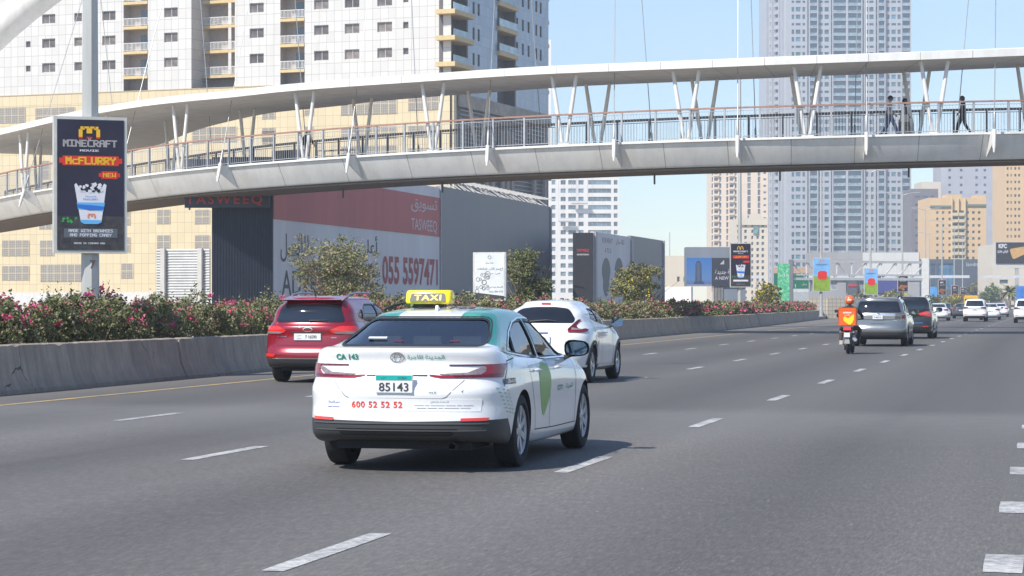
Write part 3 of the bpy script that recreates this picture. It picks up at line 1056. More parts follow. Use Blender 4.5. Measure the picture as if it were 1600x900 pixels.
tree('shrub_tree', 'yellowish shrub tree just behind the dark minivan roof', 'tree', tr(1400, 300), 3.0, 2.6, 2600, .2, MX, (.5, .4, .1), 16, .1, FY, 90)
tree('shrub_tree', 'small dark green round bush left of the distant white saloon', 'bush', tr(1462, 330), 2.6, 1.6, 1800, .2, MX, (.3, .1, .6), 17, .05)
tree('shrub_tree', 'yellow green low bush by the kerb behind the distant white saloon', 'bush', tr(1492, 370), 2.4, 2.8, 2200, .22, MX, (.6, .3, .1), 18, .05, FY, 100)
tree('broad_tree', 'bright green rounded tree beyond the end of the road', 'tree', tr(1545, 560), 6.5, 4.8, 4200, .38, [leafmat('leaf_fresh', (.07, .15, .03), (.13, .22, .06)), LG, LR], (.6, .2, .2), 19, .1)
tree('broad_tree', 'greyish green wide tree left of the bright green one', 'tree', tr(1528, 600), 7.5, 5.5, 4200, .42, MX, (.3, .6, .1), 20, .1)
# palm
def palm(loc, H, seed):
    r = random.Random(seed)
    root = thing('palm_tree', 'date palm with drooping dry fronds beside the beige building', 'palm', loc)
    m = MB(); m.tube([(0, 0, 0), (.1, 0, H * .5), (0, 0, H)], [.35, .28, .3], 8); m.build('trunk', BK, root)
    f = MB()
    for i in range(46):
        a = r.uniform(0, 6.28); up = r.uniform(-.5, 1.2); L = r.uniform(2.2, 3.0); p = Vector((0, 0, H)); d = Vector((math.cos(a) * math.cos(up), math.sin(a) * math.cos(up), math.sin(up)))
        s = d.cross(Vector((0, 0, 1))).normalized(); f.c = 0 if up > 0 else 1
        for j in range(7):
            q = p + d * L / 7; w = .30 * (1 - abs(j - 2.5) / 6)
            f.face([p, p + s * w - Vector((0, 0, .12)), q + s * w - Vector((0, 0, .14)), q]); f.face([p, q, q - s * w - Vector((0, 0, .14)), p - s * w - Vector((0, 0, .12))])
            p = q; d = (d + Vector((0, 0, -.22))).normalized()
    f.build('crown', [LG, LD], root)
palm(tr(1577, 480)[:2] + (0,), 3.6, 5)
# ------------------------------------------------------------------ air
hm = bpy.data.materials.new('haze'); hm.use_nodes = True
hn = hm.node_tree; hn.nodes.clear()
hv = nd(hn, 'ShaderNodeVolumePrincipled')
hv.inputs['Color'].default_value = (0.86, 0.92, 1.0, 1)
hv.inputs['Density'].default_value = 0.00042
hv.inputs['Anisotropy'].default_value = 0.0
hn.links.new(hv.outputs[0], nd(hn, 'ShaderNodeOutputMaterial').inputs['Volume'])
m = MB(); m.box(-1500, 1500, -90, 1700, -1.02, 185)
hz = m.build('haze', hm); tag(hz, kind='stuff')
# ------------------------------------------------------------------ footbridge
def lerp_table(tab):
    f = pchip(tab); return f
ZB = lerp_table([(-120, 150), (-60, 143), (30, 134), (150, 127), (275, 121.5), (470, 115.5), (672, 111.5), (878, 108.5), (1070, 106.5), (1262, 105.3), (1462, 105), (1660, 105.5), (1900, 107), (2400, 112)])
YD = lerp_table([(-120, 333), (-60, 321), (30, 302), (150, 283), (275, 266), (470, 249), (672, 236), (878, 226), (1070, 218.5), (1262, 213), (1462, 208), (1660, 204), (1900, 200), (2400, 193)])
YC = lerp_table([(-120, 238), (-60, 226), (0, 213), (127, 184), (253, 164), (377, 152), (450, 144), (650, 129.5), (850, 117), (1050, 109), (1250, 101), (1450, 94), (1600, 88), (1900, 78), (2400, 66)])
NB = 121
bpx = [-110 + (2300 + 110) * i / (NB - 1) for i in range(NB)]
fe = [P(x, YD(x), ZB(x)) for x in bpx]                    # front top edge of the deck
hc = [P(x, YC(x), ZB(x)).z for x in bpx]                  # underside height of the canopy
tang = [(fe[min(i + 1, NB - 1)] - fe[max(i - 1, 0)]) for i in range(NB)]
tang = [Vector((t.x, t.y, 0)).normalized() for t in tang]
inw = [Vector((-t.y, t.x, 0)) for t in tang]              # towards the far side
def bp(i, s, z): return Vector((fe[i].x, fe[i].y, 0)) + inw[i] * s + Vector((0, 0, z))
def at_px(x):
    """fractional station for a pixel column"""
    return max(0, min(NB - 1, (x + 110) / 2410 * (NB - 1)))
def fr(lst, f):
    i = int(f); j = min(i + 1, NB - 1); t = f - i
    return lst[i] * (1 - t) + lst[j] * t
def bpf(f, s, dz, canopy=False):
    base = fr([v for v in fe], f); z = (fr(hc, f) if canopy else base.z) + dz
    n = fr(inw, f).normalized()
    return Vector((base.x, base.y, 0)) + n * s + Vector((0, 0, z))

WB = 5.2
brloc = bp(60, WB / 2, 0)
bridge = thing('footbridge', 'curved white footbridge with roof, hung from cables over the whole road', 'bridge', (brloc.x, brloc.y, 0))
OFF = Vector((brloc.x, brloc.y, 0))
def bbuild(m, name, mats_, smooth=None, parent=None):
    m.v = [tuple(Vector(v) - OFF) for v in m.v]
    return m.build(name, mats_, parent or bridge, smooth=smooth)
def steel(name, col, panel=0.0):
    m, nt, b = new_mat(name)
    co = coord(nt)
    mp = nd(nt, 'ShaderNodeMapping'); mp.inputs['Scale'].default_value = (1, 1, .2); nt.links.new(co, mp.inputs[0])
    n = noise(nt, 1.4, 5, .7, mp.outputs[0])
    c = ramp(nt, n, [(.3, tuple(v * .86 for v in col)), (.55, col), (.8, tuple(min(1, v * 1.05) for v in col))])
    dirt = noise(nt, .5, 6, .75, co)
    c = mixc(nt, maprange(nt, dirt, .55, .85, 0, .35), c, (.36, .31, .25))
    nt.links.new(c, b.inputs['Base Color']); b.inputs['Roughness'].default_value = .5
    MATS[name] = m
    return m
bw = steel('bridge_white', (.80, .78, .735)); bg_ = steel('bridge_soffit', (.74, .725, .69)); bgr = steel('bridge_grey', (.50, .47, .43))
# deck girder
m = MB()
prof = [(0, 0), (0, -.10), (.10, -.14), (.62, -1.14), (.70, -1.22), (1.2, -1.25), (WB - 1.2, -1.25), (WB - .70, -1.22), (WB - .62, -1.14), (WB - .10, -.14), (WB, -.10), (WB, 0)]
rows = [[bp(i, s, fe[i].z + z) for s, z in prof] for i in range(NB)]
m.grid(rows)
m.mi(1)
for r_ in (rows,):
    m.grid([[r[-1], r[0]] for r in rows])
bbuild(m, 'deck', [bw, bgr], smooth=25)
m = MB()
for i in range(2, NB - 1, 5):   # plate joints on the girder face
    a = [bp(i, s - .004, fe[i].z + z - .003) for s, z in prof[1:5]]; b_ = [p + tang[i] * .03 for p in a]; m.grid([a, b_])
bbuild(m, 'girder_joints', MATS['seam'] if False else mat('joint_grey', (.33, .31, .29), .8))
m = MB(); m.grid([[bp(i, s, fe[i].z - 1.265 - .0) for s in (.9, WB - .9)] for i in range(NB)]); m.grid([[bp(i, .9, fe[i].z - 1.265 + z) for z in (0, -.08)] for i in range(NB)]); m.grid([[bp(i, s, fe[i].z - 1.345) for s in (.9, WB - .9)] for i in range(NB)]); m.grid([[bp(i, WB - .9, fe[i].z - 1.265 + z) for z in (0, -.08)] for i in range(NB)])
bbuild(m, 'bottom_flange', mat('flange_brown', (.22, .18, .15), .8))
# canopy
c0, c1 = -.35, WB + .45
CW = pchip([(-120, 12.5), (0, 10.5), (100, 9), (275, 7.3), (450, 6.8), (650, 6.3), (878, 5.9), (1200, 5.7), (2400, 5.65)])
cw_ = [CW(x) for x in bpx]
cprof = [(0, .0), (0, .34), (.04, .40), (.5, .48), (.96, .38), (1, .30), (1, 0)]
m = MB(); rows = [[bp(i, c0 + (cw_[i] - c0) * s, hc[i] + z) for s, z in cprof] for i in range(NB)]; m.grid(rows)
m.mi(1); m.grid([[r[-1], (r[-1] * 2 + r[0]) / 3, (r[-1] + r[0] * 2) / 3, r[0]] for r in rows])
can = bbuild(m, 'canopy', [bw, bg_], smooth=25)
m = MB()
for i in range(1, NB, 4):
    m.grid([[bp(i, c0 - .004, hc[i] + z) + tang[i] * q for z in (.005, .335)] for q in (-.012, .012)])
    m.grid([[bp(i, s, hc[i] - .004) + tang[i] * q for s in (c0, cw_[i])] for q in (-.012, .012)])
for s in (1.3, 2.7, 4.2): m.grid([[bp(i, s - .01, hc[i] - .0045), bp(i, s + .01, hc[i] - .0045)] for i in range(NB)])
bbuild(m, 'panel_joints', MATS['joint_grey'], parent=can)
# railings
wood = mat('rail_wood', (.36, .20, .15), .6, var=.2, scale=5, streak=False); rg = mat('rail_grey', (.42, .43, .44), .5, metal=.3)
rd = mat('rail_dark', (.12, .12, .125), .5)
def walk(s, step):
    """stations at even distances along the edge s"""
    out = []; acc = 0; last = None; f = 0.0
    while f < NB - 1:
        p = bpf(f, s, 0)
        if last is None or (p - last).length >= step: out.append(f); last = p
        f += .01 if step < .3 else .04
    return out
for s, back in ((.18, False), (WB - .18, True)):
    m = MB(); w = .06
    for i in range(NB - 1):
        a, b_ = bp(i, s, fe[i].z + 1.42), bp(i + 1, s, fe[i + 1].z + 1.42); m.bar(a, b_, .12, .075 if not back else .12)
    bbuild(m, 'handrail', wood if not back else mat('rail_back', (.16, .12, .11), .6))
    m = MB()
    for zz in (1.28, .10):
        for i in range(NB - 1): m.bar(bp(i, s, fe[i].z + zz), bp(i + 1, s, fe[i + 1].z + zz), .03, .03)
    for f in walk(s, .145):
        a = bpf(f, s, .10); b_ = bpf(f, s, 1.28); m.obox((a + b_) / 2, (.007, 0, 0), (0, .007, 0), (0, 0, .59))
    bbuild(m, 'balusters', rg if not back else rd)
    for f in walk(s + (0 if not back else .0), 1.62):
        m = MB(); a = bpf(f, s, .0); b_ = bpf(f, s, 1.38); t_ = fr(tang, f).normalized(); n_ = fr(inw, f).normalized()
        m.obox((a + b_) / 2, t_ * .045, n_ * .045, (0, 0, .69)); bbuild(m, 'rail_post', rg if not back else rd)
# inclined columns in V pairs
vpx = [-60, 30, 150, 275, 470, 672, 878, 1070, 1262, 1462, 1668, 1880]
for vx in vpx:
    f = at_px(vx)
    for s, nm in ((.30, 0), (WB - .30, 1)):
        for sd in (-1, 1):
            base = bpf(f, s, .02) + fr(tang, f).normalized() * sd * .10
            top = bpf(f, s + (.0 if nm else -.0), -.02, True) + fr(tang, f).normalized() * sd * (.62 if sd > 0 else .62)
            m = MB(); m.tube([base, base + (top - base) * .5, top], [.075, .10, .085], 10); bbuild(m, 'column', bw, smooth=60)
        m = MB(); c = bpf(f, s, .02); t_ = fr(tang, f).normalized(); n_ = fr(inw, f).normalized(); m.obox(c, t_ * .28, n_ * .12, (0, 0, .04)); bbuild(m, 'column_foot', bw)
# arch over the bridge
apts = [(-230, 330, 139), (-120, 170, 138), (-40, 82, 137), (30, 18, 136), (120, -50, 134.5), (260, -150, 131.5), (420, -270, 128), (620, -400, 123.5), (800, -480, 120), (965, -530, 117), (1160, -560, 113.5), (1350, -570, 111), (1560, -555, 108.5), (1760, -520, 107.5), (2000, -420, 108)]
ap = [P(*q) for q in apts]
ax = [pchip([(q[0], p[k]) for q, p in zip(apts, ap)]) for k in range(3)]
sm_ = [Vector([ax[k](x) for k in range(3)]) for x in range(-230, 2001, 30)]
m = MB(); m.tube(sm_, .98, 20); bbuild(m, 'arch', bw, smooth=60)
# hangers with anchors
wire = mat('hanger_steel', (.42, .42, .41), .4, metal=.5)
for hx, tx in ((52, 150), (200, 300), (357, 440), (555, 625), (770, 795), (965, 965), (1155, 1155), (1352, 1352), (1548, 1562), (1745, 1765)):
    f = at_px(hx)
    top = Vector([ax[k](tx) for k in range(3)])
    for s, out in ((-.55, -1), (WB + .45, 1)):
        n_ = fr(inw, f).normalized(); t_ = fr(tang, f).normalized()
        anchor = bpf(f, s, .05)
        m = MB(); m.tube([anchor, top], .022, 6); 
        lo = anchor + (anchor - top).normalized() * 1.15
        m2 = MB(); d = (top - anchor).normalized()
        m.tube([anchor + d * .05, anchor + d * .15, anchor + d * .75, anchor + d * .85], [.04, .06, .06, .04], 8)
        bbuild(m, 'hanger_cable', wire, smooth=60)
        m2.tube([anchor + d * .02, anchor - d * .80, anchor - d * .86, anchor - d * 1.0, anchor - d * 1.06], [.095, .085, .06, .05, .02], 10); bbuild(m2, 'cable_anchor', bw, smooth=50)
        # fin between anchor and girder
        m3 = MB(); e0 = 0.0 if out < 0 else WB; q = -1 if out < 0 else 1
        poly = [(e0, -.01), (s, -.03), (s, -.45), (e0 - q * .62, -1.13), (e0 - q * .08, -.16)]
        m3.prism(poly, lambda p: bpf(f, p[0], p[1]) - t_ * .03, lambda p: bpf(f, p[0], p[1]) + t_ * .03)
        bbuild(m3, 'bracket', bw)
# small drain spouts under the girder
for dx in (228, 480, 645, 997, 1213, 1435):
    f = at_px(dx); m = MB(); p = bpf(f, WB * .55, -1.3); m.tube([p, p - Vector((0, 0, .55))], .05, 6); bbuild(m, 'drain_pipe', rd)
# grey duct box and trolley on the walkway
m = MB(); p = bpf(at_px(369), WB * .75, .02); t_ = fr(tang, at_px(369)).normalized(); n_ = fr(inw, at_px(369)).normalized()
for k in range(12): m.obox(p + t_ * (k - 5.5) * .20 + Vector((0, 0, .46)), t_ * .08, n_ * .25, (0, 0, .45))
tag(m.build('planter_screen', mat('screen_grey', (.07, .07, .075), .7)), 'dark ribbed low screen standing on the bridge deck near its left end', 'screen')
# ------------------------------------------------------------------ buildings
class Face:
    """vertical wall plane from A (right end seen from outside) to B (left end); px, depth pairs"""
    def __init__(s, ax, ad, bx, bd):
        s.A = P(ax, HOR, ad); s.A.z = 0; s.B = P(bx, HOR, bd); s.B.z = 0
        s.L = (s.B - s.A).length; s.X = (s.B - s.A).normalized(); s.N = Vector((-s.X.y, s.X.x, 0)); s.rz = math.atan2(s.X.y, s.X.x)
    def uv(s, px, py=HOR):
        q = (px - 800) / FPX; d = FW + RT * q                   # ray in plan
        # A + X u = d t
        det = s.X.x * (-d.y) - (-d.x) * s.X.y
        u = ((-s.A.x) * (-d.y) - (-d.x) * (-s.A.y)) / det
        p = s.A + s.X * u; t = p.dot(FW)
        return u, CAMH + (HOR - py) / FPX * t
    def pt(s, u, z, w=0.0): return s.A + s.X * u + s.N * w + Vector((0, 0, z))

def facade_mesh(L, H, wins, depth, mats_, z0=0.0, x0=0.0, tiles=None):
    """wall sheet with real openings; wins: (x0,x1,z0,z1). local X along, Y out"""
    xs = sorted({round(v, 3) for w in wins for v in w[:2]} | {x0, round(L, 3)}); zs = sorted({round(v, 3) for w in wins for v in w[2:4]} | {z0, round(H, 3)})
    xs = [x for x in xs if x0 <= x <= L + .001]; zs = [z for z in zs if z0 <= z <= H + .001]
    xi = {x: i for i, x in enumerate(xs)}; zi = {z: i for i, z in enumerate(zs)}
    hole = np.zeros((len(xs), len(zs)), bool)
    for w in wins:
        a, b, c, d = [round(v, 3) for v in w[:4]]
        if a in xi and b in xi and c in zi and d in zi: hole[xi[a]:xi[b], zi[c]:zi[d]] = True
    m = MB()
    for i in range(len(xs) - 1):
        j = 0
        while j < len(zs) - 1:
            if hole[i, j]: j += 1; continue
            e = j
            while e < len(zs) - 1 and not hole[i, e]: e += 1
            m.face([(xs[i + 1], 0, zs[j]), (xs[i], 0, zs[j]), (xs[i], 0, zs[e]), (xs[i + 1], 0, zs[e])])
            j = e
    m.mi(1 if len(mats_) > 1 else 0)
    for w in wins:
        a, b, c, d = w[:4]; q = -depth
        m.face([(a, 0, c), (a, q, c), (a, q, d), (a, 0, d)]); m.face([(b, 0, c), (b, 0, d), (b, q, d), (b, q, c)])
        m.face([(a, 0, c), (b, 0, c), (b, q, c), (a, q, c)]); m.face([(a, 0, d), (a, q, d), (b, q, d), (b, 0, d)])
    return m

WINM = {}
def window_mesh(w, h, style, glass, frame):
    key = (round(w, 2), round(h, 2), style, glass.name, frame.name)
    if key in WINM: return WINM[key]
    m = MB(); m.face([(w, 0, 0), (0, 0, 0), (0, 0, h), (w, 0, h)])
    m.mi(1); f = min(.07, w * .06)
    for x in (0, w - f): m.box(x, x + f, .002, .05, 0, h)
    for z in (0, h - f): m.box(f, w - f, .002, .048, z, z + f)
    n = style
    for i in range(1, n): m.box(w * i / n - f / 2, w * i / n + f / 2, .002, .046, f, h - f)
    me = m.mesh('window', [glass, frame]); WINM[key] = me
    return me

def wall(root, face, H, wins, wallm, glass, frame, depth=.25, name='wall', z0=0, styles=1, part='window', used=None, maxn=100, extra=0.0):
    """one elevation: wall with openings plus a window in each"""
    m = facade_mesh(face.L + extra, H, wins, depth, [wallm, wallm], z0)
    loc = face.A - root.location
    o = m.build(name, [wallm, wallm], root, loc=loc, rot=(0, 0, face.rz))
    order = sorted(range(len(wins)), key=lambda i: -(wins[i][1] - wins[i][0]) * (wins[i][3] - wins[i][2]))
    rest = MB(); rest.c = 0
    cnt = used if used is not None else [0]
    for i in order:
        a, b, c, d = wins[i][:4]; st = wins[i][4] if len(wins[i]) > 4 else styles
        if cnt[0] < maxn:
            cnt[0] += 1
            p = face.pt(a, c, -depth + .01) - root.location
            link(part, window_mesh(b - a, d - c, st, glass, frame), root, loc=p, rot=(0, 0, face.rz))
        else:
            rest.mi(0); rest.face([(b, -depth + .01, c), (a, -depth + .01, c), (a, -depth + .01, d), (b, -depth + .01, d)])
            rest.mi(1)
            for k in range(1, st):
                x = a + (b - a) * k / st; rest.box(x - .04, x + .04, -depth + .012, -depth + .05, c, d)
    if rest.v:
        r = rest.build('further_windows', [glass, frame], root, loc=loc, rot=(0, 0, face.rz)); r['kind'] = 'stuff'
    return o

def block_back(root, pts, H, m1, name='roof', roofm=None, z0=0):
    """closes a building: walls behind the given plan points (visible ones are facades already) and the roof"""
    m = MB(); k = len(pts)
    m.face([(p.x - root.location.x, p.y - root.location.y, H) for p in pts])
    return m.build(name, roofm or m1, root)

def simple_walls(root, pts, H, m1, name='rear_wall', z0=0):
    m = MB()
    for a, b in zip(pts, pts[1:]):
        m.face([(a.x - root.location.x, a.y - root.location.y, z0), (b.x - root.location.x, b.y - root.location.y, z0), (b.x - root.location.x, b.y - root.location.y, H), (a.x - root.location.x, a.y - root.location.y, H)])
    return m.build(name, m1, root)

def tiled(name, col, tw, th, line=.86, var=.06, joint=.03, rough=.55, stain=.0):
    """cladding with thin joints in the object's own X and Z"""
    if name in MATS: return MATS[name]
    m, nt, b = new_mat(name)
    co = coord(nt); x = sep(nt, co)
    fx = mth(nt, 'FRACT', mth(nt, 'DIVIDE', x[0], tw)); fz = mth(nt, 'FRACT', mth(nt, 'DIVIDE', x[2], th))
    j = mth(nt, 'MAXIMUM', mth(nt, 'LESS_THAN', fx, joint / tw), mth(nt, 'LESS_THAN', fz, joint / th))
    cell = nd(nt, 'ShaderNodeCombineXYZ'); nt.links.new(mth(nt, 'FLOOR', mth(nt, 'DIVIDE', x[0], tw)), cell.inputs[0]); nt.links.new(mth(nt, 'FLOOR', mth(nt, 'DIVIDE', x[2], th)), cell.inputs[2])
    wn_ = nd(nt, 'ShaderNodeTexWhiteNoise'); nt.links.new(cell.outputs[0], wn_.inputs[0])
    c = mixc(nt, wn_.outputs[0], tuple(v * (1 - var) for v in col), tuple(min(1, v * (1 + var * .6)) for v in col))
    n = noise(nt, .12, 4, .7, co)
    c = mixc(nt, maprange(nt, n, .45, .75, 0, .14), c, tuple(v * .75 for v in col))
    mp = nd(nt, 'ShaderNodeMapping'); mp.inputs['Scale'].default_value = (1, 1, .08); nt.links.new(co, mp.inputs[0])
    c = mixc(nt, maprange(nt, noise(nt, .8, 4, .7, mp.outputs[0]), .55, .8, 0, .12 + stain), c, (.4, .36, .3))
    c = mixc(nt, mth(nt, 'MULTIPLY', j, 1.0), c, tuple(v * (1 - (1 - line) * 2.2) for v in col))
    nt.links.new(c, b.inputs['Base Color']); b.inputs['Roughness'].default_value = rough
    MATS[name] = m
    return m

# ---- the big cream and white tower on the left
ALF = R_(21.7)
def cam_dir_face(px, d, length, ang):
    """left end of a wall that starts at (px, d) and runs length metres to the left and away at the angle"""
    x = (px - 800) / FPX * d - math.cos(ang) * length; dd = d + math.sin(ang) * length
    return (x / dd * FPX + 800, dd)
bx, bd = cam_dir_face(705, 280, 72, ALF)
F1 = Face(705, 280, bx, bd)
F2 = Face(857, 316, 705, 280)
tower = thing('apartment_tower', 'white tiled apartment tower on a cream podium with balconies, filling the left background', 'building', F1.A.copy())
white_tile = tiled('white_cladding', (.64, .62, .585), 1.05, 1.3, .80, joint=.05, stain=.12)
cream_tile = tiled('cream_cladding', (.66, .55, .35), 1.05, 1.3, .82, .05, joint=.045)
side_shade_tile = tiled('shaded_side_cladding', (.31, .37, .45), 1.05, 1.3, .8, .12, rough=.25)  # shade and reflections of the side elevation are put into this blue grey
grille = None
def grille_mat():
    m, nt, b = new_mat('screen_block')
    co = coord(nt); x = sep(nt, co)
    fx = mth(nt, 'ABSOLUTE', mth(nt, 'SUBTRACT', mth(nt, 'FRACT', mth(nt, 'DIVIDE', x[0], .30)), .5)); fz = mth(nt, 'ABSOLUTE', mth(nt, 'SUBTRACT', mth(nt, 'FRACT', mth(nt, 'DIVIDE', x[2], .30)), .5))
    r = mth(nt, 'ADD', mth(nt, 'MULTIPLY', fx, fx), mth(nt, 'MULTIPLY', fz, fz))
    h = mth(nt, 'LESS_THAN', mth(nt, 'ABSOLUTE', mth(nt, 'SUBTRACT', r, .09)), .05)
    nt.links.new(mixc(nt, h, (.36, .33, .29), (.15, .14, .13)), b.inputs['Base Color']); b.inputs['Roughness'].default_value = .8
    return m
grille = grille_mat()
pane_brown = glass_mat('pane_curtain', (.13, .105, .09), .12, .6)
pane_dark = glass_mat('pane_dark', (.05, .065, .08), .08, .8)
frame_w = mat('frame_white', (.55, .54, .52), .5)
frame_b = mat('frame_brown', (.22, .18, .15), .5)
_, ZP = F1.uv(370, 137)          # top of the podium
HT = 62.0
FL = 3.19
_, zr = F1.uv(502, 127)          # a window row (centre)
wins = []
rows_z = [zr + k * FL for k in range(-1, 12)]
rows_z = [z for z in rows_z if z > ZP + .8 and z < HT - 2]
def col(px, w, h=1.12, st=2, dz=0):
    u, _ = F1.uv(px)
    return [(u - w / 2, u + w / 2, z - h / 2 + dz, z + h / 2 + dz, st) for z in rows_z]
for px in (76, 170, 267, 401, 502, 550, 601): wins += col(px, 2.0, 1.22)
wins += col(122, 1.15, st=1); wins += col(44, .72, .8, 1); wins += col(634, .72, .8, 1, .1)
bal = []   # balcony recesses full height
for pa, pb in ((193, 231), (299, 367), (438, 476)):
    ub, _ = F1.uv(pa); ua, _ = F1.uv(pb); bal.append((ua, ub))
zb0 = [z for z in rows_z]
slot = (F1.uv(328)[0] + .05, F1.uv(299)[0])     # shaded slot in the facade
allw = list(wins)
for ua, ub in bal: allw.append((ua, ub, ZP + .01, HT - 1.0, 0))
m = facade_mesh(F1.L, HT, allw, .0, [white_tile, white_tile], ZP)
m.f = [f for f, c in zip(m.f, m.m) if c == 0]; m.m = [0] * len(m.f)
for w in wins:
    a, b, c, d = w[:4]; q = -.28
    m.face([(a, 0, c), (a, q, c), (a, q, d), (a, 0, d)]); m.face([(b, 0, c), (b, 0, d), (b, q, d), (b, q, c)]); m.face([(a, 0, c), (b, 0, c), (b, q, c), (a, q, c)]); m.face([(a, 0, d), (a, q, d), (b, q, d), (b, 0, d)])
m.build('upper_wall', [white_tile], tower, rot=(0, 0, F1.rz))
for w in wins:
    p = F1.pt(w[0], w[2], -.27) - F1.A
    wo = link('window', window_mesh(w[1] - w[0], w[3] - w[2], w[4], pane_brown, frame_w), tower, loc=p, rot=(0, 0, F1.rz))
# balconies: deep recess, slab, railing, door
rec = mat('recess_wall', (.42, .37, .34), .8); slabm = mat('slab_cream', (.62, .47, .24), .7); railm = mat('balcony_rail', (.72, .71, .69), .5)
for bi, (ua, ub) in enumerate(bal):
    dp = 4.6 if bi == 1 else 1.7; dz_ = 2.9 if bi == 1 else 0; ubo = ub
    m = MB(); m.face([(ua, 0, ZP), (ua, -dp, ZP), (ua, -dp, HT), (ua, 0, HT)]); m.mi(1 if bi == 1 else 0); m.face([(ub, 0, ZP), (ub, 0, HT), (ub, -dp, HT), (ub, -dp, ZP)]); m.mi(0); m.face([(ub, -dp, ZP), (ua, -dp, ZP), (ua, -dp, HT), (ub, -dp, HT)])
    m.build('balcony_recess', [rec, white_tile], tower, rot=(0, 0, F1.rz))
    for z in rows_z:
        zf = z - 1.55
        m = MB(); m.box(ua + .01, ub - .01, -dp + dz_ + .01, .10, zf - .38, zf)
        s = m.build('balcony', slabm, tower, loc=-F1.N * dz_, rot=(0, 0, F1.rz)); lp = dp - dz_
        m = MB()
        m.box(ua + .02, ub - .02, .02, .08, zf + .98, zf + 1.06); m.box(ua + .02, ub - .02, .03, .07, zf + .10, zf + .15)
        k = int((ub - ua) / .19)
        for i in range(k + 1):
            x = ua + .05 + (ub - ua - .1) * i / k; m.box(x - .032, x + .032, .035, .065, zf + .15, zf + .98)
        m.build('railing', railm, s)
        m = MB(); m.box(ua + .35, ua + 2.0 if ub - ua > 2.6 else ub - .4, -lp + .02, -lp + .08, zf + .05, zf + 2.2); m.build('balcony_door', pane_dark, s)
        if bi == 1:
            m = MB(); uc = ua + (ub - ua) * .36; m.box(uc - .22, uc + .22, -1.0, .12, zf + .002, zf + FL - .4); m.build('pillar', white_tile, s)
        if (bi, round(z)) and random.random() < .35:
            m = MB(); x = random.uniform(ua + .5, ub - .8)
            m.box(x, x + .5, -.5, -.1, zf + .45, zf + .5); m.box(x, x + .05, -.5, -.1, zf + .5, zf + 1.0)
            for dx in (0, .45):
                for dy in (-.5, -.15): m.box(x + dx, x + dx + .04, dy, dy + .04, zf, zf + .45)
            m.build('balcony_chair', railm, s)
# washing on one balcony
zf = rows_z[0] - 1.55 + FL * 1; ua, ub = bal[1]
m = MB(); m.box(ua + .25, ua + 1.35, .09, .12, zf + .25, zf + 1.1); m.mi(1); m.box(ua + .25, ua + .75, .122, .14, zf + .5, zf + 1.12)
m.build('washing', [mat('cloth_white', (.7, .7, .72), .8), mat('cloth_blue', (.05, .12, .55), .8)], tower, loc=-F1.N * 2.9, rot=(0, 0, F1.rz))
# podium
m = facade_mesh(F1.L, ZP - .004, [], 0, [cream_tile], .0)
m.build('podium_wall', [cream_tile], tower, loc=F1.N * .35, rot=(0, 0, F1.rz))
m = MB(); m.box(0, F1.L, 0, .40, ZP - .02, ZP + .1); m.box(0, F1.L, 0, .36, ZP - 1.55, ZP - 1.48); m.build('podium_ledge', mat('ledge_shade', (.45, .35, .22), .8), tower, rot=(0, 0, F1.rz))  # ledge lines carry their shade as a darker cream
m = MB(); m.box(0, F1.L, .35, .42, 0, F1.uv(150, 457)[1]); m.build('plinth', mat('plinth_white', (.62, .61, .59), .8), tower, rot=(0, 0, F1.rz))
gr = [(6, 48, 376, 400), (65, 87, 376, 400), (6, 48, 416, 438), (66, 130, 414, 440), (192, 210, 412, 435), (248, 268, 328, 350), (307, 330, 328, 350), (248, 268, 368, 388), (307, 330, 368, 388),
      (64, 80, 252, 280), (192, 206, 330, 352), (192, 206, 371, 394), (64, 84, 340, 358), (0, 42, 170, 192), (58, 120, 170, 192), (245, 265, 205, 228), (303, 372, 200, 222), (412, 432, 168, 186), (303, 325, 243, 262), (412, 432, 200, 225),
      (535, 622, 148, 178), (640, 688, 148, 172), (478, 492, 165, 180), (412, 432, 205, 222), (535, 622, 200, 216), (640, 690, 198, 214), (478, 492, 198, 216), (535, 622, 230, 244), (640, 690, 232, 238), (132, 152, 330, 352)]
for a, b, c, d in gr:
    ub, z1 = F1.uv(a, c); ua, z0 = F1.uv(b, d)
    m = MB(); m.box(ua, ub, .30, .40, z0, z1); m.mi(1)
    k = max(1, round((ub - ua) / 1.1))
    for i in range(k + 1): x = ua + (ub - ua) * i / k; m.box(x - .04, x + .04, .402, .43, z0, z1)
    zz = (z0 + z1) / 2; m.box(ua, ub, .403, .425, zz - .04, zz + .04)
    m.build('screen_panel', [grille, cream_tile], tower, rot=(0, 0, F1.rz))
# shaded side elevation
m = facade_mesh(F2.L, HT, [], 0, [side_shade_tile], 0); zpod = F2.uv(770, 128)[1]
sw = []
colp = [(740, 6), (748, 6), (808, 5), (817, 5), (826, 5), (838, 5), (845, 5)]
for px, w in colp:
    u, _ = F2.uv(px); 
    for z in [zpod + 2.2 + k * FL for k in range(0, 9)]: sw.append((u - .42, u + .42, z - .75, z + .75, 1))
rc2 = []
for pa, pb in ((705, 731), (777, 806)):
    ub, _ = F2.uv(pa); ua, _ = F2.uv(pb); rc2.append((max(.05, ua), min(ub, F2.L - .05)))
allw = sw + [(a, b, zpod - 3.0, HT - 1, 0) for a, b in rc2]
m = facade_mesh(F2.L, HT, allw, .15, [side_shade_tile, rec], zpod - 3.0)
m.build('side_wall', [side_shade_tile, rec], tower, loc=F2.A - F1.A, rot=(0, 0, F2.rz))
for w in sw:
    link('window', window_mesh(w[1] - w[0], w[3] - w[2], 1, pane_dark, mat('frame_dark', (.1, .11, .13), .5)), tower, loc=F2.pt(w[0], w[2], -.14) - F1.A, rot=(0, 0, F2.rz))
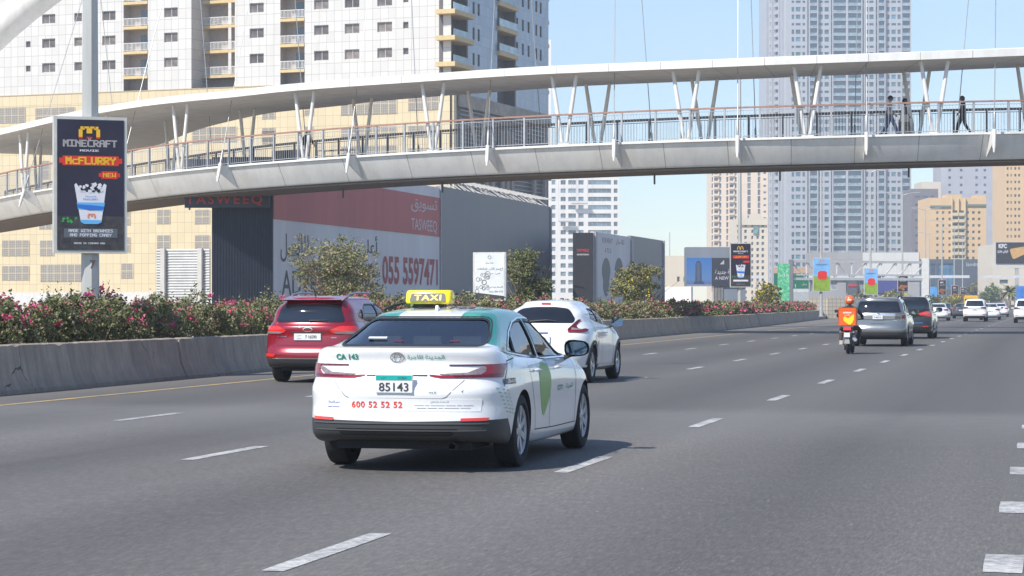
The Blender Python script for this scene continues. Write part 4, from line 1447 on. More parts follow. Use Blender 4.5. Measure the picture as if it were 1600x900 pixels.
glr = glass_mat('balcony_glass', (.25, .34, .37), .05, 1.0); shade_rec = mat('recess_shade', (.13, .12, .12), .8)  # shade inside the side recesses is put into the near-black wall colour
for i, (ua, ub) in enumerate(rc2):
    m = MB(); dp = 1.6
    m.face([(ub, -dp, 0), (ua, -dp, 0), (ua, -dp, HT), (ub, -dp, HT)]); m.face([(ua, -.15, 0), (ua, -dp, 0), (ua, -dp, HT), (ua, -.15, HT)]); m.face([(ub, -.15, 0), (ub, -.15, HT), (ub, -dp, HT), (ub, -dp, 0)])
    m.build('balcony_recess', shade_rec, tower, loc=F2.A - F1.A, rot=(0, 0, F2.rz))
    for k in range(0, 9):
        zf = zpod + 1.0 + k * FL
        m = MB(); m.box(ua + .02, ub + (.0 if i else 1.2) - .02, -dp + .01, .9 if i == 0 else .35, zf - .55, zf); s = m.build('balcony', slabm, tower, loc=F2.A - F1.A, rot=(0, 0, F2.rz))
        m = MB(); m.box(ua + .05, ub - .05, .25, .29, zf + .05, zf + 1.0); m.build('glass_railing', glr, s)
# lower side: dark louvres and pale fins
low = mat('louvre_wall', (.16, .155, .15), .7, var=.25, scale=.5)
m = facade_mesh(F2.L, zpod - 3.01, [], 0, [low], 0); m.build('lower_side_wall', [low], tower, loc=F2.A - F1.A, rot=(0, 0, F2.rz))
m = MB(); z = 2.0
while z < zpod - 4: 
    for a, b in ((F2.L * .52, F2.L * .93), (F2.L * .05, F2.L * .42)): m.box(a, b, .02, .22, z, z + .14)
    z += .55
m.build('louvres', mat('louvre_metal', (.30, .30, .31), .5), tower, loc=F2.A - F1.A, rot=(0, 0, F2.rz))
m = MB()
for z in (zpod - 4.2, zpod - 11.5, zpod - 19): m.box(.2, F2.L * .96, .24, .5, z, z + 1.6)
m.build('ledge_bands', mat('band_beige', (.36, .32, .27), .8, var=.3, scale=.7), tower, loc=F2.A - F1.A, rot=(0, 0, F2.rz))
m = MB()
for q in (.08, .2, .44, .49, .54, .64, .7): m.box(F2.L * q, F2.L * q + .9, .52, .8, 0, zpod - 6)
m.build('fins', mat('fin_beige', (.34, .30, .26), .8), tower, loc=F2.A - F1.A, rot=(0, 0, F2.rz))
m = MB(); m.box(F2.L - .9, F2.L, .01, .36, 0, zpod - 1.5); m.build('corner_pier', cream_tile, tower, loc=F2.A - F1.A, rot=(0, 0, F2.rz))
farc = F2.A - F1.N * 2 + F1.X * 40
simple_walls(tower, [F1.B, F1.B - F1.N * 40, F2.A], HT, white_tile); block_back(tower, [F1.A, F1.B, F1.B - F1.N * 40, F2.A], HT, white_tile)
# things poking out at the right edge: balcony ends
m = MB()
for k in range(0, 9):
    zf = zpod + 1.0 + k * FL; m.box(-1.3, .0, -6, -.3, zf - .5, zf)
m.build('rear_balconies', slabm, tower, loc=F2.A - F1.A, rot=(0, 0, F2.rz))

# ---- generic towers
def tower_box(name, label, ax, ad, bx_, bd_, top_y, wins_px, wallm, glass, frame, depth=.3, cat='building', back=18, side=None, roof=None, maxn=100, floors=None, rows=None, bottom=0, used=None):
    """front wall from right end (ax, ad) to left end (bx, bd); wins_px: (px0, px1, height, style) columns on rows of photo heights"""
    F = Face(ax, ad, bx_, bd_); H = F.uv((ax + bx_) / 2, top_y)[1]
    root = thing(name, label, cat, F.A.copy())
    W = []
    y0, dy, n = rows
    for px0, px1, hpx, st in wins_px:
        ub = F.uv(px0)[0]; ua = F.uv(px1)[0]
        if ua < 0.05 or ub > F.L - .05: ua = max(ua, .06); ub = min(ub, F.L - .06)
        for k in range(n):
            yy = y0 + dy * k; z1 = F.uv((px0 + px1) / 2, yy - hpx / 2)[1]; z0 = F.uv((px0 + px1) / 2, yy + hpx / 2)[1]
            if z0 < .3 or z1 > H - .3: continue
            W.append((ua, ub, round(z0, 2), round(z1, 2), st))
    used = used if used is not None else [0]
    wall(root, F, H, W, wallm, glass, frame, depth, used=used, maxn=maxn)
    p = [F.A, F.B, F.B - F.N * back, F.A - F.N * back]
    simple_walls(root, [p[1], p[2], p[3], p[0]], H, side or wallm, 'side_walls'); block_back(root, p, H, wallm)
    return root, F, H

wt = tiled('white_render', (.82, .80, .76), 2.5, 3.0, .93, .03); glb = glass_mat('blue_glazing', (.10, .16, .20), .08, .8)
tower_box('office_block', 'white block with long ribbon windows between the grey hoarding and the black one', 967, 850, 858, 850, 247,
          [(862, 868, 7, 1), (876, 884, 7, 2), (888, 900, 7, 2), (904, 912, 7, 1), (919, 955, 7, 5), (959, 965, 7, 1)], wt, glb, frame_w, rows=(259, 13, 16))
# painters' cradles hanging on it
for px0, px1, py in ((893, 918, 318), (873, 896, 346)):
    m = MB(); a = P(px0, py, 848.0); b_ = P(px1, py, 848.0)
    m.bar(a, b_, 1.0, .5); m.bar(a + Vector((0, 0, 1)), b_ + Vector((0, 0, 1)), .12, .12); m.bar(a, a + Vector((0, 0, 20)), .07, .07); m.bar(b_, b_ + Vector((0, 0, 20)), .07, .07)
    tag(m.build('window_cradle', mat('cradle_grey', (.4, .42, .44), .6)), 'grey suspended cleaning cradle on the white block, ' + ('upper one over the mullions' if py < 330 else 'lower one further left'), 'cradle')
tower_box('apartment_block', 'narrow white building edge showing behind the shaded side of the big tower', 861, 500, 840, 500, 62, [(852, 857, 8, 1)], wt, glb, frame_w, rows=(75, 15, 14))
pk = tiled('peach_render', (.80, .66, .52), 3.2, 3.3, .93, .03); bl = glass_mat('strip_glazing', (.10, .14, .18), .1, .7)
r_, F_, H_ = tower_box('apartment_block', 'peach and cream apartment tower left of the glass tower', 1200, 800, 1111, 800, 233,
          [(1112, 1114, 7.6, 1), (1116, 1122, 4.5, 1), (1124, 1127, 7.6, 1), (1135, 1138, 7.6, 1), (1140, 1146, 4.5, 1), (1148, 1151, 7.6, 1), (1168, 1173, 8.4, 1), (1184, 1188, 8.4, 1), (1193, 1197, 3, 1)], pk, bl, frame_b, rows=(250, 10.1, 21))
for px0, px1 in ((1115, 1123), (1139, 1147)):
    for k in range(18):
        y_ = 254.5 + 10.1 * k; u1, z = F_.uv(px0, y_); u0 = F_.uv(px1, y_)[0]
        m = MB(); m.box(u0, u1, .01, .6, z - .2, z + .45); m.build('balcony', pk, r_, rot=(0, 0, F_.rz))
be = tiled('beige_render', (.70, .62, .50), 3, 3.3, .93, .03)
r_, F_, H_ = tower_box('apartment_block', 'beige building with arched crown in front of the peach tower', 1199, 600, 1150, 600, 342,
          [(1152, 1155, 5, 1), (1163, 1167, 5, 1), (1174, 1177, 5, 1), (1182, 1186, 5, 1), (1190, 1194, 5, 1)], be, bl, frame_w, rows=(352, 9.5, 13))
m = MB()
u0 = F_.uv(1199)[0]; u1 = F_.uv(1150)[0]; pl = [(u0, H_ - 1.6), (u1, H_ - 1.6), (u1, H_ + .2)]
for cx_, rr_ in ((1157, 1.0), (1180, 1.7)):
    for k in range(11): a = math.pi * k / 10; pl.append((F_.uv(cx_)[0] + rr_ * math.cos(a), H_ + .2 + rr_ * .8 * math.sin(a)))
pl.append((u0, H_ + .2))
m.prism(pl, lambda p: (p[0], .05, p[1]), lambda p: (p[0], .5, p[1])); m.build('arched_parapet', be, r_, rot=(0, 0, F_.rz))
m = MB(); ua, z1 = F_.uv(1185, 338); ub, z0 = F_.uv(1177, 366); m.box(ua, ub, .06, .3, z0, z1); m.build('stair_glazing', glass_mat('green_glazing', (.12, .22, .22), .1, .8), r_, rot=(0, 0, F_.rz))

# ---- the tall glass and white tower
gw = tiled('grey_white_panel', (.44, .455, .48), 1.6, 1.62, .88, .04, rough=.4); gt = glass_mat('teal_glazing', (.05, .14, .19), .06, .9); gd = glass_mat('deep_glazing', (.035, .085, .125), .06, .9)
FT = Face(1422, 1000, 1228, 1000); HTW = FT.uv(1300, -70)[1]
glt = thing('residential_tower', 'very tall pale grey tower with teal windows and stacked balconies behind the footbridge', 'building', FT.A.copy())
W1 = []; DY = 11.72; Y0 = 38.0 - DY * 8
rowsy = [Y0 + DY * k for k in range(45)]
cols = [(1237, 1241), (1243.5, 1251), (1254, 1258), (1279, 1285.5), (1288.5, 1295), (1352.5, 1356.5), (1358.5, 1365), (1385.5, 1390), (1393, 1400), (1402.5, 1407), (1299, 1300.5), (1347, 1348.5), (1369, 1370.5), (1376.5, 1378)]
for ci, (a, b) in enumerate(cols):
    ub = FT.uv(a)[0]; ua = FT.uv(b)[0]
    for k, yy in enumerate(rowsy):
        third = k % 3 == 2; h = 3.6 if third else 7.0
        z1 = FT.uv(a, yy - h / 2)[1]; z0 = FT.uv(a, yy + h / 2)[1]
        if z0 > 1 and z1 < HTW - .5: W1.append((ua, ub, round(z0, 2), round(z1, 2), 1))
used = [0]
wall(glt, FT, HTW, W1, gw, gt, frame_w, .35, used=used, maxn=60)
m = MB()
for a, b in ((1265, 1276), (1372, 1381), (1409, 1421)):   # balcony stacks: dark glazing between slabs
    ub = FT.uv(a)[0]; ua = FT.uv(b)[0]; m.box(ua, ub, .02, .12, 0, HTW - 1)
for a, b in ((1301.5, 1321), (1324.5, 1345)):
    ub = FT.uv(a)[0]; ua = FT.uv(b)[0]; m.box(ua, ub, .02, .12, 0, HTW - 1)
m.build('curtain_glazing', gd, glt, rot=(0, 0, FT.rz))
m = MB(); m2 = MB()
for a, b in ((1265, 1276), (1372, 1381), (1409, 1421), (1301.5, 1321), (1324.5, 1345)):
    ub = FT.uv(a)[0]; ua = FT.uv(b)[0]
    for yy in rowsy:
        z = FT.uv(a, yy + 5.6)[1]
        if 1 < z < HTW - 3: m.box(ua, ub, .13, 1.5, z - .28, z); m2.box(ua + .1, ub - .1, 1.40, 1.46, z + .01, z + 1.0)
    m.box(ua - .5, ua - .01, .02, 1.6, 0, HTW); m.box(ub + .01, ub + .5, .02, 1.6, 0, HTW)
bo = m.build('balcony_slabs', gw, glt, rot=(0, 0, FT.rz)); bo['kind'] = 'stuff'; m2.build('glass_railing', glass_mat('railing_glass', (.20, .28, .31), .08, .9), bo)['kind'] = 'stuff'
# fins
m = MB()
for a in (1260, 1297, 1350, 1367, 1383): u = FT.uv(a)[0]; m.box(u - .25, u + .25, .03, .9, 0, HTW)
m.build('fins', gw, glt, rot=(0, 0, FT.rz))
FTL = Face(1228, 1000, 1199, 1022)
W2 = []
for a, b in ((1203, 1207), (1210, 1218)):
    ub = FTL.uv(a)[0]; ua = FTL.uv(b)[0]
    for k, yy in enumerate(rowsy):
        z1 = FTL.uv(a, yy - 3)[1]; z0 = FTL.uv(a, yy + 3)[1]
        if z0 > 1 and z1 < HTW - .5: W2.append((ua, ub, round(z0, 2), round(z1, 2), 1))
wall(glt, FTL, HTW, W2, gw, gd, frame_w, .9, name='angled_wall', used=used, maxn=90)
m = MB()
for px in (1200.5, 1208.7, 1220, 1224):
    u = FTL.uv(px)[0]; m.box(u - .5, u + .5, .02, 1.1, 0, HTW)
m.build('fins', gw, glt, loc=FTL.A - FT.A, rot=(0, 0, FTL.rz))
simple_walls(glt, [FTL.B, FTL.B - FT.N * 35, FT.A - FT.N * 35, FT.A], HTW, gw, 'side_walls'); block_back(glt, [FT.A, FTL.A, FTL.B, FTL.B - FT.N * 35, FT.A - FT.N * 35], HTW, gw)

# ---- buildings at the right
dk = tiled('shade_render', (.19, .17, .18), 3, 3.3, .9, .06); pe = tiled('apricot_render', (.72, .50, .28), 3.1, 3.3, .95, .03); gm = tiled('grey_render', (.46, .46, .49), 2.4, 3.2, .9, .05)  # the first render has the building's shade mixed into its dark colour
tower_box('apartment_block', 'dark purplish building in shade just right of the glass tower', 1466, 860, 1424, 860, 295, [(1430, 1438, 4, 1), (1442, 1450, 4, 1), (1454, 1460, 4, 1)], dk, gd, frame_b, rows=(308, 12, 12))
tower_box('apartment_block', 'small beige rooftop block peeping over the dark purplish building', 1470, 960, 1440, 960, 284, [(1450, 1454, 3, 1)], be, gd, frame_b, rows=(300, 12, 4))
tower_box('office_block', 'broad blue grey tower behind the apricot apartment block', 1569, 980, 1470, 980, 246, [(1482, 1486, 4, 1), (1500, 1504, 4, 1), (1524, 1528, 4, 1), (1537, 1541, 4, 1), (1556, 1561, 4, 1)], gm, gd, frame_b, rows=(266, 11.5, 16))
r_, F_, H_ = tower_box('apartment_block', 'apricot apartment block with a central stack of cream balconies', 1541, 640, 1452, 640, 309,
          [(1463, 1466.5, 4, 1), (1472, 1475.5, 4, 1), (1482, 1485.5, 4, 1), (1510, 1514, 4, 1), (1519, 1523, 4, 1), (1528, 1532, 4, 1), (1488, 1496, 6.5, 1), (1498, 1506, 6.5, 1)], pe, gt, frame_b, rows=(332, 10.15, 10))
cr = mat('cream_band', (.66, .56, .38), .7)
m = MB()
for a, b in ((1486.3, 1487.5), (1496.6, 1497.4), (1506.6, 1508)): m.box(F_.uv(b)[0], F_.uv(a)[0], .02, .8, 0, H_)
m.build('cream_piers', cr, r_, rot=(0, 0, F_.rz))
for k in range(10):
    for a, b in ((1487.6, 1496.5), (1497.5, 1506.5)):
        y_ = 336.5 + 10.15 * k; m = MB(); z = F_.uv(a, y_)[1]; m.box(F_.uv(b)[0], F_.uv(a)[0], .03, 1.0, z - .15, z + .7); m.build('balcony', cr, r_, rot=(0, 0, F_.rz))
m = MB(); m.box(F_.uv(1541)[0], F_.uv(1508.2)[0], .02, .4, F_.uv(1520, 322)[1], F_.uv(1520, 319)[1]); m.box(F_.uv(1486)[0], F_.uv(1453)[0], .02, .4, F_.uv(1470, 324)[1], F_.uv(1470, 321)[1]); m.build('green_cornice', mat('cornice_green', (.18, .22, .18), .6), r_, rot=(0, 0, F_.rz))
m = MB(); m.box(F_.uv(1503)[0], F_.uv(1480)[0], -8, -.1, H_, H_ + .9); m.box(F_.uv(1540)[0], F_.uv(1526)[0], -8, -.1, H_, H_ + .8); m.build('roof_parapet', pe, r_, rot=(0, 0, F_.rz))
tower_box('apartment_block', 'apricot tower at the right edge of the picture', 1640, 700, 1570, 700, 225, [(1573, 1576, 4, 1), (1579, 1581, 4, 1), (1585, 1588, 4, 1), (1591, 1594, 4, 1), (1604, 1608, 4, 1)], pe, gd, frame_b, rows=(242, 10.6, 13))
tower_box('low_building', 'plain beige low building under the dark food billboard', 1640, 560, 1551, 560, 382, [(1562, 1575, 6, 2)], be, gd, frame_b, rows=(440, 20, 1))
r_, F_, H_ = tower_box('shop_building', 'low blue glass shopfront building under the apricot block', 1541, 600, 1437, 600, 405, [(1440, 1462, 40, 3), (1466, 1490, 40, 3)], mat('shop_dark', (.10, .12, .15), .4), glass_mat('shop_blue', (.05, .13, .22), .1, .8), frame_b, rows=(432, 60, 1))
m = MB(); text_on(m, 'landmark', F_.uv(1526)[0], F_.uv(1526, 413)[1], None, 1.0, lambda p: (F_.uv(1526)[0] * 2 - p[0], .06, p[1])); m.build('sign_lettering', mat('pale_letter', (.6, .6, .62), .6), r_, rot=(0, 0, F_.rz))

# ---- low commercial wall right of the green hoarding
gb = tiled('panel_wall', (.36, .355, .36), 2.2, 2.4, .85, .05); gb2 = tiled('panel_wall_pale', (.66, .65, .62), 2.2, 2.4, .88, .05)
r_, F_, H_ = tower_box('shop_building', 'grey panelled commercial building behind the white truss gantry', 1437, 430, 1264, 432, 394, [(1266, 1284, 18, 2), (1291, 1308, 14, 2), (1322, 1334, 26, 1), (1336, 1350, 26, 2)], gb, glass_mat('shop_pale', (.30, .33, .36), .2, .6), frame_w, rows=(446, 40, 1))
u0, z0 = F_.uv(1436, 430); u1, z1 = F_.uv(1348, 395)
m = MB(); m.box(u0, u1, .03, .4, z0, z1); m.build('pale_panels', gb2, r_, rot=(0, 0, F_.rz))
m = MB(); m.box(F_.uv(1410, 452)[0], F_.uv(1371, 452)[0], .05, .4, F_.uv(1390, 458)[1], F_.uv(1390, 432)[1]); m.build('blue_hoarding', mat('violet_panel', (.06, .07, .24), .5), r_, rot=(0, 0, F_.rz))
m = MB(); m.box(F_.uv(1350)[0], F_.uv(1291)[0], .05, .5, F_.uv(1320, 436)[1], F_.uv(1320, 429)[1]); m.build('shop_fascia', mat('fascia_blue', (.07, .10, .25), .5), r_, rot=(0, 0, F_.rz))
m = MB(); text_on(m, '—— — — —— —', F_.uv(1330)[0], F_.uv(1330, 432.5)[1], None, .5, lambda p: (F_.uv(1330)[0] * 2 - p[0], .56, p[1])); m.build('fascia_lettering', mat('pale_letter', (.6, .6, .62), .6), r_, rot=(0, 0, F_.rz))
m = MB(); m.box(F_.uv(1339)[0], F_.uv(1324)[0], .05, .45, F_.uv(1330, 467)[1], F_.uv(1330, 439)[1]); m.build('dark_doorway', MATS['frame_dark'], r_, rot=(0, 0, F_.rz))
m = MB(); m.box(F_.uv(1339)[0], F_.uv(1325)[0], .5, .6, F_.uv(1330, 447.5)[1], F_.uv(1330, 444.5)[1]); m.build('red_sign', mat('shop_red', (.6, .03, .03), .5), r_, rot=(0, 0, F_.rz))
# white low buildings in the gap
tower_box('low_building', 'pale cream low villa between the hoardings', 1076, 420, 1036, 420, 400, [(1058, 1062, 8, 1), (1068, 1071, 8, 1)], be, pane_dark, frame_w, rows=(436, 30, 1))
r_, F_, H_ = tower_box('water_tower', 'hazy grey rooftop plant block with mast above the pale villa', 1058, 620, 1041, 620, 404, [], gm, pane_dark, frame_w, rows=(436, 30, 0))
m = MB(); a = F_.uv(1047, 380); m.tube([(a[0], -2, H_), (a[0], -2, a[1] + 3)], .15, 6); m.build('mast', gm, r_, rot=(0, 0, F_.rz))
tower_box('boundary_wall', 'white boundary wall below the pale villa', 1080, 300, 1036, 302, 448, [], wt, pane_dark, frame_w, rows=(436, 30, 0), cat='wall', back=.5)

# ------------------------------------------------------------------ hoardings
def hoard_mat(name, col, rough=.6): return mat(name, col, rough, var=.10, scale=.35, streak=True)
xh = -42.0 / math.cos(0) if False else None
def along_road(px, L):   # depth at which the line X = -L is seen in pixel column px
    q = (px - 800) / FPX
    return L / (math.sin(TH) - q * math.cos(TH))
LH = 40.9
def hface(pa, pb, L): return Face(pb, along_road(pb, L), pa, along_road(pa, L))
F3 = hface(427, 687, LH); zt = F3.uv(687, 293.6)[1]
hb = thing('billboard_hoarding', 'long red and white phone number hoarding with navy ribbed end wall', 'hoarding', F3.A.copy())
m = MB(); m.box(0, F3.L, -.3, 0, .0, zt); m.build('panel', hoard_mat('banner_white', (.74, .70, .69)), hb, rot=(0, 0, F3.rz))
zr1 = F3.uv(687, 309.5)[1]; zr0 = F3.uv(687, 370)[1]
m = MB(); m.box(.02, F3.L - .02, .004, .03, zr0, zr1); m.build('red_band', hoard_mat('banner_red', (.56, .14, .12)), hb, rot=(0, 0, F3.rz))
redp = mat('print_red', (.42, .08, .07), .6, var=.04); blk = mat('print_dark', (.09, .07, .07), .6, var=.04); whp = mat('print_white', (.66, .62, .62), .6, var=.04)
def htext(F, s, px0, px1, y0, y1, mm, root, bold=.0, w=.006, h=None):
    """lettering on a wall between two pixel columns and two pixel heights"""
    ua = F.uv(px1)[0]; ub = F.uv(px0)[0]; pm = (px0 + px1) / 2
    uc = (ua + ub) / 2; z1 = F.uv(pm, y0)[1]; z0 = F.uv(pm, y1)[1]
    m = MB(); text_on(m, s, 0, 0, ub - ua, z1 - z0, lambda p: (uc - p[0], w, (z0 + z1) / 2 + p[1]), bold)
    return m.build('lettering', mm, root, loc=F.A - root.location, rot=(0, 0, F.rz))
htext(F3, '055 5597471', 597, 684, 402, 446, redp, hb, .035, .01)
htext(F3, 'TASWEEQ', 642, 682, 343, 364, whp, hb, .0, .035)
htext(F3, arabic('تسويق'), 642, 682, 311, 333, whp, hb, .0, .035)
htext(F3, arabic('للاتصل'), 438, 482, 366, 410, blk, hb, .01, .01)
htext(F3, arabic('أعلن'), 560, 590, 368, 402, blk, hb, .01, .01)
htext(F3, 'ADVERTISE HERE', 440, 588, 425, 463, blk, hb, .01, .01)
F4 = hface(687.6, 860, LH); zt4 = F4.uv(860, 323)[1]
m = MB(); m.box(0, F4.L, -.3, -.01, 0, zt4); m.build('grey_panel', tiled('hoard_grey', (.27, .258, .25), 2.4, 50, .9, .03, stain=.1), hb, loc=F4.A - F3.A, rot=(0, 0, F4.rz))
m = MB()
for i in range(26):
    u = F4.L * (i + .5) / 26 - .2; m.bar((u, -.15, zt4), (u + random.uniform(-.2, .2), -1.2, zt4 + random.uniform(.4, .9)), .06, .06); m.bar((u - .8, -1.0, zt4 + .5), (u + .9, -.9, zt4 + .45 + random.uniform(0, .25)), .08, .05); m.bar((u, .6, zt4 + .55), (u + .1, -1.2, zt4 + .65), .05, .05)
m.build('scaffold_arms', mat('scaffold', (.55, .53, .50), .6), hb, loc=F4.A - F3.A, rot=(0, 0, F4.rz))
m = MB(); m.box(F4.L - .12, F4.L + .12, .0, .1, 0, zt4 + .1); m.box(-.15, .15, .0, .1, 0, zt4 + .05); m.build('edge_trim', mat('trim_grey', (.40, .39, .39), .6), hb, loc=F4.A - F3.A, rot=(0, 0, F4.rz))
m = MB(); m.box(-.6, 0, -2.4, -.0, 0, zt4 - .3); m.build('dark_end', MATS['frame_dark'], hb, loc=F4.A - F3.A, rot=(0, 0, F4.rz))
# navy ribbed end wall facing the traffic
d427 = along_road(427, LH)
F5 = Face(427, d427, 331, d427 + .1)
navy = mat('navy_metal', (.045, .055, .08), .45, metal=.2, var=.15)
m = MB(); n = 40
for i in range(n):
    a = F5.L * i / n; w = F5.L / n; m.prism([(a, 0), (a + w * .3, .0), (a + w * .45, .10), (a + w * .75, .10), (a + w * .9, 0), (a + w, 0), (a + w, -.3), (a, -.3)], lambda p: (p[0], p[1], 0), lambda p: (p[0], p[1], zt))
m.build('end_wall', navy, hb, loc=F5.A - F3.A, rot=(0, 0, F5.rz))
ua = F5.uv(420)[0]; ub = F5.uv(291)[0]; z0 = F5.uv(360, 325)[1]
m = MB(); m.box(ua - .1, ub, .14, .5, z0, z0 + 2.6); so_ = m.build('name_fascia', navy, hb, loc=F5.A - F3.A, rot=(0, 0, F5.rz))
m = MB(); uc = (F5.uv(412)[0] + F5.uv(293)[0]) / 2; wd_ = F5.uv(293)[0] - F5.uv(412)[0]
text_on(m, 'TASWEEQ', 0, 0, wd_, .60, lambda p: (uc - p[0], .53, F5.uv(350, 313.5)[1] + p[1]), .02, 1.3); m.build('name_letters', mat('letter_red', (.55, .05, .06), .5), hb, loc=F5.A - F3.A, rot=(0, 0, F5.rz))
simple_walls(hb, [F5.B, F5.B + Vector((0, 30, 0))], zt, navy, 'far_side')
# second hoarding: black end, shoe print panel, grey panel
L2 = 36.0
F6 = hface(928, 985, L2); zt6 = F6.uv(930, 362)[1]
h2 = thing('billboard_hoarding', 'black ended hoarding with two giant grey shoe prints', 'hoarding', F6.A.copy())
m = MB(); m.box(0, F6.L, -.3, 0, 0, zt6); m.build('panel', hoard_mat('banner_pale', (.64, .61, .61)), h2, rot=(0, 0, F6.rz))
sole = mat('print_sole', (.23, .215, .205), .7)
for px in (947, 967):
    u, z = F6.uv(px, 433); pl = []
    hw = (F6.uv(px - 7)[0] - F6.uv(px + 7)[0]) / 2; hh = F6.uv(px, 403)[1] - z
    for k in range(28):
        a = 2 * math.pi * k / 28; s_ = math.sin(a); c_ = math.cos(a); q = 1 - .28 * math.exp(-((s_ + .1) / .3) ** 2); pl.append((u + hw * c_ * q * (1 if s_ > -.2 else .8), z + hh * s_))
    m = MB(); m.prism(pl, lambda p: (p[0], .004, p[1]), lambda p: (p[0], .03, p[1])); m.build('shoe_print', sole, h2, rot=(0, 0, F6.rz))
htext(F6, 'FOR RENT', 941, 957, 372, 380, blk, h2); htext(F6, 'A TO Z', 945, 955, 388, 395, blk, h2); htext(F6, arabic('للايجار') if False else arabic('للاجار'), 962, 975, 374, 384, blk, h2)
F7 = hface(985.5, 1036, L2); zt7 = F7.uv(1036, 376)[1]
m = MB(); m.box(0, F7.L, -.3, -.01, 0, zt7); m.build('grey_panel', MATS['hoard_grey'], h2, loc=F7.A - F6.A, rot=(0, 0, F7.rz))
m = MB(); m.box(F7.L - .6, F7.L + .1, -.02, .15, 0, zt6 - .2); m.box(-.2, .2, -.02, .15, 0, zt7); m.box(F7.L + F6.L - .5, F7.L + F6.L + .1, -.02, .15, 0, zt6); m.build('edge_trim', MATS['trim_grey'], h2, loc=F7.A - F6.A, rot=(0, 0, F7.rz))
d928 = along_road(927, L2)
F8 = Face(926.5, d928, 895, d928 + .1)
bk_ = mat('black_panel', (.03, .03, .035), .5, var=.2)
m = MB(); m.box(0, F8.L, -.3, 0, 0, zt6 - .1); m.build('black_end', bk_, h2, loc=F8.A - F6.A, rot=(0, 0, F8.rz))
htext(F8, 'TASWEEQ', 901, 920, 389, 394, mat('letter_red', (.55, .05, .06), .5), h2, .02); htext(F8, 'ADVERTISING', 901, 920, 396.5, 399, whp, h2, .02)
simple_walls(h2, [F8.B, F8.B + Vector((0, 25, 0))], zt6 - .1, bk_, 'far_side')
# third: grey wall with a tower picture and lettering
F9 = Face(1165, 265, 1072, 265); z9 = F9.uv(1120, 386)[1]
h3 = thing('billboard_hoarding', 'grey wall carrying a navy billboard that reads a new icon with a tower picture', 'hoarding', F9.A.copy())
m = MB(); m.box(0, F9.L, -3, 0, F9.uv(1100, 447)[1], z9); m.box(0, F9.uv(1118)[0], -3, 0, 0, F9.uv(1100, 446.9)[1]); m.build('panel', hoard_mat('wall_slate', (.20, .22, .25)), h3, rot=(0, 0, F9.rz))
zb1 = F9.uv(1100, 403)[1]; zb0 = F9.uv(1100, 447)[1]; us = F9.uv(1112)[0]
m = MB(); m.box(.0, us, .004, .25, zb0, zb1); m.build('dark_board', mat('board_ink', (.035, .037, .05), .4), h3, rot=(0, 0, F9.rz))
def sky_board():
    mm, nt, b = new_mat('board_sky'); z = sep(nt, coord(nt))[2]
    nt.links.new(ramp(nt, maprange(nt, z, 3.4, 6.6), [(0, (.10, .12, .22)), (.25, (.10, .20, .40)), (1, (.04, .16, .42))]), b.inputs['Base Color']); b.inputs['Roughness'].default_value = .4
    return mm
m = MB(); m.box(us + .01, F9.L - .02, .004, .27, zb0, zb1); m.build('picture_board', sky_board(), h3, rot=(0, 0, F9.rz))
ut = F9.uv(1091)[0]; m = MB()
m.prism([(ut - .36, zb0 + .5), (ut + .36, zb0 + .5), (ut + .33, zb1 - .75), (ut + .2, zb1 - .40), (ut, zb1 - .33), (ut - .2, zb1 - .40), (ut - .33, zb1 - .75)], lambda p: (p[0], .272, p[1]), lambda p: (p[0], .29, p[1])); m.box(ut - .6, ut + .5, .272, .289, zb0 + .25, zb0 + .5)
m.build('printed_tower', mat('board_tower', (.04, .06, .12), .4), h3, rot=(0, 0, F9.rz))
m = MB()
for k in range(3): m.box(ut - .18 + .16 * k, ut - .15 + .16 * k, .291, .293, zb0 + .55, zb1 - .55)
m.box(us + .01, F9.L - .02, .274, .28, zb0, zb0 + .18)
m.build('printed_detail', mat('board_detail', (.25, .28, .36), .4), h3, rot=(0, 0, F9.rz))
htext(F9, 'A NEW ICON', 1117, 1156, 432, 437, whp, h3, .0, .26); htext(F9, arabic('ايقونة جديدة'), 1117, 1153, 421, 430, whp, h3, .0, .26)
m = MB(); u = F9.uv(1128)[0]; z = F9.uv(1128, 413)[1]
for k in range(4): m.face([(u + .22 - k * .12, .262, z), (u + .14 - k * .12, .262, z), (u + .14 - k * .12, .262, z + .12 + .12 * k), (u + .22 - k * .12, .262, z + .06 + .12 * k)])
m.build('logo_bars', whp, h3, rot=(0, 0, F9.rz))
m = MB()
for k in range(8): u = F9.uv(1112.5)[0] - k * .17; m.box(u - .06, u, .01, .12, 0, zb0 - .02)
m.build('slats', mat('slat_pale', (.42, .38, .33), .7), h3, rot=(0, 0, F9.rz))
# green hoarding boards near the gantry
def poster(mb_m, F, px0, px1, y0, y1, name, mm, root, w0, w1):
    m = MB(); a, z1 = F.uv(px1, y0)[0], F.uv((px0 + px1) / 2, y0)[1]; b = F.uv(px0, y0)[0]; z0 = F.uv((px0 + px1) / 2, y1)[1]
    m.box(a, b, w0, w1, z0, z1); return m.build(name, mm, root, loc=F.A - root.location, rot=(0, 0, F.rz))
def green_print():
    mm, nt, b = new_mat('green_print'); co = coord(nt)
    n = noise(nt, 3.0, 4, .8, co, .5); c = ramp(nt, n, [(.42, (.05, .38, .17)), (.52, (.12, .50, .25)), (.60, (.35, .66, .45))])
    nt.links.new(c, b.inputs['Base Color']); b.inputs['Roughness'].default_value = .4
    return mm
F10 = Face(1233, 255, 1215, 255)
g1 = thing('billboard', 'upright bright green printed board beside the gantry leg', 'billboard', F10.A.copy())
poster(None, F10, 1215, 1233, 412, 470, 'board', green_print(), g1, 0, .3)
htext(F10, arabic('الامارات') if False else arabic('الدار'), 1217, 1231, 428, 433, whp, g1, 0, .305)
F11 = Face(1263, 330, 1209, 330)
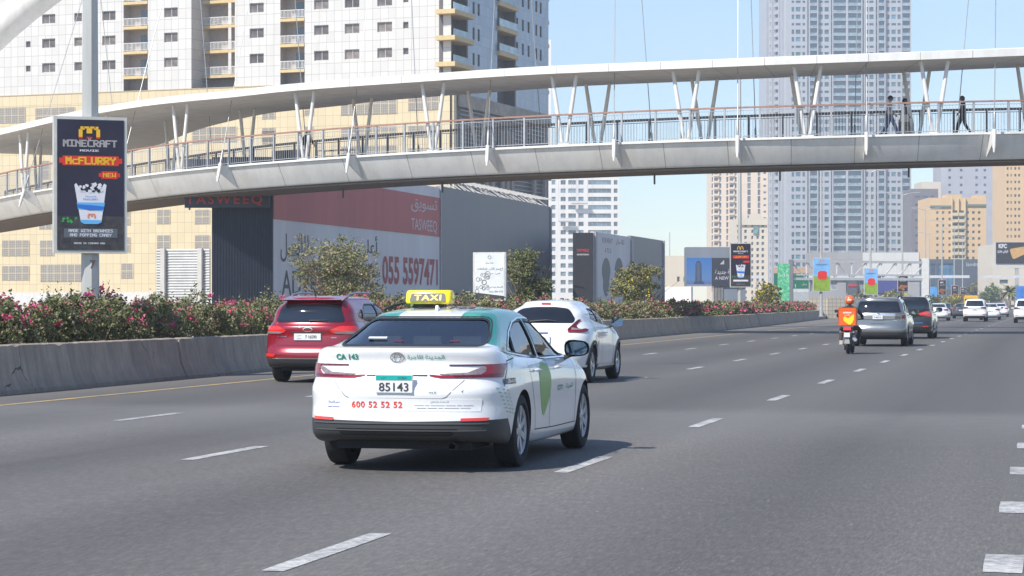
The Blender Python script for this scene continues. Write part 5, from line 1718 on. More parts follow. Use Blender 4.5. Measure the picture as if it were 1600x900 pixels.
g2 = thing('billboard_wall', 'dark green advertising wall with number 11 behind the gantry', 'billboard', F11.A.copy())
poster(None, F11, 1209, 1263, 427, 451, 'green_panel', mat('ad_green', (.015, .16, .085), .4), g2, 0, .3)
poster(None, F11, 1209, 1263, 418, 427, 'peach_panel', mat('ad_peach', (.55, .36, .24), .6), g2, -.3, .2)
poster(None, F11, 1209, 1263, 451.1, 457, 'white_panel', mat('ad_white', (.62, .63, .63), .6), g2, -.1, .28)
poster(None, F11, 1209, 1263, 457.1, 472, 'grey_panel', mat('ad_grey', (.45, .46, .46), .6), g2, -.2, .25)
htext(F11, '11', 1238, 1243, 444, 449, whp, g2, .02, .31); htext(F11, arabic('مول'), 1252, 1260, 442, 446, whp, g2, .0, .31)
# white corrugated cabinet with two posts
F12 = Face(328, 72, 245, 72.5)
cb = thing('slatted_panel', 'white corrugated metal panel on two posts behind the hedge', 'panel', F12.A.copy())
zc = F12.uv(286, 389)[1]; m = MB(); n = 34
pl = []
for i in range(n):
    z = .3 + (zc - .3) * i / n; h = (zc - .3) / n; pl += [(0.0, z), (.035, z + h * .35), (.035, z + h * .65), (0, z + h * .98)]
pl += [(-.05, zc), (-.05, .3)]
m.prism(pl, lambda p: (0, p[0], p[1]), lambda p: (F12.L, p[0], p[1])); m.build('sheet', mat('corrugated_white', (.60, .59, .56), .5, var=.15, scale=2), cb, rot=(0, 0, F12.rz))
for px in (257, 315):
    u = F12.uv(px)[0]; m = MB(); m.box(u - .07, u + .07, .045, .17, 0, zc + .02); m.build('post', mat('post_cream', (.60, .56, .50), .6), cb, rot=(0, 0, F12.rz))
# small framed notice
F13 = Face(790, 82, 739, 82.4)
nb = thing('notice_board', 'small white framed notice with grey ornament drawing behind the hedge', 'sign', F13.A.copy())
z0 = F13.uv(765, 470)[1]; z1 = F13.uv(765, 394)[1]
m = MB(); m.box(0, F13.L, -.16, 0, z0, z1); m.build('frame', mat('frame_alu', (.62, .60, .55), .45, metal=.2), nb, rot=(0, 0, F13.rz))
m = MB(); m.box(.05, F13.L - .07, .003, .012, z0 + .05, z1 - .05); bd_ = m.build('sheet', mat('notice_white', (.66, .68, .68), .4), nb, rot=(0, 0, F13.rz))
m = MB(); m.prism([(.05, z0 + .05), (F13.L - .07, z0 + .05), (F13.L - .07, z0 + .30), (.05, z0 + .17)], lambda p: (p[0], .0125, p[1]), lambda p: (p[0], .016, p[1])); m.build('dark_wedge', mat('notice_dark', (.05, .05, .05), .4), nb, rot=(0, 0, F13.rz))
ink = mat('notice_ink', (.22, .23, .22), .6)
for s_, y0, y1, a, b in ((arabic('جديد'), 410, 412, 758, 772), (arabic('تخفيضات كبيرة') if False else arabic('احجز الان شقتك'), 418, 423, 746, 786), (arabic('في مدينتنا'), 426, 429, 752, 782), (arabic('الاسعار تبدا من'), 447, 450, 764, 786), ('CALL 800 4110', 454, 457, 764, 786)): htext(F13, s_, a, b, y0, y1, ink, nb, .02, .018)
m = MB(); u, z = F13.uv(765, 402)
m.lathe([(.05, 0), (.065, 0)], (u, .02, z), 'y', 16)
for k in range(16):
    u2, z2 = F13.uv(742 + random.uniform(3, 22), random.uniform(428, 460)); r0 = random.uniform(.03, .09); m.lathe([(r0, .02), (r0 + .018, .02)], (u2, 0, z2), 'y', 12)
m.build('ornament', ink, nb, rot=(0, 0, F13.rz))
m = MB(); m.box(F13.L / 2 - .1, F13.L / 2 + .1, -.14, -.02, 0, z0); m.build('post', MATS['frame_alu'], nb, rot=(0, 0, F13.rz))
# ------------------------------------------------------------------ lamp columns with adverts
galv = mat('galvanised', (.50, .50, .47), .5, metal=.3, var=.12, scale=2, streak=True)
galv2 = mat('galvanised_base', (.46, .47, .46), .55, metal=.2, var=.2, scale=3)
ink_bg = mat('ad_night', (.018, .014, .035), .3, var=.35, scale=1.2)
adf = mat('ad_frame', (.56, .55, .50), .45, metal=.2)
c_yel = mat('ad_yellow', (.80, .45, .02), .4, var=0); c_red = mat('ad_red', (.62, .03, .02), .4, var=0); c_wh = mat('ad_paper', (.68, .68, .72), .4, var=.04); c_gr = mat('ad_silver', (.38, .36, .36), .4, var=.2, scale=20)
c_cy = mat('ad_cyan', (.12, .42, .75), .4, var=0); c_bl = mat('ad_blue', (.03, .16, .55), .4, var=0); c_gy = mat('ad_slate', (.10, .12, .14), .4, var=0); c_or = mat('ad_orange', (.72, .25, .12), .4, var=0); c_bk = mat('ad_black', (.02, .018, .02), .4, var=0); c_gn = mat('ad_candy', (.04, .35, .08), .4, var=0); c_rk = mat('ad_rock', (.045, .042, .045), .5, var=.6, scale=9)

def arches(m, cx, cz, w, h, f, blocky):
    """pair of golden arches; blocky is the pixel version"""
    if blocky:
        for (a, b, c, d) in ((-.5, -.32, -.5, .25), (.32, .5, -.5, .25), (-.42, -.22, .2, .5), (.22, .42, .2, .5), (-.3, -.02, .32, .5), (.02, .3, .32, .5), (-.13, .13, -.12, .38)):
            m.face([f((cx + a * w, cz + c * h)), f((cx + b * w, cz + c * h)), f((cx + b * w, cz + d * h)), f((cx + a * w, cz + d * h))])
    else:
        for s_ in (-1, 1):
            A = []; B = []
            for k in range(15):
                t = math.pi * k / 14; x = cx + s_ * .25 * w; A.append(f((x + .25 * w * math.cos(t), cz - .5 * h + h * math.sin(t)))); B.append(f((x + .14 * w * math.cos(t), cz - .5 * h + .86 * h * math.sin(t))))
            m.grid([A, B])

def cup_ad(root, W, H, f, english):
    """night coloured advert for a paper cup dessert; f maps (x, z, layer) on the panel"""
    def part(name, mm, fn):
        m = MB(); fn(m); m.build(name, mm, root)
    L = lambda k: (lambda p: f(p[0], p[1], k))
    rect = lambda m, a, b, c, d, k: m.face([f(a, c, k), f(b, c, k), f(b, d, k), f(a, d, k)])
    part('artwork_ground', c_rk, lambda m: rect(m, -.5 * W, .5 * W, -.5 * H, -.24 * H, 1))
    part('arches_mark', c_yel, lambda m: arches(m, -.02 * W, .405 * H, .32 * W, .085 * H, L(2), english))
    if english:
        part('arches_shade', c_red, lambda m: [rect(m, a * W, b * W, .355 * H, .368 * H, 3) for a, b in ((-.18, -.122), (.082, .14), (-.062, .022))])
        part('title_lettering', c_gr, lambda m: pixel_text(m, 'MINECRAFT', -.01 * W, .318 * H, .80 * W, .052 * H, L(2), .4))
        part('title_lettering', c_wh, lambda m: (pixel_text(m, 'MOVIE', -.02 * W, .263 * H, .28 * W, .015 * H, L(2)), pixel_text(m, 'A', -.02 * W, .352 * H, .03 * W, .01 * H, L(2))))
        part('red_label', c_red, lambda m: [rect(m, -.47 * W, .47 * W, .165 * H, .205 * H, 2), rect(m, -.42 * W, .42 * W, .148 * H, .222 * H, 3)])
        part('label_lettering', c_yel, lambda m: (pixel_text(m, 'McFLURRY', .0, .185 * H, .74 * W, .055 * H, L(5), .5)))
        part('new_label', c_red, lambda m: [rect(m, .12 * W, .44 * W, .062 * H, .092 * H, 2), rect(m, .16 * W, .40 * W, .048 * H, .106 * H, 3)])
        part('new_lettering', c_yel, lambda m: pixel_text(m, 'NEW', .28 * W, .077 * H, .19 * W, .032 * H, L(5)))
        part('caption_band', c_gy, lambda m: rect(m, -.40 * W, .40 * W, -.405 * H, -.335 * H, 3))
        part('caption_lettering', c_wh, lambda m: (pixel_text(m, 'MADE WITH BROWNIES', .0, -.352 * H, .66 * W, .022 * H, L(5)), pixel_text(m, 'AND POPPING CANDY', .0, -.385 * H, .62 * W, .022 * H, L(5)), pixel_text(m, 'MOVIE IN CINEMAS NOW', -.02 * W, -.448 * H, .46 * W, .012 * H, L(5))))
    else:
        part('title_lettering', c_wh, lambda m: (pixel_text(m, 'MINECRAFT', 0, .32 * H, .74 * W, .035 * H, L(2)), pixel_text(m, 'MOVIE', 0, .27 * H, .28 * W, .012 * H, L(2))))
        part('red_label', c_red, lambda m: (rect(m, -.40 * W, .42 * W, .155 * H, .225 * H, 2), rect(m, .14 * W, .44 * W, .055 * H, .10 * H, 2)))
        part('label_lettering', c_yel, lambda m: text_on(m, arabic('ماك فلوري'), 0, .19 * H, .6 * W, .05 * H, L(4), .02))
        part('caption_lettering', c_wh, lambda m: (rect(m, -.38 * W, .38 * W, -.385 * H, -.345 * H, 3), text_on(m, arabic('الان في السينما'), 0, -.45 * H, .4 * W, .018 * H, L(4))))
    # the cup
    cx = 0.0
    part('cup', c_wh, lambda m: m.face([f(cx + a * W, b * H, 4) for a, b in ((-.15, -.285), (-.10, -.30), (.10, -.30), (.16, -.285), (.235, .0), (.20, .012), (.15, -.03), (.05, -.055), (-.08, -.055), (-.17, -.02), (-.22, .012), (-.245, .0))]))
    def topping(m):
        r = random.Random(4)
        for k in range(26):
            x, z = cx + r.uniform(-.17, .16) * W, (-.025 + r.uniform(-.03, .035)) * H; s_ = r.uniform(.018, .035) * W
            m.face([f(x + s_ * math.cos(a), z + s_ * math.sin(a), 5 + k * .1) for a in (0, 1.2, 2.5, 3.7, 5)])
    part('cup_topping', c_wh, topping)
    def crumbs(m):
        r = random.Random(9)
        for k in range(12):
            x, z = cx + r.uniform(-.17, .16) * W, (-.02 + r.uniform(-.03, .025)) * H; s_ = r.uniform(.014, .028) * W; m.face([f(x + s_ * math.cos(a), z + s_ * math.sin(a), 8.5) for a in (0, 1.5, 3, 4.5)])
    part('cup_crumbs', c_bk, crumbs)
    part('cup_band', c_cy, lambda m: (m.face([f(cx + a * W, b * H, 6) for a, b in ((-.195, -.185), (.19, -.20), (.21, -.135), (-.21, -.135))]), m.face([f(cx + a * W, b * H, 6) for a, b in ((-.15, -.285), (-.10, -.30), (.10, -.30), (.158, -.288), (.16, -.27), (-.155, -.268))])))
    part('cup_stripe', c_bl, lambda m: m.face([f(cx + a * W, b * H, 7) for a, b in ((-.198, -.175), (-.02, -.195), (.19, -.19), (.197, -.165), (0.0, -.155), (-.202, -.15))]))
    part('cup_mark', c_or, lambda m: arches(m, cx + .01 * W, -.238 * H, .12 * W, .035 * H, L(7), True))
    part('cup_lettering', c_bl, lambda m: (text_on(m, 'McFLURRY', cx, -.11 * H, .22 * W, .014 * H, L(7)), text_on(m, 'Minecraft', cx, -.088 * H, .16 * W, .01 * H, L(7))))
    def candy(m):
        r = random.Random(2)
        for k in range(9):
            x, z = r.uniform(-.42, -.22) * W, r.uniform(-.30, -.255) * H; s_ = r.uniform(.015, .03) * W; m.face([f(x + s_ * math.cos(a), z + s_ * math.sin(a), 3.5) for a in (0, 1.5, 3, 4.5)])
    part('candies', c_gn, candy)

def field_ad(root, W, H, f):
    """sky and meadow advert with a red cushion shape"""
    rect = lambda m, a, b, c, d, k: m.face([f(a, c, k), f(b, c, k), f(b, d, k), f(a, d, k)])
    m = MB(); rect(m, -.5 * W, .5 * W, -.05 * H, .5 * H, 1); m.build('printed_sky', mat('print_sky', (.20, .45, .78), .4, var=.3, scale=.8), root)
    m = MB(); rect(m, -.5 * W, .5 * W, -.5 * H, -.05 * H, 1); m.build('printed_grass', mat('print_grass', (.25, .38, .04), .4, var=.3, scale=2), root)
    m = MB(); arches(m, 0, .40 * H, .34 * W, .09 * H, lambda p: f(p[0], p[1], 2), True); m.build('arches_mark', c_or, root)
    m = MB(); pixel_text(m, 'MINECRAFT', 0, .31 * H, .74 * W, .04 * H, lambda p: f(p[0], p[1], 2)); m.build('title_lettering', c_gy, root)
    m = MB(); m.face([f(a * W, b * H, 3) for a, b in rounded([(-.24, -.14), (.30, -.16), (.34, .08), (.20, .12), (-.12, .12), (-.26, .06)], .08)]); m.build('red_box_print', mat('ad_bright_red', (.72, .03, .02), .4, var=.05), root)

def food_ad(root, W, H, f):
    rect = lambda m, a, b, c, d, k: m.face([f(a, c, k), f(b, c, k), f(b, d, k), f(a, d, k)])
    m = MB(); text_on(m, 'KFC', -.05 * W, .33 * H, .46 * W, .10 * H, lambda p: f(p[0], p[1], 2), .05); text_on(m, arabic('اطلب الان'), 0, .16 * H, .62 * W, .09 * H, lambda p: f(p[0], p[1], 2), .03); m.build('lettering', c_wh, root)
    m = MB()
    for k in range(3): rect(m, (-.42 + .3 * k) * W, (-.26 + .3 * k) * W, .46 * H, .49 * H, 2)
    m.build('red_stripes', c_red, root)
    m = MB(); r = random.Random(5)
    for k in range(9):
        x, z = r.uniform(-.32, .34) * W, r.uniform(-.40, -.12) * H; s_ = r.uniform(.12, .2) * W; m.face([f(x + s_ * math.cos(a), z + s_ * .7 * math.sin(a), 2 + k * .1) for a in (0, 1, 2, 3, 4, 5)])
    m.build('printed_food', mat('print_food', (.35, .13, .06), .4, var=.4, scale=6), root)

def lamp_post(px, d, sx0, sx1, sy0, sy1, kind, label, tall=10.5, adlabel=None, pole_w=.36, yaw=0.0):
    p = P(px, HOR, d); base = (p.x, p.y, .3 if d > 60 else .35)
    t = thing('street_lamp', label, 'street lamp', base, TH + yaw, 'lamp columns along the median')
    zof = base[2]
    m = MB(); r = pole_w / 2
    m.tube([(0, 0, 0), (0, 0, .7)], [r * 1.08, r * 1.06], 8); m.tube([(0, 0, .7), (0, 0, .76)], [r * 1.0, r * .93], 8, caps=False); m.tube([(0, 0, .7), (0, 0, tall)], [r * .92, r * .5], 8); m.box(-r * 1.5, r * 1.5, -r * 1.5, r * 1.5, 0, .04)
    m.build('pole', galv, t, smooth=20)
    for s_ in (-1, 1):
        m = MB(); m.tube([(0, 0, tall - .3), (s_ * .6, 0, tall - .02), (s_ * 1.6, 0, tall + .12)], [.05, .045, .04], 6); a = m.build('lamp_arm', galv, t)
        m = MB(); m.hexa([(s_ * 1.5, -.14, tall + .04), (s_ * 2.3, -.10, tall + .10), (s_ * 2.3, .10, tall + .10), (s_ * 1.5, .14, tall + .04), (s_ * 1.5, -.12, tall + .20), (s_ * 2.3, -.06, tall + .18), (s_ * 2.3, .06, tall + .18), (s_ * 1.5, .12, tall + .20)]); m.build('lamp_head', mat('lamp_grey', (.35, .35, .36), .5), a)
    if kind:
        W = (sx1 - sx0) / FPX * d; H = (sy1 - sy0) / FPX * d; cx = ((sx0 + sx1) / 2 - px) / FPX * d; cz = CAMH + (HOR - (sy0 + sy1) / 2) / FPX * d
        y0 = -.26
        m = MB(); m.box(-W / 2, W / 2, y0, y0 + .22, -H / 2, H / 2); m.box(-.06, .06, y0 + .2, .0, H * .2, H * .25); m.box(-.06, .06, y0 + .2, .0, -H * .25, -H * .2); a = m.build('advert_panel', adf, t, loc=(cx, 0, cz - base[2])); a['label'] = adlabel
        w2 = W * .915; h2_ = H * .955
        bgm = {'cup': ink_bg, 'cup2': ink_bg, 'field': c_cy, 'food': c_bk}[kind]
        m = MB(); m.box(-w2 / 2, w2 / 2, y0 - .012, y0 - .002, -h2_ / 2, h2_ / 2); m.build('poster', bgm, a)
        f = lambda x, z, k, Y=y0: (x, Y - .012 - .0022 * k * max(1, d / 90), z)
        if kind in ('cup', 'cup2'): cup_ad(a, w2, h2_, f, kind == 'cup')
        elif kind == 'field': field_ad(a, w2, h2_, f)
        else: food_ad(a, w2, h2_, f)
    return t
t = lamp_post(141, 45.3, 82, 195, 184, 396, 'cup', 'nearest lamp column, its thick pole numbered 7 at hedge height', 15.7, 'large dark dessert advert with a paper cup on the nearest lamp column', .40, yaw=R_(19))
m = MB(); text_on(m, '7', .02, 1.5, None, .17, lambda p: (p[0], -.212, p[1] + .40), .02); m.build('number', mat('print_dark', (.09, .07, .07), .6), t)
lamp_post(1156, 158, 1140, 1173.5, 379.5, 449, 'cup2', 'second lamp column seen, standing right of the navy billboard', 16.9, 'dark dessert advert with arabic label, second from the left', .34)
lamp_post(1283, 200, 1269.5, 1297, 403, 455.5, 'field', 'third lamp column, beside the grey commercial wall', 15.7, 'sky and grass advert with red shape, the larger of two', .3)
lamp_post(1360, 252, 1349.5, 1371, 419, 460.5, 'field', 'fourth lamp column, in front of the pale panels', 15.7, 'sky and grass advert with red shape, the smaller one further right', .3)
for i, (px, d, a, b, c, e, top, w1, w2) in enumerate(((1410, 306, 1402, 1418.5, 430, 456, 15.7, 'fifth lamp column, by the right part of the gantry', 'black fast food advert nearest of the row'), (1446, 356, 1439.5, 1453, 436, 463, 15.7, 'sixth lamp column, in front of the dark shaded block', 'black fast food advert second of the row'),
        (1472, 408, 1465.5, 1478, 437, 461, 15.7, 'seventh lamp column, at the left of the apricot block', 'black fast food advert third of the row'), (1491, 452, 1486, 1497, 446, 467, 15.7, 'eighth lamp column, thin against the apricot block', 'black fast food advert fourth of the row'), (1504, 505, 1500, 1509, 449, 467, 15.7, 'ninth lamp column, right of the balcony stack', 'black fast food advert smallest of the row'))):
    lamp_post(px, d, a, b, c, e, 'food', w1, top, w2, .3)
lamp_post(1452, 480, 0, 0, 0, 0, None, 'thin lamp column without advert left of the apricot block', 15.7, None, .3)
# billboards far right
def board(ax, bx_, d, y0, y1, name, label, mm, legs=True):
    F = Face(ax, d, bx_, d); t = thing(name, label, 'billboard', F.A.copy()); z1 = F.uv(ax, y0)[1]; z0 = F.uv(ax, y1)[1]
    m = MB(); m.box(0, F.L, -.8, 0, z0, z1); m.build('board', mm, t, rot=(0, 0, F.rz))
    if legs:
        m = MB(); m.box(F.L / 2 - .4, F.L / 2 + .4, -.7, -.1, 0, z0); m.build('leg', galv, t, rot=(0, 0, F.rz))
    return t, F, z0, z1
t, F, z0, z1 = board(1625, 1554, 520, 378, 419, 'billboard', 'white framed dark food billboard above the low beige building', mat('board_white', (.62, .60, .56), .6))
m = MB(); m.box(.3, F.L - .3, .01, .2, F.uv(1580, 416)[1] + .6, z1 - .1); m.build('poster', c_bk, t, rot=(0, 0, F.rz))
htext(F, 'KFC', 1560, 1573, 381, 388, c_wh, t, .05, .22); htext(F, arabic('عرض جديد'), 1558, 1575, 390, 396, c_wh, t, .03, .22)
m = MB(); u = F.uv(1592)[0]; z = F.uv(1592, 396)[1]; m.prism(rounded([(u + 2.2, z + 1), (u + 1.4, z - 1.4), (u - 3, z + .6), (u - 2.6, z + 1.8)], .5), lambda p: (p[0], .21, p[1]), lambda p: (p[0], .3, p[1])); m.build('printed_food', mat('print_bread', (.62, .36, .12), .5, var=.3, scale=3), t, rot=(0, 0, F.rz))
board(1612, 1590, 300, 447, 470, 'advert_board', 'blue advert board at the right edge above the white suv', mat('board_blue', (.06, .22, .60), .4, var=.3, scale=1.5))
t, F, z0, z1 = board(1464, 1452, 420, 448, 464, 'advert_board', 'bright blue small board between the black food adverts', mat('board_cyan', (.10, .35, .70), .4, var=.3, scale=1.5))

# ------------------------------------------------------------------ truss sign gantry
ga = P(1236, HOR, 275); gb_ = P(1446, HOR, 283)
gt_ = thing('sign_gantry', 'white steel truss gantry spanning beside the grey commercial wall', 'gantry', (ga.x, ga.y, 0))
gm_ = mat('gantry_white', (.60, .59, .56), .5, var=.1); gm2 = mat('gantry_grey', (.17, .18, .19), .5)
def gp(t_, z): v = ga.lerp(gb_, t_); return Vector((v.x - ga.x, v.y - ga.y, z))
zA, zB = CAMH + (HOR - 409) / FPX * 278, CAMH + (HOR - 436) / FPX * 278
m = MB(); m.bar(gp(0, 0), gp(0, zA + .2), .5, .5, up=(1, 0, 0)); m.build('leg', gm2, gt_)
m = MB(); m.bar(gp(1, 0), gp(1, zA + .5), .9, .9, up=(1, 0, 0)); m.build('leg', gm_, gt_)
m = MB(); n = 9
for z, w in ((zA, .3), (zB, .3), (zB + .5, .2)): m.bar(gp(0, z), gp(1, z), w, w)
for k in range(n):
    a, b = k / n, (k + 1) / n
    m.bar(gp(a, zB), gp(b, zA), .14, .14) if k >= 4 else m.bar(gp(a, zA), gp(b, zB), .12, .12)
    m.bar(gp(a, zB), gp(a, zA), .14, .14, up=(1, 0, 0))
m.build('truss', gm_, gt_)

# ------------------------------------------------------------------ patterned temporary fence panels
fpm = None
def fence_print():
    mm, nt, b = new_mat('fence_print'); x = sep(nt, coord(nt))
    fx = mth(nt, 'FRACT', mth(nt, 'DIVIDE', x[0], .42)); fz = mth(nt, 'FRACT', mth(nt, 'DIVIDE', x[2], .36))
    j = mth(nt, 'MAXIMUM', mth(nt, 'LESS_THAN', fx, .16), mth(nt, 'LESS_THAN', fz, .22))
    n = noise(nt, 4, 3, .7, coord(nt))
    nt.links.new(mixc(nt, mth(nt, 'MULTIPLY', j, .6), mixc(nt, n, (.50, .44, .35), (.66, .58, .47)), (.28, .24, .19)), b.inputs['Base Color']); b.inputs['Roughness'].default_value = .9
    return mm
fpm = fence_print()
for i, (a, b, d1, d2, lab) in enumerate(((1264, 1290.5, 212, 212.3, 'beige gabion style screen panel at the end of the hedge, left one'), (1293, 1320, 214, 214.6, 'beige gabion style screen panel, middle one right of the dark gap'), (1320.5, 1352, 217, 218.5, 'beige gabion style screen panel, rightmost one behind the motorcycle'))):
    F = Face(b, d2, a, d1); t = thing('screen_panel', lab, 'fence', F.A.copy(), group='beige screen panels at the hedge end')
    h = F.uv((a + b) / 2, 466)[1]
    m = MB(); m.box(0, F.L, -.5, 0, .0, h); m.build('cage', fpm, t, rot=(0, 0, F.rz))
    m = MB()
    k = int(F.L / .42)
    for j in range(k): m.box(j * .42 + .05, j * .42 + .2, -.3, -.2, h, h + random.uniform(.08, .2))
    m.build('top_spikes', mat('stake_beige', (.42, .38, .31), .9), t, rot=(0, 0, F.rz))
# ------------------------------------------------------------------ the green and white taxi
def taxi_livery(nt, xs, c):
    x, y, z = xs[0], xs[1], xs[2]
    ax = mth(nt, 'ABSOLUTE', x)
    green = (0.0, 0.24, 0.17)
    lgreen = (0.05, 0.42, 0.26)
    # green: roof and rear pillar above a line falling to the rear deck
    line = mth(nt, 'MULTIPLY_ADD', y, 0.02, 1.075)
    up = mth(nt, 'GREATER_THAN', z, mth(nt, 'ADD', line, 0.0))
    side = mth(nt, 'GREATER_THAN', ax, 0.30)
    cab = mth(nt, 'MULTIPLY', mth(nt, 'GREATER_THAN', y, 0.66), mth(nt, 'LESS_THAN', y, 3.4))
    g = mth(nt, 'MULTIPLY', mth(nt, 'MULTIPLY', up, side), cab)
    # the pillar foot reaches a little lower just behind the rear door glass
    foot = mth(nt, 'MULTIPLY', mth(nt, 'GREATER_THAN', z, mth(nt, 'MULTIPLY_ADD', y, 0.42, 0.60)), mth(nt, 'MULTIPLY', mth(nt, 'GREATER_THAN', ax, 0.6), mth(nt, 'MULTIPLY', mth(nt, 'GREATER_THAN', y, 0.72), mth(nt, 'LESS_THAN', y, 1.5))))
    g = mth(nt, 'MAXIMUM', g, foot)
    c = mixc(nt, g, c, green)
    # lighter check band beside the white roof stripe
    ck = mth(nt, 'MULTIPLY', mth(nt, 'GREATER_THAN', ax, 0.30), mth(nt, 'LESS_THAN', ax, 0.46))
    ch = nd(nt, 'ShaderNodeTexChecker'); ch.inputs['Scale'].default_value = 6.2
    nt.links.new(coord(nt), ch.inputs['Vector'])
    ck = mth(nt, 'MULTIPLY', mth(nt, 'MULTIPLY', ck, mth(nt, 'MULTIPLY_ADD', ch.outputs[1], 0.5, 0.5)), mth(nt, 'MULTIPLY', up, cab))
    return mixc(nt, ck, c, lgreen)

def taxi_lower(nt, xs):
    x, y, z = xs[0], xs[1], xs[2]
    rear = mth(nt, 'LESS_THAN', y, mth(nt, 'MULTIPLY_ADD', z, -1.1, 1.06))
    lo = mth(nt, 'LESS_THAN', z, mth(nt, 'MULTIPLY_ADD', mth(nt, 'ABSOLUTE', x), 0.02, 0.455))
    return mth(nt, 'MULTIPLY', rear, lo)

def make_taxi(loc, rotz):
    L = 4.9
    t = thing('taxi', 'white saloon taxi with green roof sides and yellow roof sign, nearest car on the road', 'taxi', loc, rotz)
    pm = paint('taxi_paint', (0.8, 0.8, 0.79), rough=0.3, lower=taxi_lower, extra=taxi_livery)
    b = [(0.4, -0.012), (1.1, 0.012), (1.9, -0.012), (3.0, -0.008), (3.9, 0.014), (4.6, -0.03)]
    rings = [
        ring([(0, .30), (1, .24), (4, .24)], .35, 4.6, .70, .4, .6, sub=2),
        ring([(0, .305), (.9, .22), (2.4, .185), (4, .2), (4.9, .22)], .13, 4.79, .84, .55, .8, sub=3),
        ring([(0, .35), (.9, .30), (2.4, .25), (4, .27)], .03, 4.87, .885, .55, .95, nr=2.8, sub=4),
        ring([(0, .455), (1.2, .48), (2.5, .47), (4, .5)], .015, 4.895, .905, .56, 1.0, nr=2.8, bul=b, sub=3),
        ring([(0, .60), (1.2, .63), (2.5, .62), (4, .62), (4.9, .6)], .028, 4.88, .91, .58, 1.1, nr=2.75, bul=b, sub=3),
        ring([(0, .72), (1.2, .76), (2.5, .76), (4, .72), (4.9, .66)], .012, 4.85, .908, .58, 1.15, nr=2.75, bul=b, sub=3),
        ring([(0, .80), (1.2, .83), (2.5, .83), (4, .78), (4.9, .68)], .055, 4.82, .898, .58, 1.2, nr=2.7, sub=4, bul=b),
        ring([(0, .98), (.6, .93), (1.6, .905), (2.5, .89), (3.6, .85), (4.9, .70)], .13, 4.78, .885, .50, 1.25, nr=2.8, sub=4, bul=b),
        ring([(0, 1.095), (.5, 1.055), (1.2, .99), (2.5, .955), (3.6, .94), (4.3, .86), (4.9, .735)], .10, 4.70, .835, .50, 1.3, nr=2.8, sub=4),
        ring([(0, 1.105), (.4, 1.10), (.8, 1.055), (1.4, 1.0), (2.5, .968), (3.6, .965), (4.3, .9), (4.9, .77)], .17, 4.55, .80, .45, 1.3, nr=2.7, sub=5),
        ring([(.3, 1.105), (.7, 1.115), (1.0, 1.06), (1.4, 1.01), (2.5, .98), (3.3, 1.0), (3.8, 1.02)], .46, 3.85, .775, .42, .85, nr=3.3, nf=2.4, sub=5),
        ring([(.6, 1.20), (1.5, 1.17), (3, 1.17), (3.6, 1.12)], .70, 3.42, .705, .44, .8, nr=3.4, sub=5),
        ring([(1.1, 1.335), (2, 1.365), (2.8, 1.36)], 1.08, 2.92, .60, .42, .6, nr=3.4, sub=4),
        ring([(1.1, 1.392), (2, 1.432), (2.8, 1.41)], 1.26, 2.75, .51, .42, .5, nr=3.2, sub=4),
        ring([(1.5, 1.434), (2.1, 1.46), (2.7, 1.44)], 1.55, 2.55, .25, .35, .35, sub=2),
        ring(1.465, 2.05, 2.3, .02, .1, .1, sub=1)]
    cav = [ring(.45, .95, 3.75, .70, .3, .3, sub=1), ring(.92, .9, 3.75, .74, .3, .3, sub=2),
           ring([(1, 1.03), (3.6, .95)], .95, 3.6, .70, .3, .4, sub=2), ring([(1, 1.29), (2, 1.32), (3, 1.3)], 1.40, 2.85, .53, .3, .3, sub=1), ring([(1, 1.33), (2, 1.37), (3, 1.34)], 1.55, 2.7, .46, .3, .3, sub=1), ring(1.37, 2, 2.3, .05, .1, .1, sub=1)]
    rdoor = rounded([(1.40, 1.035), (2.24, .985), (2.215, 1.335), (1.95, 1.328), (1.62, 1.262), (1.47, 1.18)], .03)
    quarter = rounded([(1.10, 1.055), (1.36, 1.04), (1.42, 1.165), (1.42, 1.19), (1.25, 1.12)], .015)
    fdoor = rounded([(2.33, .983), (3.20, .965), (3.28, .985), (2.92, 1.215), (2.65, 1.318), (2.305, 1.335)], .03)
    fquarter = rounded([(3.34, .985), (3.56, .985), (3.2, 1.09)], .012)
    rear = rounded([(-.69, 1.118), (.69, 1.118), (.56, 1.362), (-.56, 1.362)], .07)
    front = rounded([(-.70, 1.04), (.70, 1.04), (.55, 1.36), (-.55, 1.36)], .06)
    glass = tint_glass('cabin_glass', (0.55, 0.6, 0.58), 1.5)
    body, sf = make_body(t, rings, pm, (1.09, 3.915), .335, [('side_window', rdoor, 'S', .45), ('side_window', quarter, 'S', .45), ('side_window', fdoor, 'S', .45), ('side_window', fquarter, 'S', .5),
                         ('rear_window', rear, 'B', 1.7), ('windscreen', front, 'F', 2.8)], cavity=cav, glass=glass)
    bpm = MATS['black_plastic']
    dark = tint_glass('privacy_film', (0.36, 0.40, 0.43), 2.2)
    for o in t.children:
        if o.name.startswith('rear_window'): o.data.materials[0] = dark
    # chrome line over the side glass
    for v in ('R', 'L'):
        strip(sf, [(1.06, 1.06), (1.25, 1.135), (1.5, 1.235), (1.8, 1.318), (2.1, 1.352), (2.5, 1.352), (2.8, 1.29), (3.3, 1.07)], .014, v, .006).build('chrome_trim', MATS['chrome'], t)
        strip(sf, [(1.0, 1.045), (1.5, 1.012), (2.3, .962), (3.5, .955)], .012, v, .008).build('chrome_trim', MATS['chrome'], t)
    # seams
    for v in ('R', 'L'):
        s1 = [strip(sf, l, .009, v, .0025) for l in (
            [(2.27, 1.0), (2.29, .7), (2.28, .31)], [(3.48, .93), (3.43, .6), (3.44, .31)], [(1.40, 1.0), (1.44, .82), (1.54, .62), (1.62, .5), (1.66, .31)], [(1.64, .315), (2.5, .30), (3.5, .30)], [(1.0, 1.0), (.62, .98), (.45, .76)])]
        join(s1).build('door_seams', MATS['seam'], t)
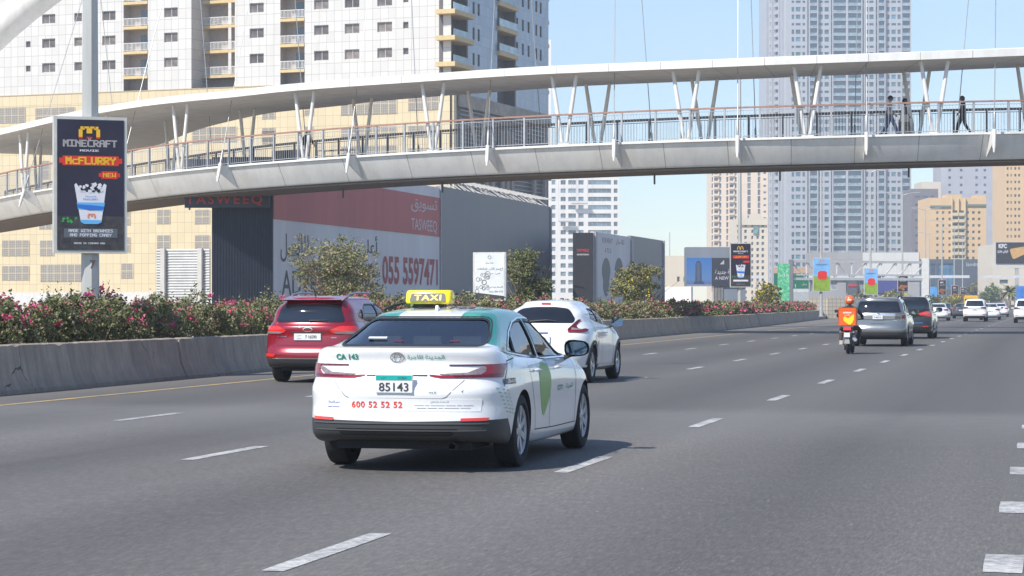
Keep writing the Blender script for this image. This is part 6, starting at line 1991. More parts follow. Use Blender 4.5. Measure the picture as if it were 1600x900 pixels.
    s2 = [strip(sf, l, .007, 'B', .0025) for l in ([(-.60, .82), (-.46, .675), (-.42, .66), (.42, .66), (.46, .675), (.60, .82)],)]
    join(s2).build('boot_seam', mat('seam_grey', (.22, .22, .22), .7, var=0), t)
    decal(sf, rounded([(-.28, .852), (.28, .852), (.28, .866), (-.28, .866)], .005), 'B', .003, 'boot_recess', MATS['seam'], t)
    # lamps
    for s_ in (1, -1):
        q = lambda pts: [(a * s_, b_) for a, b_ in pts][::s_]
        lamp = decal(sf, rounded(q([(.88, .960), (.80, .958), (.79, .925), (.72, .862), (.42, .855), (.29, .866), (.30, .853), (.40, .836), (.87, .838)]), .006), 'B', .012, 'tail_light', MATS['tail_red'], t, g=.014)
        decal(sf, rounded(q([(.80, .958), (.46, .955), (.46, .944), (.80, .942)]), .003), 'B', .010, 'lamp_strip', MATS['tail_dark'], lamp, g=.014)
        decal(sf, rounded(q([(.785, .935), (.72, .93), (.62, .885), (.38, .872), (.42, .860), (.70, .866)]), .006), 'B', .009, 'clear_lens', MATS['tail_clear'], lamp, g=.014)
        decal(sf, rounded(q([(.86, .875), (.50, .850), (.50, .843), (.85, .848)]), .003), 'B', .0145, 'brake_lens', MATS['tail_dark'], lamp, g=.014)
        decal(sf, rounded(q([(.79, .465), (.58, .462), (.58, .488), (.80, .492)]), .008), 'B', .010, 'reflector', MATS['tail_bright'], t)
    # wrap of the tail light on the flank
    for v in ('R', 'L'):
        decal(sf, rounded([(.29, .955), (.29, .842), (.40, .862), (.53, .922), (.49, .942)], .01), v, .012, 'tail_light', MATS['tail_red'], t)
        decal(sf, rounded([(.0 + 4.25, .70), (4.62, .64), (4.70, .66), (4.35, .76)], .01), v, .008, 'headlight', MATS['tail_clear'], t)
    # plate, lettering, stickers
    p = min((sf.cast(0, z_, 'B')[0] for z_ in (.71, .75, .79, .83, .87)), key=lambda v: v.y)
    plate(t, (0, p.y - .008, .79), .335, .155, [('85143', .0, -.028, .27, .075, .012), (arabic('دبي'), -.09, .05, .05, .02, 0), ('DUBAI', .08, .05, .08, .02, 0)], top=mat('teal_band', (.0, .36, .33), .5))
    def put(s_, cx, cz, w, h, view, off, mname, col, bold=0.01, sp=1.0, name='lettering'):
        m = MB(); text_on(m, s_, cx, cz, w, h, lambda q: (lambda r: r[0] + r[1] * off)(sf.cast(q[0], q[1], view)), bold, sp)
        m.build(name, mat(mname, col, .5, var=0), t)
    green = ('green_vinyl', (0.0, .25, .17)); grey = ('grey_vinyl', (.2, .2, .22)); red = ('red_vinyl', (.7, .06, .04)); blue = ('blue_vinyl', (.12, .14, .4))
    put('CA 143', -.475, 1.022, .215, .052, 'B', .006, *green, bold=.03)
    put(arabic('المدينة للأجرة') if False else arabic('المدينة للاجرة'), .255, 1.02, .33, .05, 'B', .006, *green)
    decal(sf, [(-.72, .555), (.74, .545), (.75, .655), (-.72, .665)][::1], 'B', .003, 'sticker', mat('sticker_white', (.8, .8, .8), .45, var=.02), t, skirt=.002)
    put('600 52 52 52', -.165, .605, .47, .06, 'B', .007, *red, bold=.03, sp=1.15)
    put(arabic('دعم العملاء'), -.58, .62, .13, .03, 'B', .007, *blue)
    put('—— ———', -.58, .58, .12, .006, 'B', .007, *blue)
    put(arabic('للاستفسار والشكاوي'), .40, .632, .16, .024, 'B', .007, *grey, bold=0)
    put('—— — ——— —— — ——', .43, .600, .5, .004, 'B', .007, *grey, bold=0)
    put('—— —— — ——— ——', .43, .577, .46, .004, 'B', .007, *grey, bold=0)
    decal(sf, rounded([(-.80, .435), (.80, .435), (.80, .447), (-.80, .447)], .003), 'B', .010, 'bumper_ledge', mat('ledge_highlight', (.09, .09, .095), .45), t)  # highlight along the bumper ledge, painted as a lighter strip
    decal(sf, rounded([(-.50, .335), (.50, .335), (.56, .395), (-.56, .395)], .01), 'B', .004, 'bumper_inset', mat('inset_shade', (.008, .008, .009), .7), t)  # shade of the diffuser inset, painted as a darker decal
    decal(sf, rounded([(-.78, .375), (.78, .375), (.78, .383), (-.78, .383)], .003), 'B', .007, 'bumper_ledge', MATS['ledge_highlight'], t)
    # oval maker emblem
    for rx, rz, w in ((.062, .042, .009), (.028, .040, .006), (.045, .016, .006)):
        cz = 1.018 + (.014 if rz == .016 else 0)
        strip(sf, [(.0 + rx * math.cos(a * math.pi / 10), cz + rz * math.sin(a * math.pi / 10)) for a in range(21)], w, 'B', .009, g=.2).build('emblem', MATS['steel_grey'], t)
    put('XLE', .34, .715, .07, .016, 'B', .006, *grey)
    # roof number seen along the roof
    put('CA 143', 0, 1.78, .56, .24, 'T', .004, 'dark_vinyl', (.03, .04, .05), bold=.05)
    # flank: leaf, service marks
    for v, sgn in (('R', 1), ('L', -1)):
        leaf = [(2.0, .40), (1.90, .56), (1.84, .72), (1.86, .86), (1.94, .925), (2.16, .93), (2.28, .9), (2.36, .80), (2.32, .66), (2.18, .52)]
        decal(sf, rounded(leaf, .12, 5), v, .003, 'leaf_sticker', mat('leaf_green', (.22, .40, .10), .4, var=.1), t, skirt=.002)
    for v in ('R', 'L'):
        fl = 1 if v == 'R' else -1
        def sput(s_, cx, cz, w, h, mm, col, bold=.01):
            m = MB(); text_on(m, s_, 0, 0, w, h, lambda q: (lambda r: r[0] + r[1] * .006)(sf.cast(cx + q[0] * fl, cz + q[1], v)), bold)
            m.build('lettering', mat(mm, col, .5, var=0), t)
        sput('6005 25252', .62, .80, .36, .055, 'brown_vinyl', (.14, .08, .06), .03)
        sput('CITY', 2.75, .67, .26, .05, 'green_vinyl', (0, .25, .17), .02)
        sput(arabic('المدينة'), 3.15, .67, .28, .06, 'green_vinyl', (0, .25, .17))
        mbs = []
        for i in range(7):
            for j in range(3):
                cx, cz = .30 + j * .10 + i * .03, .74 - i * .035 - j * .01
                mbs.append(decal(sf, [(cx, cz), (cx + .05, cz - .006), (cx + .055, cz + .006), (cx + .02, cz + .012)], v, .003, 'x', None, None, skirt=0, ret=True))
        join(mbs).build('leaf_pattern', mat('pale_green_vinyl', (.35, .55, .42), .4), t)
    # door handles, mirrors
    for s_ in (1, -1):
        for hy in (1.72, 2.62):
            h, n = sf.cast(hy, .865, 'R' if s_ > 0 else 'L')
            m = MB(); m.tube([h + Vector((0, -.09, 0)) + n * .006, h + Vector((0, -.07, 0)) + n * .034, h + Vector((0, .07, 0)) + n * .034, h + Vector((0, .09, 0)) + n * .006], [.008, .015, .015, .008], 8)
            m.build('door_handle', pm, t, smooth=60)
        m = MB(); x0 = s_ * .86
        ys = []
        for (dx, hw, yy) in ((.0, .05, 3.26), (.0, .075, 3.22), (.0, .08, 3.16), (.0, .0801, 3.14)):
            pass
        rows = []
        for yy, sc in ((3.30, .15), (3.285, .6), (3.24, .88), (3.17, 1.0), (3.13, 1.0)):
            row = []
            for k in range(20):
                a = 2 * math.pi * k / 20; ca, sa = math.cos(a), math.sin(a)
                q = (abs(ca) ** 3.2 + abs(sa) ** 3.2) ** (-1 / 3.2)
                row.append((s_ * (.985 + .125 * sc * q * ca), yy, 1.045 + (.082 - .012 * ca) * sc * q * sa))
            rows.append(row)
        m.grid(rows, wrap=True); w = 20
        m.f.append(tuple(range(20))); m.m.append(0)
        n0 = len(m.v); m.mi(1); m.face([(x, 3.134, z) for x, y, z in [(s_ * (.985 + .108 * math.cos(2 * math.pi * k / 20) * (abs(math.cos(2 * math.pi * k / 20)) ** 3 + abs(math.sin(2 * math.pi * k / 20)) ** 3) ** (-1 / 3)), 0, 1.045 + .066 * math.sin(2 * math.pi * k / 20) * (abs(math.cos(2 * math.pi * k / 20)) ** 3 + abs(math.sin(2 * math.pi * k / 20)) ** 3) ** (-1 / 3)) for k in range(20)]])
        m.mi(0); m.hexa([(s_ * .84, 3.2, .93), (s_ * .93, 3.16, .965), (s_ * .93, 3.24, .965), (s_ * .84, 3.32, .93), (s_ * .84, 3.2, .975), (s_ * .93, 3.16, 1.0), (s_ * .93, 3.24, 1.0), (s_ * .84, 3.32, .975)])
        m.build('door_mirror', [bpm, MATS['mirror_glass']], t)
    for s_ in (1, -1):
        make_wheel(t, s_ * .80, 1.09, .335, .215, s_, MATS['hubcap'], 7, False)
        make_wheel(t, s_ * .80, 3.915, .335, .215, s_, MATS['hubcap'], 7, False)
    # axle, exhaust box, underside
    m = MB(); m.box(-.62, .62, .30, 1.0, .20, .30); m.box(-.7, .7, 1.06, 1.12, .27, .33); m.lathe([(.03, -.1), (.03, .1)], (.5, .2, .24), 'y', 12)
    m.build('exhaust_box', MATS['cabin_dark'], t)
    # seats and steering wheel
    sm = MATS['seat_cloth']
    for sx, sy in ((.36, 2.25), (-.36, 2.25)):
        m = MB(); m.box(sx - .24, sx + .24, sy, sy + .5, .45, .62); m.hexa([(sx - .23, sy - .08, .6), (sx + .23, sy - .08, .6), (sx + .23, sy + .04, .6), (sx - .23, sy + .04, .6), (sx - .19, sy - .26, 1.12), (sx + .19, sy - .26, 1.12), (sx + .19, sy - .16, 1.12), (sx - .19, sy - .16, 1.12)])
        m.obox((sx, sy - .24, 1.2), (.13, 0, 0), (0, .05, 0), (0, 0, .085))
        m.build('front_seat', sm, t)
    m = MB(); m.box(-.62, .62, 1.35, 1.85, .45, .6); m.hexa([(-.62, 1.2, .55), (.62, 1.2, .55), (.62, 1.36, .55), (-.62, 1.36, .55), (-.55, 1.06, 1.06), (.55, 1.06, 1.06), (.55, 1.16, 1.06), (-.55, 1.16, 1.06)])
    for hx in (-.38, 0, .38): m.obox((hx, 1.14, 1.12), (.13, 0, 0), (0, .045, 0), (0, 0, .07))
    m.build('rear_seat', sm, t)
    m = MB(); m.box(-.62, .62, .80, 1.05, 1.035, 1.05); m.build('parcel_shelf', MATS['cabin_dark'], t)
    m = MB(); m.tube([(.36 * -1 + .18 * math.cos(a * math.pi / 8), 2.9 + .05 * math.sin(a * math.pi / 8), .93 + .17 * math.sin(a * math.pi / 8)) for a in range(17)], .015, 6, caps=False); m.build('steering_wheel', MATS['cabin_dark'], t)
    m = MB(); m.box(-.68, .68, 3.0, 3.5, .75, .93); m.build('dashboard', MATS['cabin_dark'], t)
    decal(sf, [(-.44, 1.175), (-.26, 1.175), (-.26, 1.19), (-.44, 1.19)], 'B', .002, 'window_sticker', MATS['plate_white'], t, skirt=0)
    for a in (-.18, .34): decal(sf, [(a, 1.155), (a + .09, 1.155), (a + .09, 1.17), (a, 1.17)], 'B', -.008, 'window_sticker', MATS['tail_dark'], t, skirt=0)
    # shark fin and roof sign
    m = MB(); m.prism([(1.40, 1.40), (1.60, 1.41), (1.44, 1.475)], lambda p: (-.012, p[0], p[1]), lambda p: (.012, p[0], p[1])); m.build('aerial', MATS['plate_white'], t)
    sg = MB()
    rows = []
    for xx, sc in ((-.225, .75), (-.215, .92), (-.20, 1), (.20, 1), (.215, .92), (.225, .75)):
        rows.append([(xx + (0.012 if abs(xx) > 0 else 0) * 0, 2.35 + a * sc, 1.54 + b_ * sc) for a, b_ in rounded([(-.10, -.065), (.10, -.065), (.055, .07), (-.055, .07)], .03, 4)])
    sg.grid(rows, wrap=True); k = len(rows[0])
    sg.f.append(tuple(range(k))); sg.m.append(0); e = len(sg.v) - k; sg.f.append(tuple(range(e, e + k))); sg.m.append(0)
    so = sg.build('roof_sign', mat('sign_yellow', (.80, .62, .01), .3, var=.04, coat=.5), t, smooth=50)
    fdir = lambda p, o_=.0: (p[0], 2.35 - .082 + (p[1] - 1.535) * .33 - .006 - o_, p[1])
    m = MB(); m.face([fdir(p) for p in rounded([(-.18, 1.497), (.18, 1.497), (.165, 1.578), (-.165, 1.578)], .015)]); m.build('sign_panel', mat('sign_black', (.03, .028, .02), .4, var=0), so)
    m = MB(); text_on(m, 'TAXI', 0, 1.5375, .27, .056, lambda p: fdir(p, .003), .035, 1.15); m.build('sign_lettering', mat('sign_gold', (.75, .60, .12), .4, var=0), so)
    m = MB(); m.box(-.15, .15, 2.3, 2.4, 1.40, 1.48)
    m.build('sign_bracket', bpm, so)
    m = MB()
    m.tube([(-.20, 2.3, 1.50), (-.32, 2.25, 1.47), (-.40, 2.15, 1.42)], .012, 6); m.build('cable', bpm, so)
    so.location = (-.20, -.42, .012)
    return t
# ------------------------------------------------------------------ the other cars
def sedan_rings(L, W, H, wb0, wb1):
    sx = W / 1.84; w = lambda v: v * sx; f = L / 4.9; h = H / 1.445
    Z = lambda pts: [(a * f, b * h) for a, b in pts]
    b = [(wb0 - .7, -0.012), (wb0, 0.012), (wb0 + .8, -0.012), (wb1 - .9, -0.008), (wb1, 0.014), (wb1 + .7, -0.03)]
    return [
        ring(Z([(0, .30), (1, .24), (4, .24)]), .35, L - .3, w(.70), .4, .6, sub=2),
        ring(Z([(0, .29), (.9, .22), (2.4, .185), (4, .2), (4.9, .22)]), .10, L - .11, w(.85), .5, .8, sub=3),
        ring(Z([(0, .42), (1.2, .42), (2.5, .42), (4, .45)]), .0, L - .01, w(.91), .42, 1.0, nr=3.3, bul=b, sub=3),
        ring(Z([(0, .62), (1.2, .64), (2.5, .63), (4, .62), (4.9, .6)]), .02, L - .02, w(.92), .45, 1.1, nr=3.2, bul=b, sub=3),
        ring(Z([(0, .80), (1.2, .83), (2.5, .83), (4, .78), (4.9, .68)]), .05, L - .08, w(.90), .48, 1.2, nr=2.9, sub=4, bul=b),
        ring(Z([(0, .95), (.6, .93), (1.6, .905), (2.5, .89), (3.6, .85), (4.9, .70)]), .09, L - .12, w(.885), .50, 1.25, nr=2.8, sub=4, bul=b),
        ring(Z([(0, 1.06), (.5, 1.03), (1.2, .99), (2.5, .955), (3.6, .94), (4.3, .86), (4.9, .735)]), .11, L - .2, w(.835), .50, 1.3, nr=2.8, sub=4),
        ring(Z([(0, 1.07), (.4, 1.06), (.8, 1.04), (1.4, 1.0), (2.5, .968), (3.6, .965), (4.3, .9), (4.9, .77)]), .19, L - .35, w(.80), .45, 1.3, nr=2.7, sub=5),
        ring(Z([(.3, 1.08), (.7, 1.075), (1.0, 1.05), (1.4, 1.01), (2.5, .98), (3.3, 1.0), (3.8, 1.02)]), .58 * f, 3.75 * f, w(.765), .55, .85, nr=2.6, nf=2.4, sub=5),
        ring(Z([(.6, 1.20), (1.5, 1.17), (3, 1.17), (3.6, 1.12)]), .84 * f, 3.35 * f, w(.695), .60, .8, nr=2.8, sub=5),
        ring(Z([(1.1, 1.335), (2, 1.365), (2.8, 1.36)]), 1.22 * f, 2.85 * f, w(.585), .55, .6, nr=3.0, sub=4),
        ring(Z([(1.1, 1.385), (2, 1.418), (2.8, 1.40)]), 1.38 * f, 2.7 * f, w(.50), .5, .5, sub=4),
        ring(Z([(1.5, 1.418), (2.1, 1.44), (2.7, 1.425)]), 1.65 * f, 2.5 * f, w(.25), .35, .35, sub=2),
        ring(H, 2.05 * f, 2.3 * f, .02, .1, .1, sub=1)]

def suv_rings(p):
    """p: L W H belt hood nose cowl_y (windscreen base) ws_y (windscreen top) rb (backlight base y) rt (backlight top y) roofw bot"""
    L, W, H = p['L'], p['W'] / 2, p['H']; r0, r1 = p['wheels']; be = p['belt']; ho = p['hood']; no = p['nose']; bo = p['bot']; rw = p['roofw']
    k = p.get('bulge', 1.0); bz = p.get('bumper', .62); cr = p.get('cr', .42)
    b = [(r0 - .65, -.01 * k), (r0, .012 * k), (r0 + .8, -.018 * k), (r1 - .8, -.014 * k), (r1, .014 * k), (r1 + .6, -.03)]
    b2 = [(r0 - .65, -.005 * k), (r0, .006 * k), (r0 + .8, -.006 * k), (r1 - .8, -.006 * k), (r1, .010 * k), (r1 + .6, -.02)]
    re = p.get('belt_rear', be + .03); cw = p['cowl_y']
    gh = W * .915
    return [
        ring([(0, bo + .12), (1, bo + .04), (L - 1, bo + .04)], .40, L - .4, W * .78, .4, .6, sub=2),
        ring([(0, bo + .10), (1, bo + .02), (L / 2, bo), (L - .8, bo + .02), (L, bo + .06)], .11, L - .13, W * .93, .42, .7, sub=3),
        ring([(0, bo + .18), (1, bo + .14), (L / 2, bo + .10), (L, bo + .14)], .03, L - .05, W * .975, cr, .8, nr=3.2, sub=3, bul=b),
        ring([(0, bz - .06), (L, bz - .08)], .0, L - .01, W * .995, cr, .85, nr=3.2, sub=3, bul=b),
        ring([(0, bz + .06), (L / 2, bz + .05), (L, bz + .02)], .05, L - .03, W * 1.0, cr, .9, nr=3.1, sub=4, bul=b),
        ring([(0, (re + bz) / 2 + .03), (L / 2, (be + bz) / 2 + .04), (L, (no + bz) / 2)], .075, L - .06, W * .99, cr, 1.0, nr=3.0, sub=4, bul=b),
        ring([(0, re - .06), (L / 2, be - .07), (cw, ho - .12), (L, no - .06)], p['rb'] - .035, L - .12, W * .965, cr + .02, 1.1, nr=2.9, sub=4, bul=b2),
        ring([(0, re), (L / 2, be), (cw, ho - .05), (L - .5, ho - .10), (L, no)], p['rb'], L - .22, W * .935, cr + .03, 1.1, nr=2.8, sub=4),
        ring([(0, re + .04), (L / 2, be + .03), (cw, ho), (L - .5, ho - .04), (L, no + .04)], p['rb'] + .02, cw + .15 + (L - cw) * .45, gh, cr + .04, 1.0, nr=2.8, sub=5),
        ring([(0, re + .07), (L / 2, be + .06), (cw, ho + .02)], p['rb'] + .03, cw, gh - .02, cr + .04, .75, nr=2.7, nf=2.4, sub=5),
        ring([(0, (re + H) / 2), (cw, (be + H) / 2)], p['rb'] + (p['rt'] - p['rb']) * .5 - .03, (cw + p['ws_y']) / 2 + .1, (gh + rw) / 2 + .035, .42, .7, nr=2.9, nf=2.6, sub=5),
        ring([(0, H - .12), (p['ws_y'], H - .11)], p['rt'], p['ws_y'] + .03, rw + .02, .40, .55, nr=3.1, nf=2.8, sub=4),
        ring([(0, H - .055), (L / 2, H - .045), (p['ws_y'], H - .05)], p['rt'] + .03, p['ws_y'] - .12, rw - .06, .38, .5, nr=3.0, sub=4),
        ring([(0, H - .03), (L / 2, H - .012), (p['ws_y'], H - .03)], p['rt'] + .25, p['ws_y'] - .4, rw - .30, .3, .4, sub=2),
        ring(H, L * .42, L * .46, .02, .08, .08, sub=1)]

def car_mirrors(t, y, z, W, m1, big=1.0):
    for s_ in (1, -1):
        m = MB(); rows = []
        for yy, sc in ((y + .14, .15), (y + .12, .6), (y + .08, .88), (y + .02, 1.0), (y - .02, 1.0)):
            row = []
            for k in range(16):
                a = 2 * math.pi * k / 16; ca, sa = math.cos(a), math.sin(a)
                q = (abs(ca) ** 3.2 + abs(sa) ** 3.2) ** (-1 / 3.2)
                row.append((s_ * (W / 2 + .10 + .115 * big * sc * q * ca), yy, z + .08 * big * sc * q * sa))
            rows.append(row)
        m.grid(rows, wrap=True); m.mi(1)
        m.f.append(tuple(len(m.v) - 16 + k for k in range(16))); m.m.append(1); m.mi(2)
        m.hexa([(s_ * (W / 2 - .09), y + .05, z - .12), (s_ * (W / 2 + .05), y + .02, z - .07), (s_ * (W / 2 + .05), y + .09, z - .07), (s_ * (W / 2 - .09), y + .14, z - .12),
                (s_ * (W / 2 - .09), y + .05, z - .08), (s_ * (W / 2 + .05), y + .02, z - .03), (s_ * (W / 2 + .05), y + .09, z - .03), (s_ * (W / 2 - .09), y + .14, z - .08)])
        m.build('door_mirror', [m1, MATS['mirror_glass'], MATS['black_plastic']], t)

def put_on(t, sf, s_, cx, cz, w, h, view, mm, bold=.01, off=.006, name='lettering'):
    m = MB(); text_on(m, s_, cx, cz, w, h, lambda q: (lambda r: r[0] + r[1] * off)(sf.cast(q[0], q[1], view)), bold)
    return m.build(name, mm, t)

def handles(t, sf, ys, z, m1):
    for s_ in (1, -1):
        for hy in ys:
            h, n = sf.cast(hy, z, 'R' if s_ > 0 else 'L')
            m = MB(); m.tube([h + Vector((0, -.09, 0)) + n * .006, h + Vector((0, -.07, 0)) + n * .034, h + Vector((0, .07, 0)) + n * .034, h + Vector((0, .09, 0)) + n * .006], [.008, .016, .016, .008], 8)
            m.build('door_handle', m1, t, smooth=60)

def wheels4(t, W, r0, r1, R, wd, rim, spokes, twin):
    for s_ in (1, -1):
        for y in (r0, r1): make_wheel(t, s_ * (W / 2 - wd / 2 - .015), y, R, wd, s_, rim, spokes, twin)

def lip(sf, t, wy, R, m1, w=.05):
    for v in ('R', 'L'):
        for y in wy:
            strip(sf, [(y + (R + .055 + w / 2) * math.cos(math.pi * a / 18 + 0), max(R + (R + .055 + w / 2) * math.sin(math.pi * a / 18), .24)) for a in range(-3, 22)], w, v, .010).build('arch_trim', m1, t)

def tailgate_glass(sf, t, poly, glass, name='rear_window'):
    o = decal(sf, poly, 'B', .004, name, glass, t, skirt=.01)
    return o

def under(t, W, L, z):
    m = MB(); m.box(-W / 2 + .3, W / 2 - .3, .35, L - .5, z - .04, z + .1); m.box(-W / 2 + .25, W / 2 - .25, .8, .9, z - .02, z + .06)
    m.build('underside', MATS['cabin_dark'], t)

glass_mat('privacy_glass', (0.018, 0.020, 0.024), 0.03, 1.0, False)
glass_mat('clear_dark_glass', (0.035, 0.042, 0.045), 0.03, 1.0, False)
mat('roof_rail', (.4, .4, .42), .35, metal=.8)

def lower_black(h):
    return lambda nt, xs: mth(nt, 'LESS_THAN', xs[2], h)

def make_red_suv(loc, rotz):
    t = thing('suv', 'bright red hatchback suv with roof rails by the concrete barrier, left of the taxi', 'car', loc, rotz)
    p = dict(L=4.41, W=1.82, H=1.64, wheels=(.89, 3.53), belt=1.02, belt_rear=1.10, hood=1.06, nose=.82, cowl_y=3.25, ws_y=2.45, rb=.10, rt=.34, roofw=.60, bot=.22, bumper=.60)
    pm = paint('red_paint', (.30, .006, .020), rough=.25, metal=.25, lower=lower_black(.46))
    g = MATS['privacy_glass']
    wins = [('side_window', rounded([(1.05, 1.17), (2.0, 1.10), (1.98, 1.47), (1.45, 1.47), (1.15, 1.38)], .05), 'S', .5),
            ('side_window', rounded([(2.07, 1.10), (2.95, 1.07), (3.02, 1.09), (2.60, 1.36), (2.35, 1.46), (2.05, 1.48)], .05), 'S', .5),
            ('side_window', rounded([(.72, 1.25), (.98, 1.19), (1.06, 1.36), (.95, 1.36)], .02), 'S', .5),
            ('windscreen', rounded([(-.68, 1.14), (.68, 1.14), (.56, 1.52), (-.56, 1.52)], .06), 'F', 2.9)]
    _, sf = make_body(t, suv_rings(p), pm, p['wheels'], .345, wins, glass=g)
    tailgate_glass(sf, t, rounded([(-.68, 1.13), (.68, 1.13), (.565, 1.475), (-.565, 1.475)], .08), g)
    # spoiler lip, wiper, lamps, plate
    m = MB(); m.hexa([(-.60, .29, 1.535), (.60, .29, 1.535), (.56, .75, 1.60), (-.56, .75, 1.60), (-.60, .24, 1.555), (.60, .24, 1.555), (.56, .75, 1.632), (-.56, .75, 1.632)]); m.build('spoiler', pm, t)
    m = MB(); m.tube([(.02, sf.cast(.02, 1.16, 'B')[0].y - .03, 1.165), (.36, sf.cast(.36, 1.17, 'B')[0].y - .02, 1.175)], [.016, .006], 6); m.build('rear_wiper', MATS['black_plastic'], t)
    for s_ in (1, -1):
        q = lambda pts: [(a * s_, b_) for a, b_ in pts][::s_]
        l = decal(sf, rounded(q([(.86, 1.06), (.60, 1.06), (.42, .99), (.48, .93), (.84, .92), (.875, .98)]), .04), 'B', .012, 'tail_light', MATS['tail_bright'], t)
        decal(sf, rounded(q([(.86, .965), (.50, .955), (.52, .925), (.84, .92)]), .02), 'B', .018, 'clear_lens', MATS['tail_clear'], l)
        decal(sf, rounded(q([(.84, .56), (.64, .54), (.66, .49), (.84, .50)]), .03), 'B', .012, 'fog_lamp', MATS['tail_bright'], t)
        v = 'R' if s_ > 0 else 'L'
        decal(sf, rounded([(.20, 1.05), (.20, .93), (.32, .95), (.46, 1.03)], .03), v, .012, 'tail_light', MATS['tail_bright'], t)
    y = sf.cast(0, .86, 'B')[0].y
    plate(t, (0, y - .02, .865), .52, .12, [('7 16590', .07, 0, .22, .06, .01), (arabic('دبي'), -.16, .02, .08, .03, 0), ('DUBAI', -.16, -.03, .08, .018, 0)])
    decal(sf, rounded([(-.33, .935), (.33, .935), (.33, .955), (-.33, .955)], .005), 'B', .004, 'tailgate_recess', MATS['seam'], t)
    strip(sf, [(.09 * math.cos(a * math.pi / 8), 1.0 + .035 * math.sin(a * math.pi / 8)) for a in range(17)], .012, 'B', .012).build('emblem', MATS['chrome'], t)
    put_on(t, sf, 'TUCSON', -.52, .87, .2, .022, 'B', MATS['chrome'])
    put_on(t, sf, '4WD', .50, .85, .10, .022, 'B', MATS['chrome'])
    decal(sf, rounded([(-.70, .45), (.70, .45), (.68, .47), (-.68, .47)], .005), 'B', .008, 'bumper_strip', MATS['chrome'], t)
    join([strip(sf, l, .010, 'B', .003) for l in ([(-.66, .80), (-.60, .70), (.60, .70), (.66, .80)],)]).build('tailgate_seam', MATS['seam'], t)
    for v in ('R', 'L'):
        join([strip(sf, l, .010, v, .003) for l in ([(2.03, 1.05), (2.04, .30)], [(3.10, 1.0), (3.02, .7), (3.02, .30)], [(1.0, 1.15), (1.10, .95), (1.32, .7), (1.36, .32)])]).build('door_seams', MATS['seam'], t)
    for s_ in (1, -1):
        m = MB(); m.tube([(s_ * .55, .78, 1.60), (s_ * .56, .86, 1.66), (s_ * .575, 1.4, 1.69), (s_ * .57, 2.2, 1.68), (s_ * .55, 2.4, 1.60)], .02, 6); m.build('roof_rail', MATS['roof_rail'], t)
    m = MB(); m.tube([(0, .55, 1.62), (0, .40, 1.80)], [.012, .004], 5); m.build('aerial', MATS['black_plastic'], t)
    lip(sf, t, p['wheels'], .345, MATS['black_plastic'])
    handles(t, sf, (1.45, 2.40), .96, pm); car_mirrors(t, 2.95, 1.13, p['W'], pm)
    wheels4(t, p['W'], .89, 3.53, .345, .225, MATS['alloy'], 5, True); under(t, 1.82, 4.41, .26)
    return t

